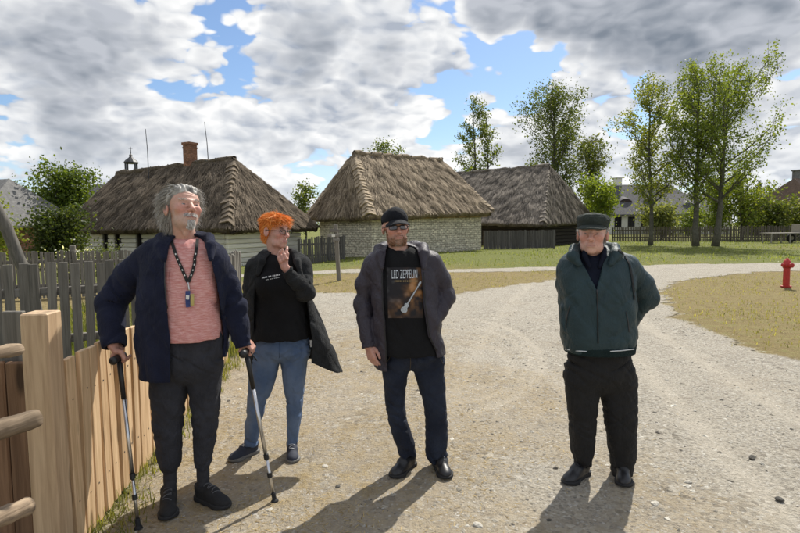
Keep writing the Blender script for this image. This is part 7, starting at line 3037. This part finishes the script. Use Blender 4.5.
# ------------------------------------------------------------------ 4: old man in green jacket
def person_four():
    p = Person('old man in a flat green cap and dark green zipped jacket, hands behind his back', 600, 3.22)
    w = p.w
    M_GREEN = m_cloth('dark_green_jacket', (.0165, .0390, .0460), .5, .15, 1500, .15, .5, 13, .35, .08)
    M_RIB = m_cloth('ribbed_hem', (.010, .022, .023), .85, .2, 600, .8, .3, 40, .2, .1)
    M_POLO = m_cloth('navy_polo', (.0085, .011, .022), .9, .15, 800, .3, .3, 18, .15, .1)
    M_TROU = m_cloth('black_trousers', (.0165, .0158, .0155), .8, .15, 1200, .2, .6, 13, .25, .1)
    hip = [p.row(338, 569, 630, .12), p.row(356, 565.5, 634, .13, .005), p.row(376, 565, 636, .135, .01), p.row(388, 566, 636, .12, .01)]
    legR = [p.row(376, 564.5, 601, .105, 0), p.row(396, 566, 599.5, .10, 0), p.row(416, 568, 596.5, .09, -.005), p.row(436, 569.5, 595, .085, 0), p.row(452, 571, 593.5, .082, .01), p.row(461, 573, 591, .082, .01), p.row(466, 574, 590, .08, .01), p.row(478, 574, 590, .08, .01)]
    legL = [p.row(376, 599, 636, .105, .01), p.row(396, 601, 636, .10, .01), p.row(416, 604, 636.5, .09, .0), p.row(436, 607, 636, .087, .0), p.row(456, 609.5, 635.5, .085, .01), p.row(467, 610.5, 633, .085, .01), p.row(474, 611, 632, .083, .01), p.row(486, 611, 632, .083, .01)]
    tr_, Vp, Fp = make_pants(p, hip, legR, legL, p.z(469, .01, u=582), p.z(478, .01, u=621), 231, (.003, .007, .016), p.z(420), mat=M_TROU)
    hR, hL = w(584.5, 471, .03), w(622.5, 479, .05)
    shoe(p.root, p.org, (hR.x, hR.y, .003), -50, .275, M_SHOE, M_SOLE, M_LACEDARK, 27, -.012, 3)
    shoe(p.root, p.org, (hL.x, hL.y, .003), -22, .275, M_SHOE, M_SOLE, M_LACEDARK, 28, -.012, 3)
    rows = [p.row(248, 580, 606, .06, .03), p.row(253, 572, 615, .085, .025), p.row(262, 566, 627, .11, .015), p.row(285, 564, 632, .125, 0), p.row(345, 566, 632, .13, 0)]
    nk = w(593.5, 247, -.05)
    sh, Vs, Fs = make_top(p, rows, M_POLO, 241, 'polo_shirt', neck=(tuple(nk), (.045, .08, .05)), fold=.003)
    hc = w(592.5, 234.5, -.01)
    hd = Head(hc, -24, 4, 1, 1.02, 1.04, old=1.0, jowl=1.0)
    armR = [w(569, 267, .02), w(565, 301, .12), w(590, 334, .19)]
    armL = [w(628, 266, .02), w(647, 297, .10), w(620, 334, .19)]
    # hands clasped behind the back
    hands = [hand_relaxed(w(588, 333, .21), w(566, 301, .13), 0, 1, .95, (40, 50, 40)), hand_relaxed(w(618, 335, .23), w(646, 299, .12), 0, -1, .95, (40, 50, 40))]
    joints = dict(neck=w(593, 256, .03), chest=w(596, 285, .02), hip=w(600, 360, .01), armR=armR, armL=armL, legR=[w(583, 372, 0), w(582, 420, 0), w(582, 448, .01)], legL=[w(617, 372, .01), w(620, 420, 0), w(621, 456, .01)])
    hrl = ([-.11, -.04, -.02, .0, .02, .05, .1], [.12, .06, .03, -.012, -.04, -.06, -.065])
    body, Vh, Fh, Nh = add_body(p, hd, w(593, 257, .02), .064, hands, joints, dict(base=(.62, .375, .285), red=(.63, .285, .22), lip=(.40, .18, .145), scalp=(.42, .40, .37), hairline=hrl), None)
    hd.eyes(p.root, p.org, (.14, .17, .19))
    q = hd.loc(Vh)
    hl = np.interp(q[:, 1], *hrl)
    earm = (np.abs(q[:, 0]) > .074) & (q[:, 2] < .030) & (q[:, 1] < .034) & (q[:, 1] > -.012)
    m = (q[:, 2] > hl) & ~earm & (q[:, 2] < .045) & (q[:, 1] > -.035)
    k = pick(Vh, Nh, m, 1500, 245)
    r_ = np.random.default_rng(246)
    d = Nh[k] * .5 + (np.stack([q[k, 0] * 2, np.full(len(k), .5), np.full(len(k), -.7)], 1) + r_.normal(0, .25, (len(k), 3))) @ hd.R.T
    col = np.tile(_v((.58, .56, .52)), (len(k), 1)) * r_.uniform(.6, 1.2, len(k))[:, None]
    V1 = strands(Vh[k], d, r_.uniform(.014, .030, len(k)), np.full(len(k), .0018), col, 247, .3, .3, 3)
    p.add('hair', *V1[:2], M_HAIR, V1[2])
    for sd_ in (-1, 1):
        Vb, Fb, Cb = brow_strands(hd, Vh, Nh, (.42, .38, .33), 248, 65, .010, sd_)
        p.add('eyebrow', Vb, Fb, M_HAIR, Cb)
    # soft field cap with a short peak
    M_CAP = m_cloth('olive_cap_cloth', (.034, .042, .036), .85, .2, 900, .3, .45, 26, .2, .1)

    def cap_f(P):
        q = hd.loc(P)
        z = q[:, 2]
        rx = np.interp(z, [.0, .03, .062, .070, .095, .112, .122], [.0835, .0845, .0865, .0900, .0905, .080, .045])
        ry = np.interp(z, [.0, .03, .062, .070, .095, .112, .122], [.1030, .1040, .1060, .1090, .1080, .096, .055])
        k_ = np.sqrt((q[:, 0] / (rx - .002)) ** 2 + ((q[:, 1] - .009) / (ry + .006)) ** 2)
        d = (k_ - 1) * .085
        d = smax(d, np.maximum((.036 - .12 * q[:, 1]) - z, z - .121 + .05 * q[:, 1]), .010)
        return (d - .0030 * ridged(q, (24, 24, 30), 6) * smooth01(.06, .085, z)) * hd.s

    def vis_f(P):
        q = hd.loc(P)
        zs = .053 - 3.6 * q[:, 0] ** 2 + .38 * (q[:, 1] + .085)
        d = np.abs(q[:, 2] - zs) * .8 - .0034
        e = (np.sqrt((q[:, 0] / .080) ** 2 + ((q[:, 1] + .070) / .090) ** 2) - 1) * .07
        return smax(smax(d, e, .003), q[:, 1] + .076, .004) * hd.s
    lo, hi = hd.c - .2, hd.c + .2
    V, F = mesh_sdf(cap_f, lo, hi, .0042, .008)
    cp_ = p.add('cap', V, F, M_CAP)
    V, F = mesh_sdf(vis_f, lo, hi, .0034, .006)
    p.add('visor', V, F, M_CAP, None, cp_)
    # jacket
    rows = [p.row(245, 580, 608, .07, .04), p.row(250, 573, 617, .095, .035), p.row(256, 565, 626, .12, .025), p.row(266, 561, 632, .14, .015), p.row(285, 560, 634.5, .155, .005), p.row(305, 560, 635.5, .165, 0), p.row(325, 560, 636, .17, 0), p.row(338, 561, 636.5, .17, 0), p.row(344, 562.5, 635.5, .163, 0), p.row(349, 564, 634.5, .150, 0), p.row(365, 564, 634.5, .150, 0)]
    zl, xl = interp_edge(p, [(579, 246), (584, 258), (590, 272), (596.2, 288), (597, 292)], -.15)
    zr, xr = interp_edge(p, [(611, 246), (608, 258), (603, 272), (597.2, 288), (596, 292)], -.15)
    zl = np.concatenate([[0], zl]); xl = np.concatenate([[xl[0] + .01], xl])
    zr = np.concatenate([[0], zr]); xr = np.concatenate([[xr[0] - .01], xr])

    def collar_flaps(P, sh_):
        d = sh_
        for pts, rs in ((
                [w(583, 246, .06), w(574.5, 249, -.02), w(573, 256, -.085), w(579, 264, -.115)], [.020, .030, .034, .018]), ([w(606, 245, .06), w(614.5, 248, -.02), w(616, 255, -.085), w(610.5, 264, -.115)], [.020, .030, .034, .018])):
            d = smin(d, s_chain(P, [tuple(x) for x in pts], rs, .015), .008)
        d = smin(d, s_chain(P, [tuple(w(583, 246, .06)), tuple(w(594, 246, .11)), tuple(w(606, 245, .06))], [.022, .026, .022], .02), .01)
        # keep the throat free for neck and shirt
        return smax(d, -s_ell(P, tuple(w(594.5, 254, -.05)), (.058, .085, .060)), .008)
    jk, Vj, Fj = make_jacket(p, rows, [([w(571, 267, .025), w(567, 285, .08), w(568, 302, .11), w(588, 332, .20)], [.070, .066, .064, .052]), ([w(627, 267, .025), w(641, 284, .07), w(647, 298, .09), w(620, 333, .20)], [.076, .074, .068, .054])],
                             M_GREEN, 251, p.z(352), .012, (zl, xl, zr, xr, p.Y), None, .007, .010, extra=collar_flaps)
    T = bvh(Vj, Fj)
    ps, ns = cast_line(T, [(597, 290), (597.6, 315), (598, 343)], 22, .002)
    tube_obj(p, 'zip', ps, .004, m_plain('black_zip_teeth', (.012, .014, .015), .5, .1, 40), jk)
    tube_obj(p, 'zip_pull', [ps[0] + Vector((0, -.006, .004)), ps[0] + Vector((0, -.008, -.03))], .0045, M_METALDARK, jk)
    # ribbed waistband with a pale line below
    band = [p.row(343.5, 564.5, 634, .160, 0), p.row(347, 565, 633.5, .157, 0), p.row(351.5, 565.5, 633, .152, 0)]
    Bf = Loft(band, 2.3, .004)

    def band_f(P):
        th = np.arctan2(P[:, 1] - p.Y, P[:, 0] - p.w(599, 348).x)
        d = Bf(P) - .0018 * np.sin(th * 120)
        return smax(d, -Bf(P, -.012, 0, 3), .002)
    V, F = mesh_sdf(band_f, np.array(Bf.val[:, :1]).min() * 0 + np.array([w(555, 345).x, p.Y - .22, p.z(356)]), np.array([w(645, 345).x, p.Y + .22, p.z(338)]), .0045, .006)
    p.add('waistband', V, F, M_RIB, None, jk)
    for seg in ([(565.5, 350.2), (576, 351.6), (587, 352.2)], [(610, 352.2), (622, 351.4), (633.5, 350.0)]):
        pts = []
        Tb = bvh(V, F)
        ps, ns = cast_line(Tb, [(u, v - 1.0) for u, v in seg], 12, .003)
        if len(ps) > 4:
            tube_obj(p, 'piping', ps, .0034, m_plain('white_piping', (.6, .62, .62), .8, .05, 20, 0), jk)
    # pocket zips and armhole strap
    for pts in ([(570, 305), (567, 318), (566, 328)], [(626, 312), (628, 322), (629, 332)]):
        ps, ns = cast_line(T, pts, 8, .0015)
        if len(ps) > 3:
            tube_obj(p, 'pocket_zip', ps, .0032, M_METALDARK, jk)
    ps, ns = cast_line(T, [(618, 250), (624, 255), (629, 264), (631.5, 276), (633, 288), (634, 300)], 18, .002)
    if len(ps) > 5:
        ribbon_obj(p, 'bag_strap', ps, ns, .016, .003, m_plain('black_strap', (.012, .013, .014), .8, .15, 30))
    # polo collar and a crease down each trouser leg
    for pts in ([w(584.5, 250, -.045), w(585, 257, -.085), w(589.5, 267, -.108)], [w(604.5, 249, -.045), w(604, 256, -.085), w(599.5, 267, -.108)]):
        V, F = mesh_chains([([q for q in pts], [.014, .017, .009])], .004)
        p.add('collar', V, F, M_POLO, None, sh)


person_one()
person_two()
person_three()
person_four()
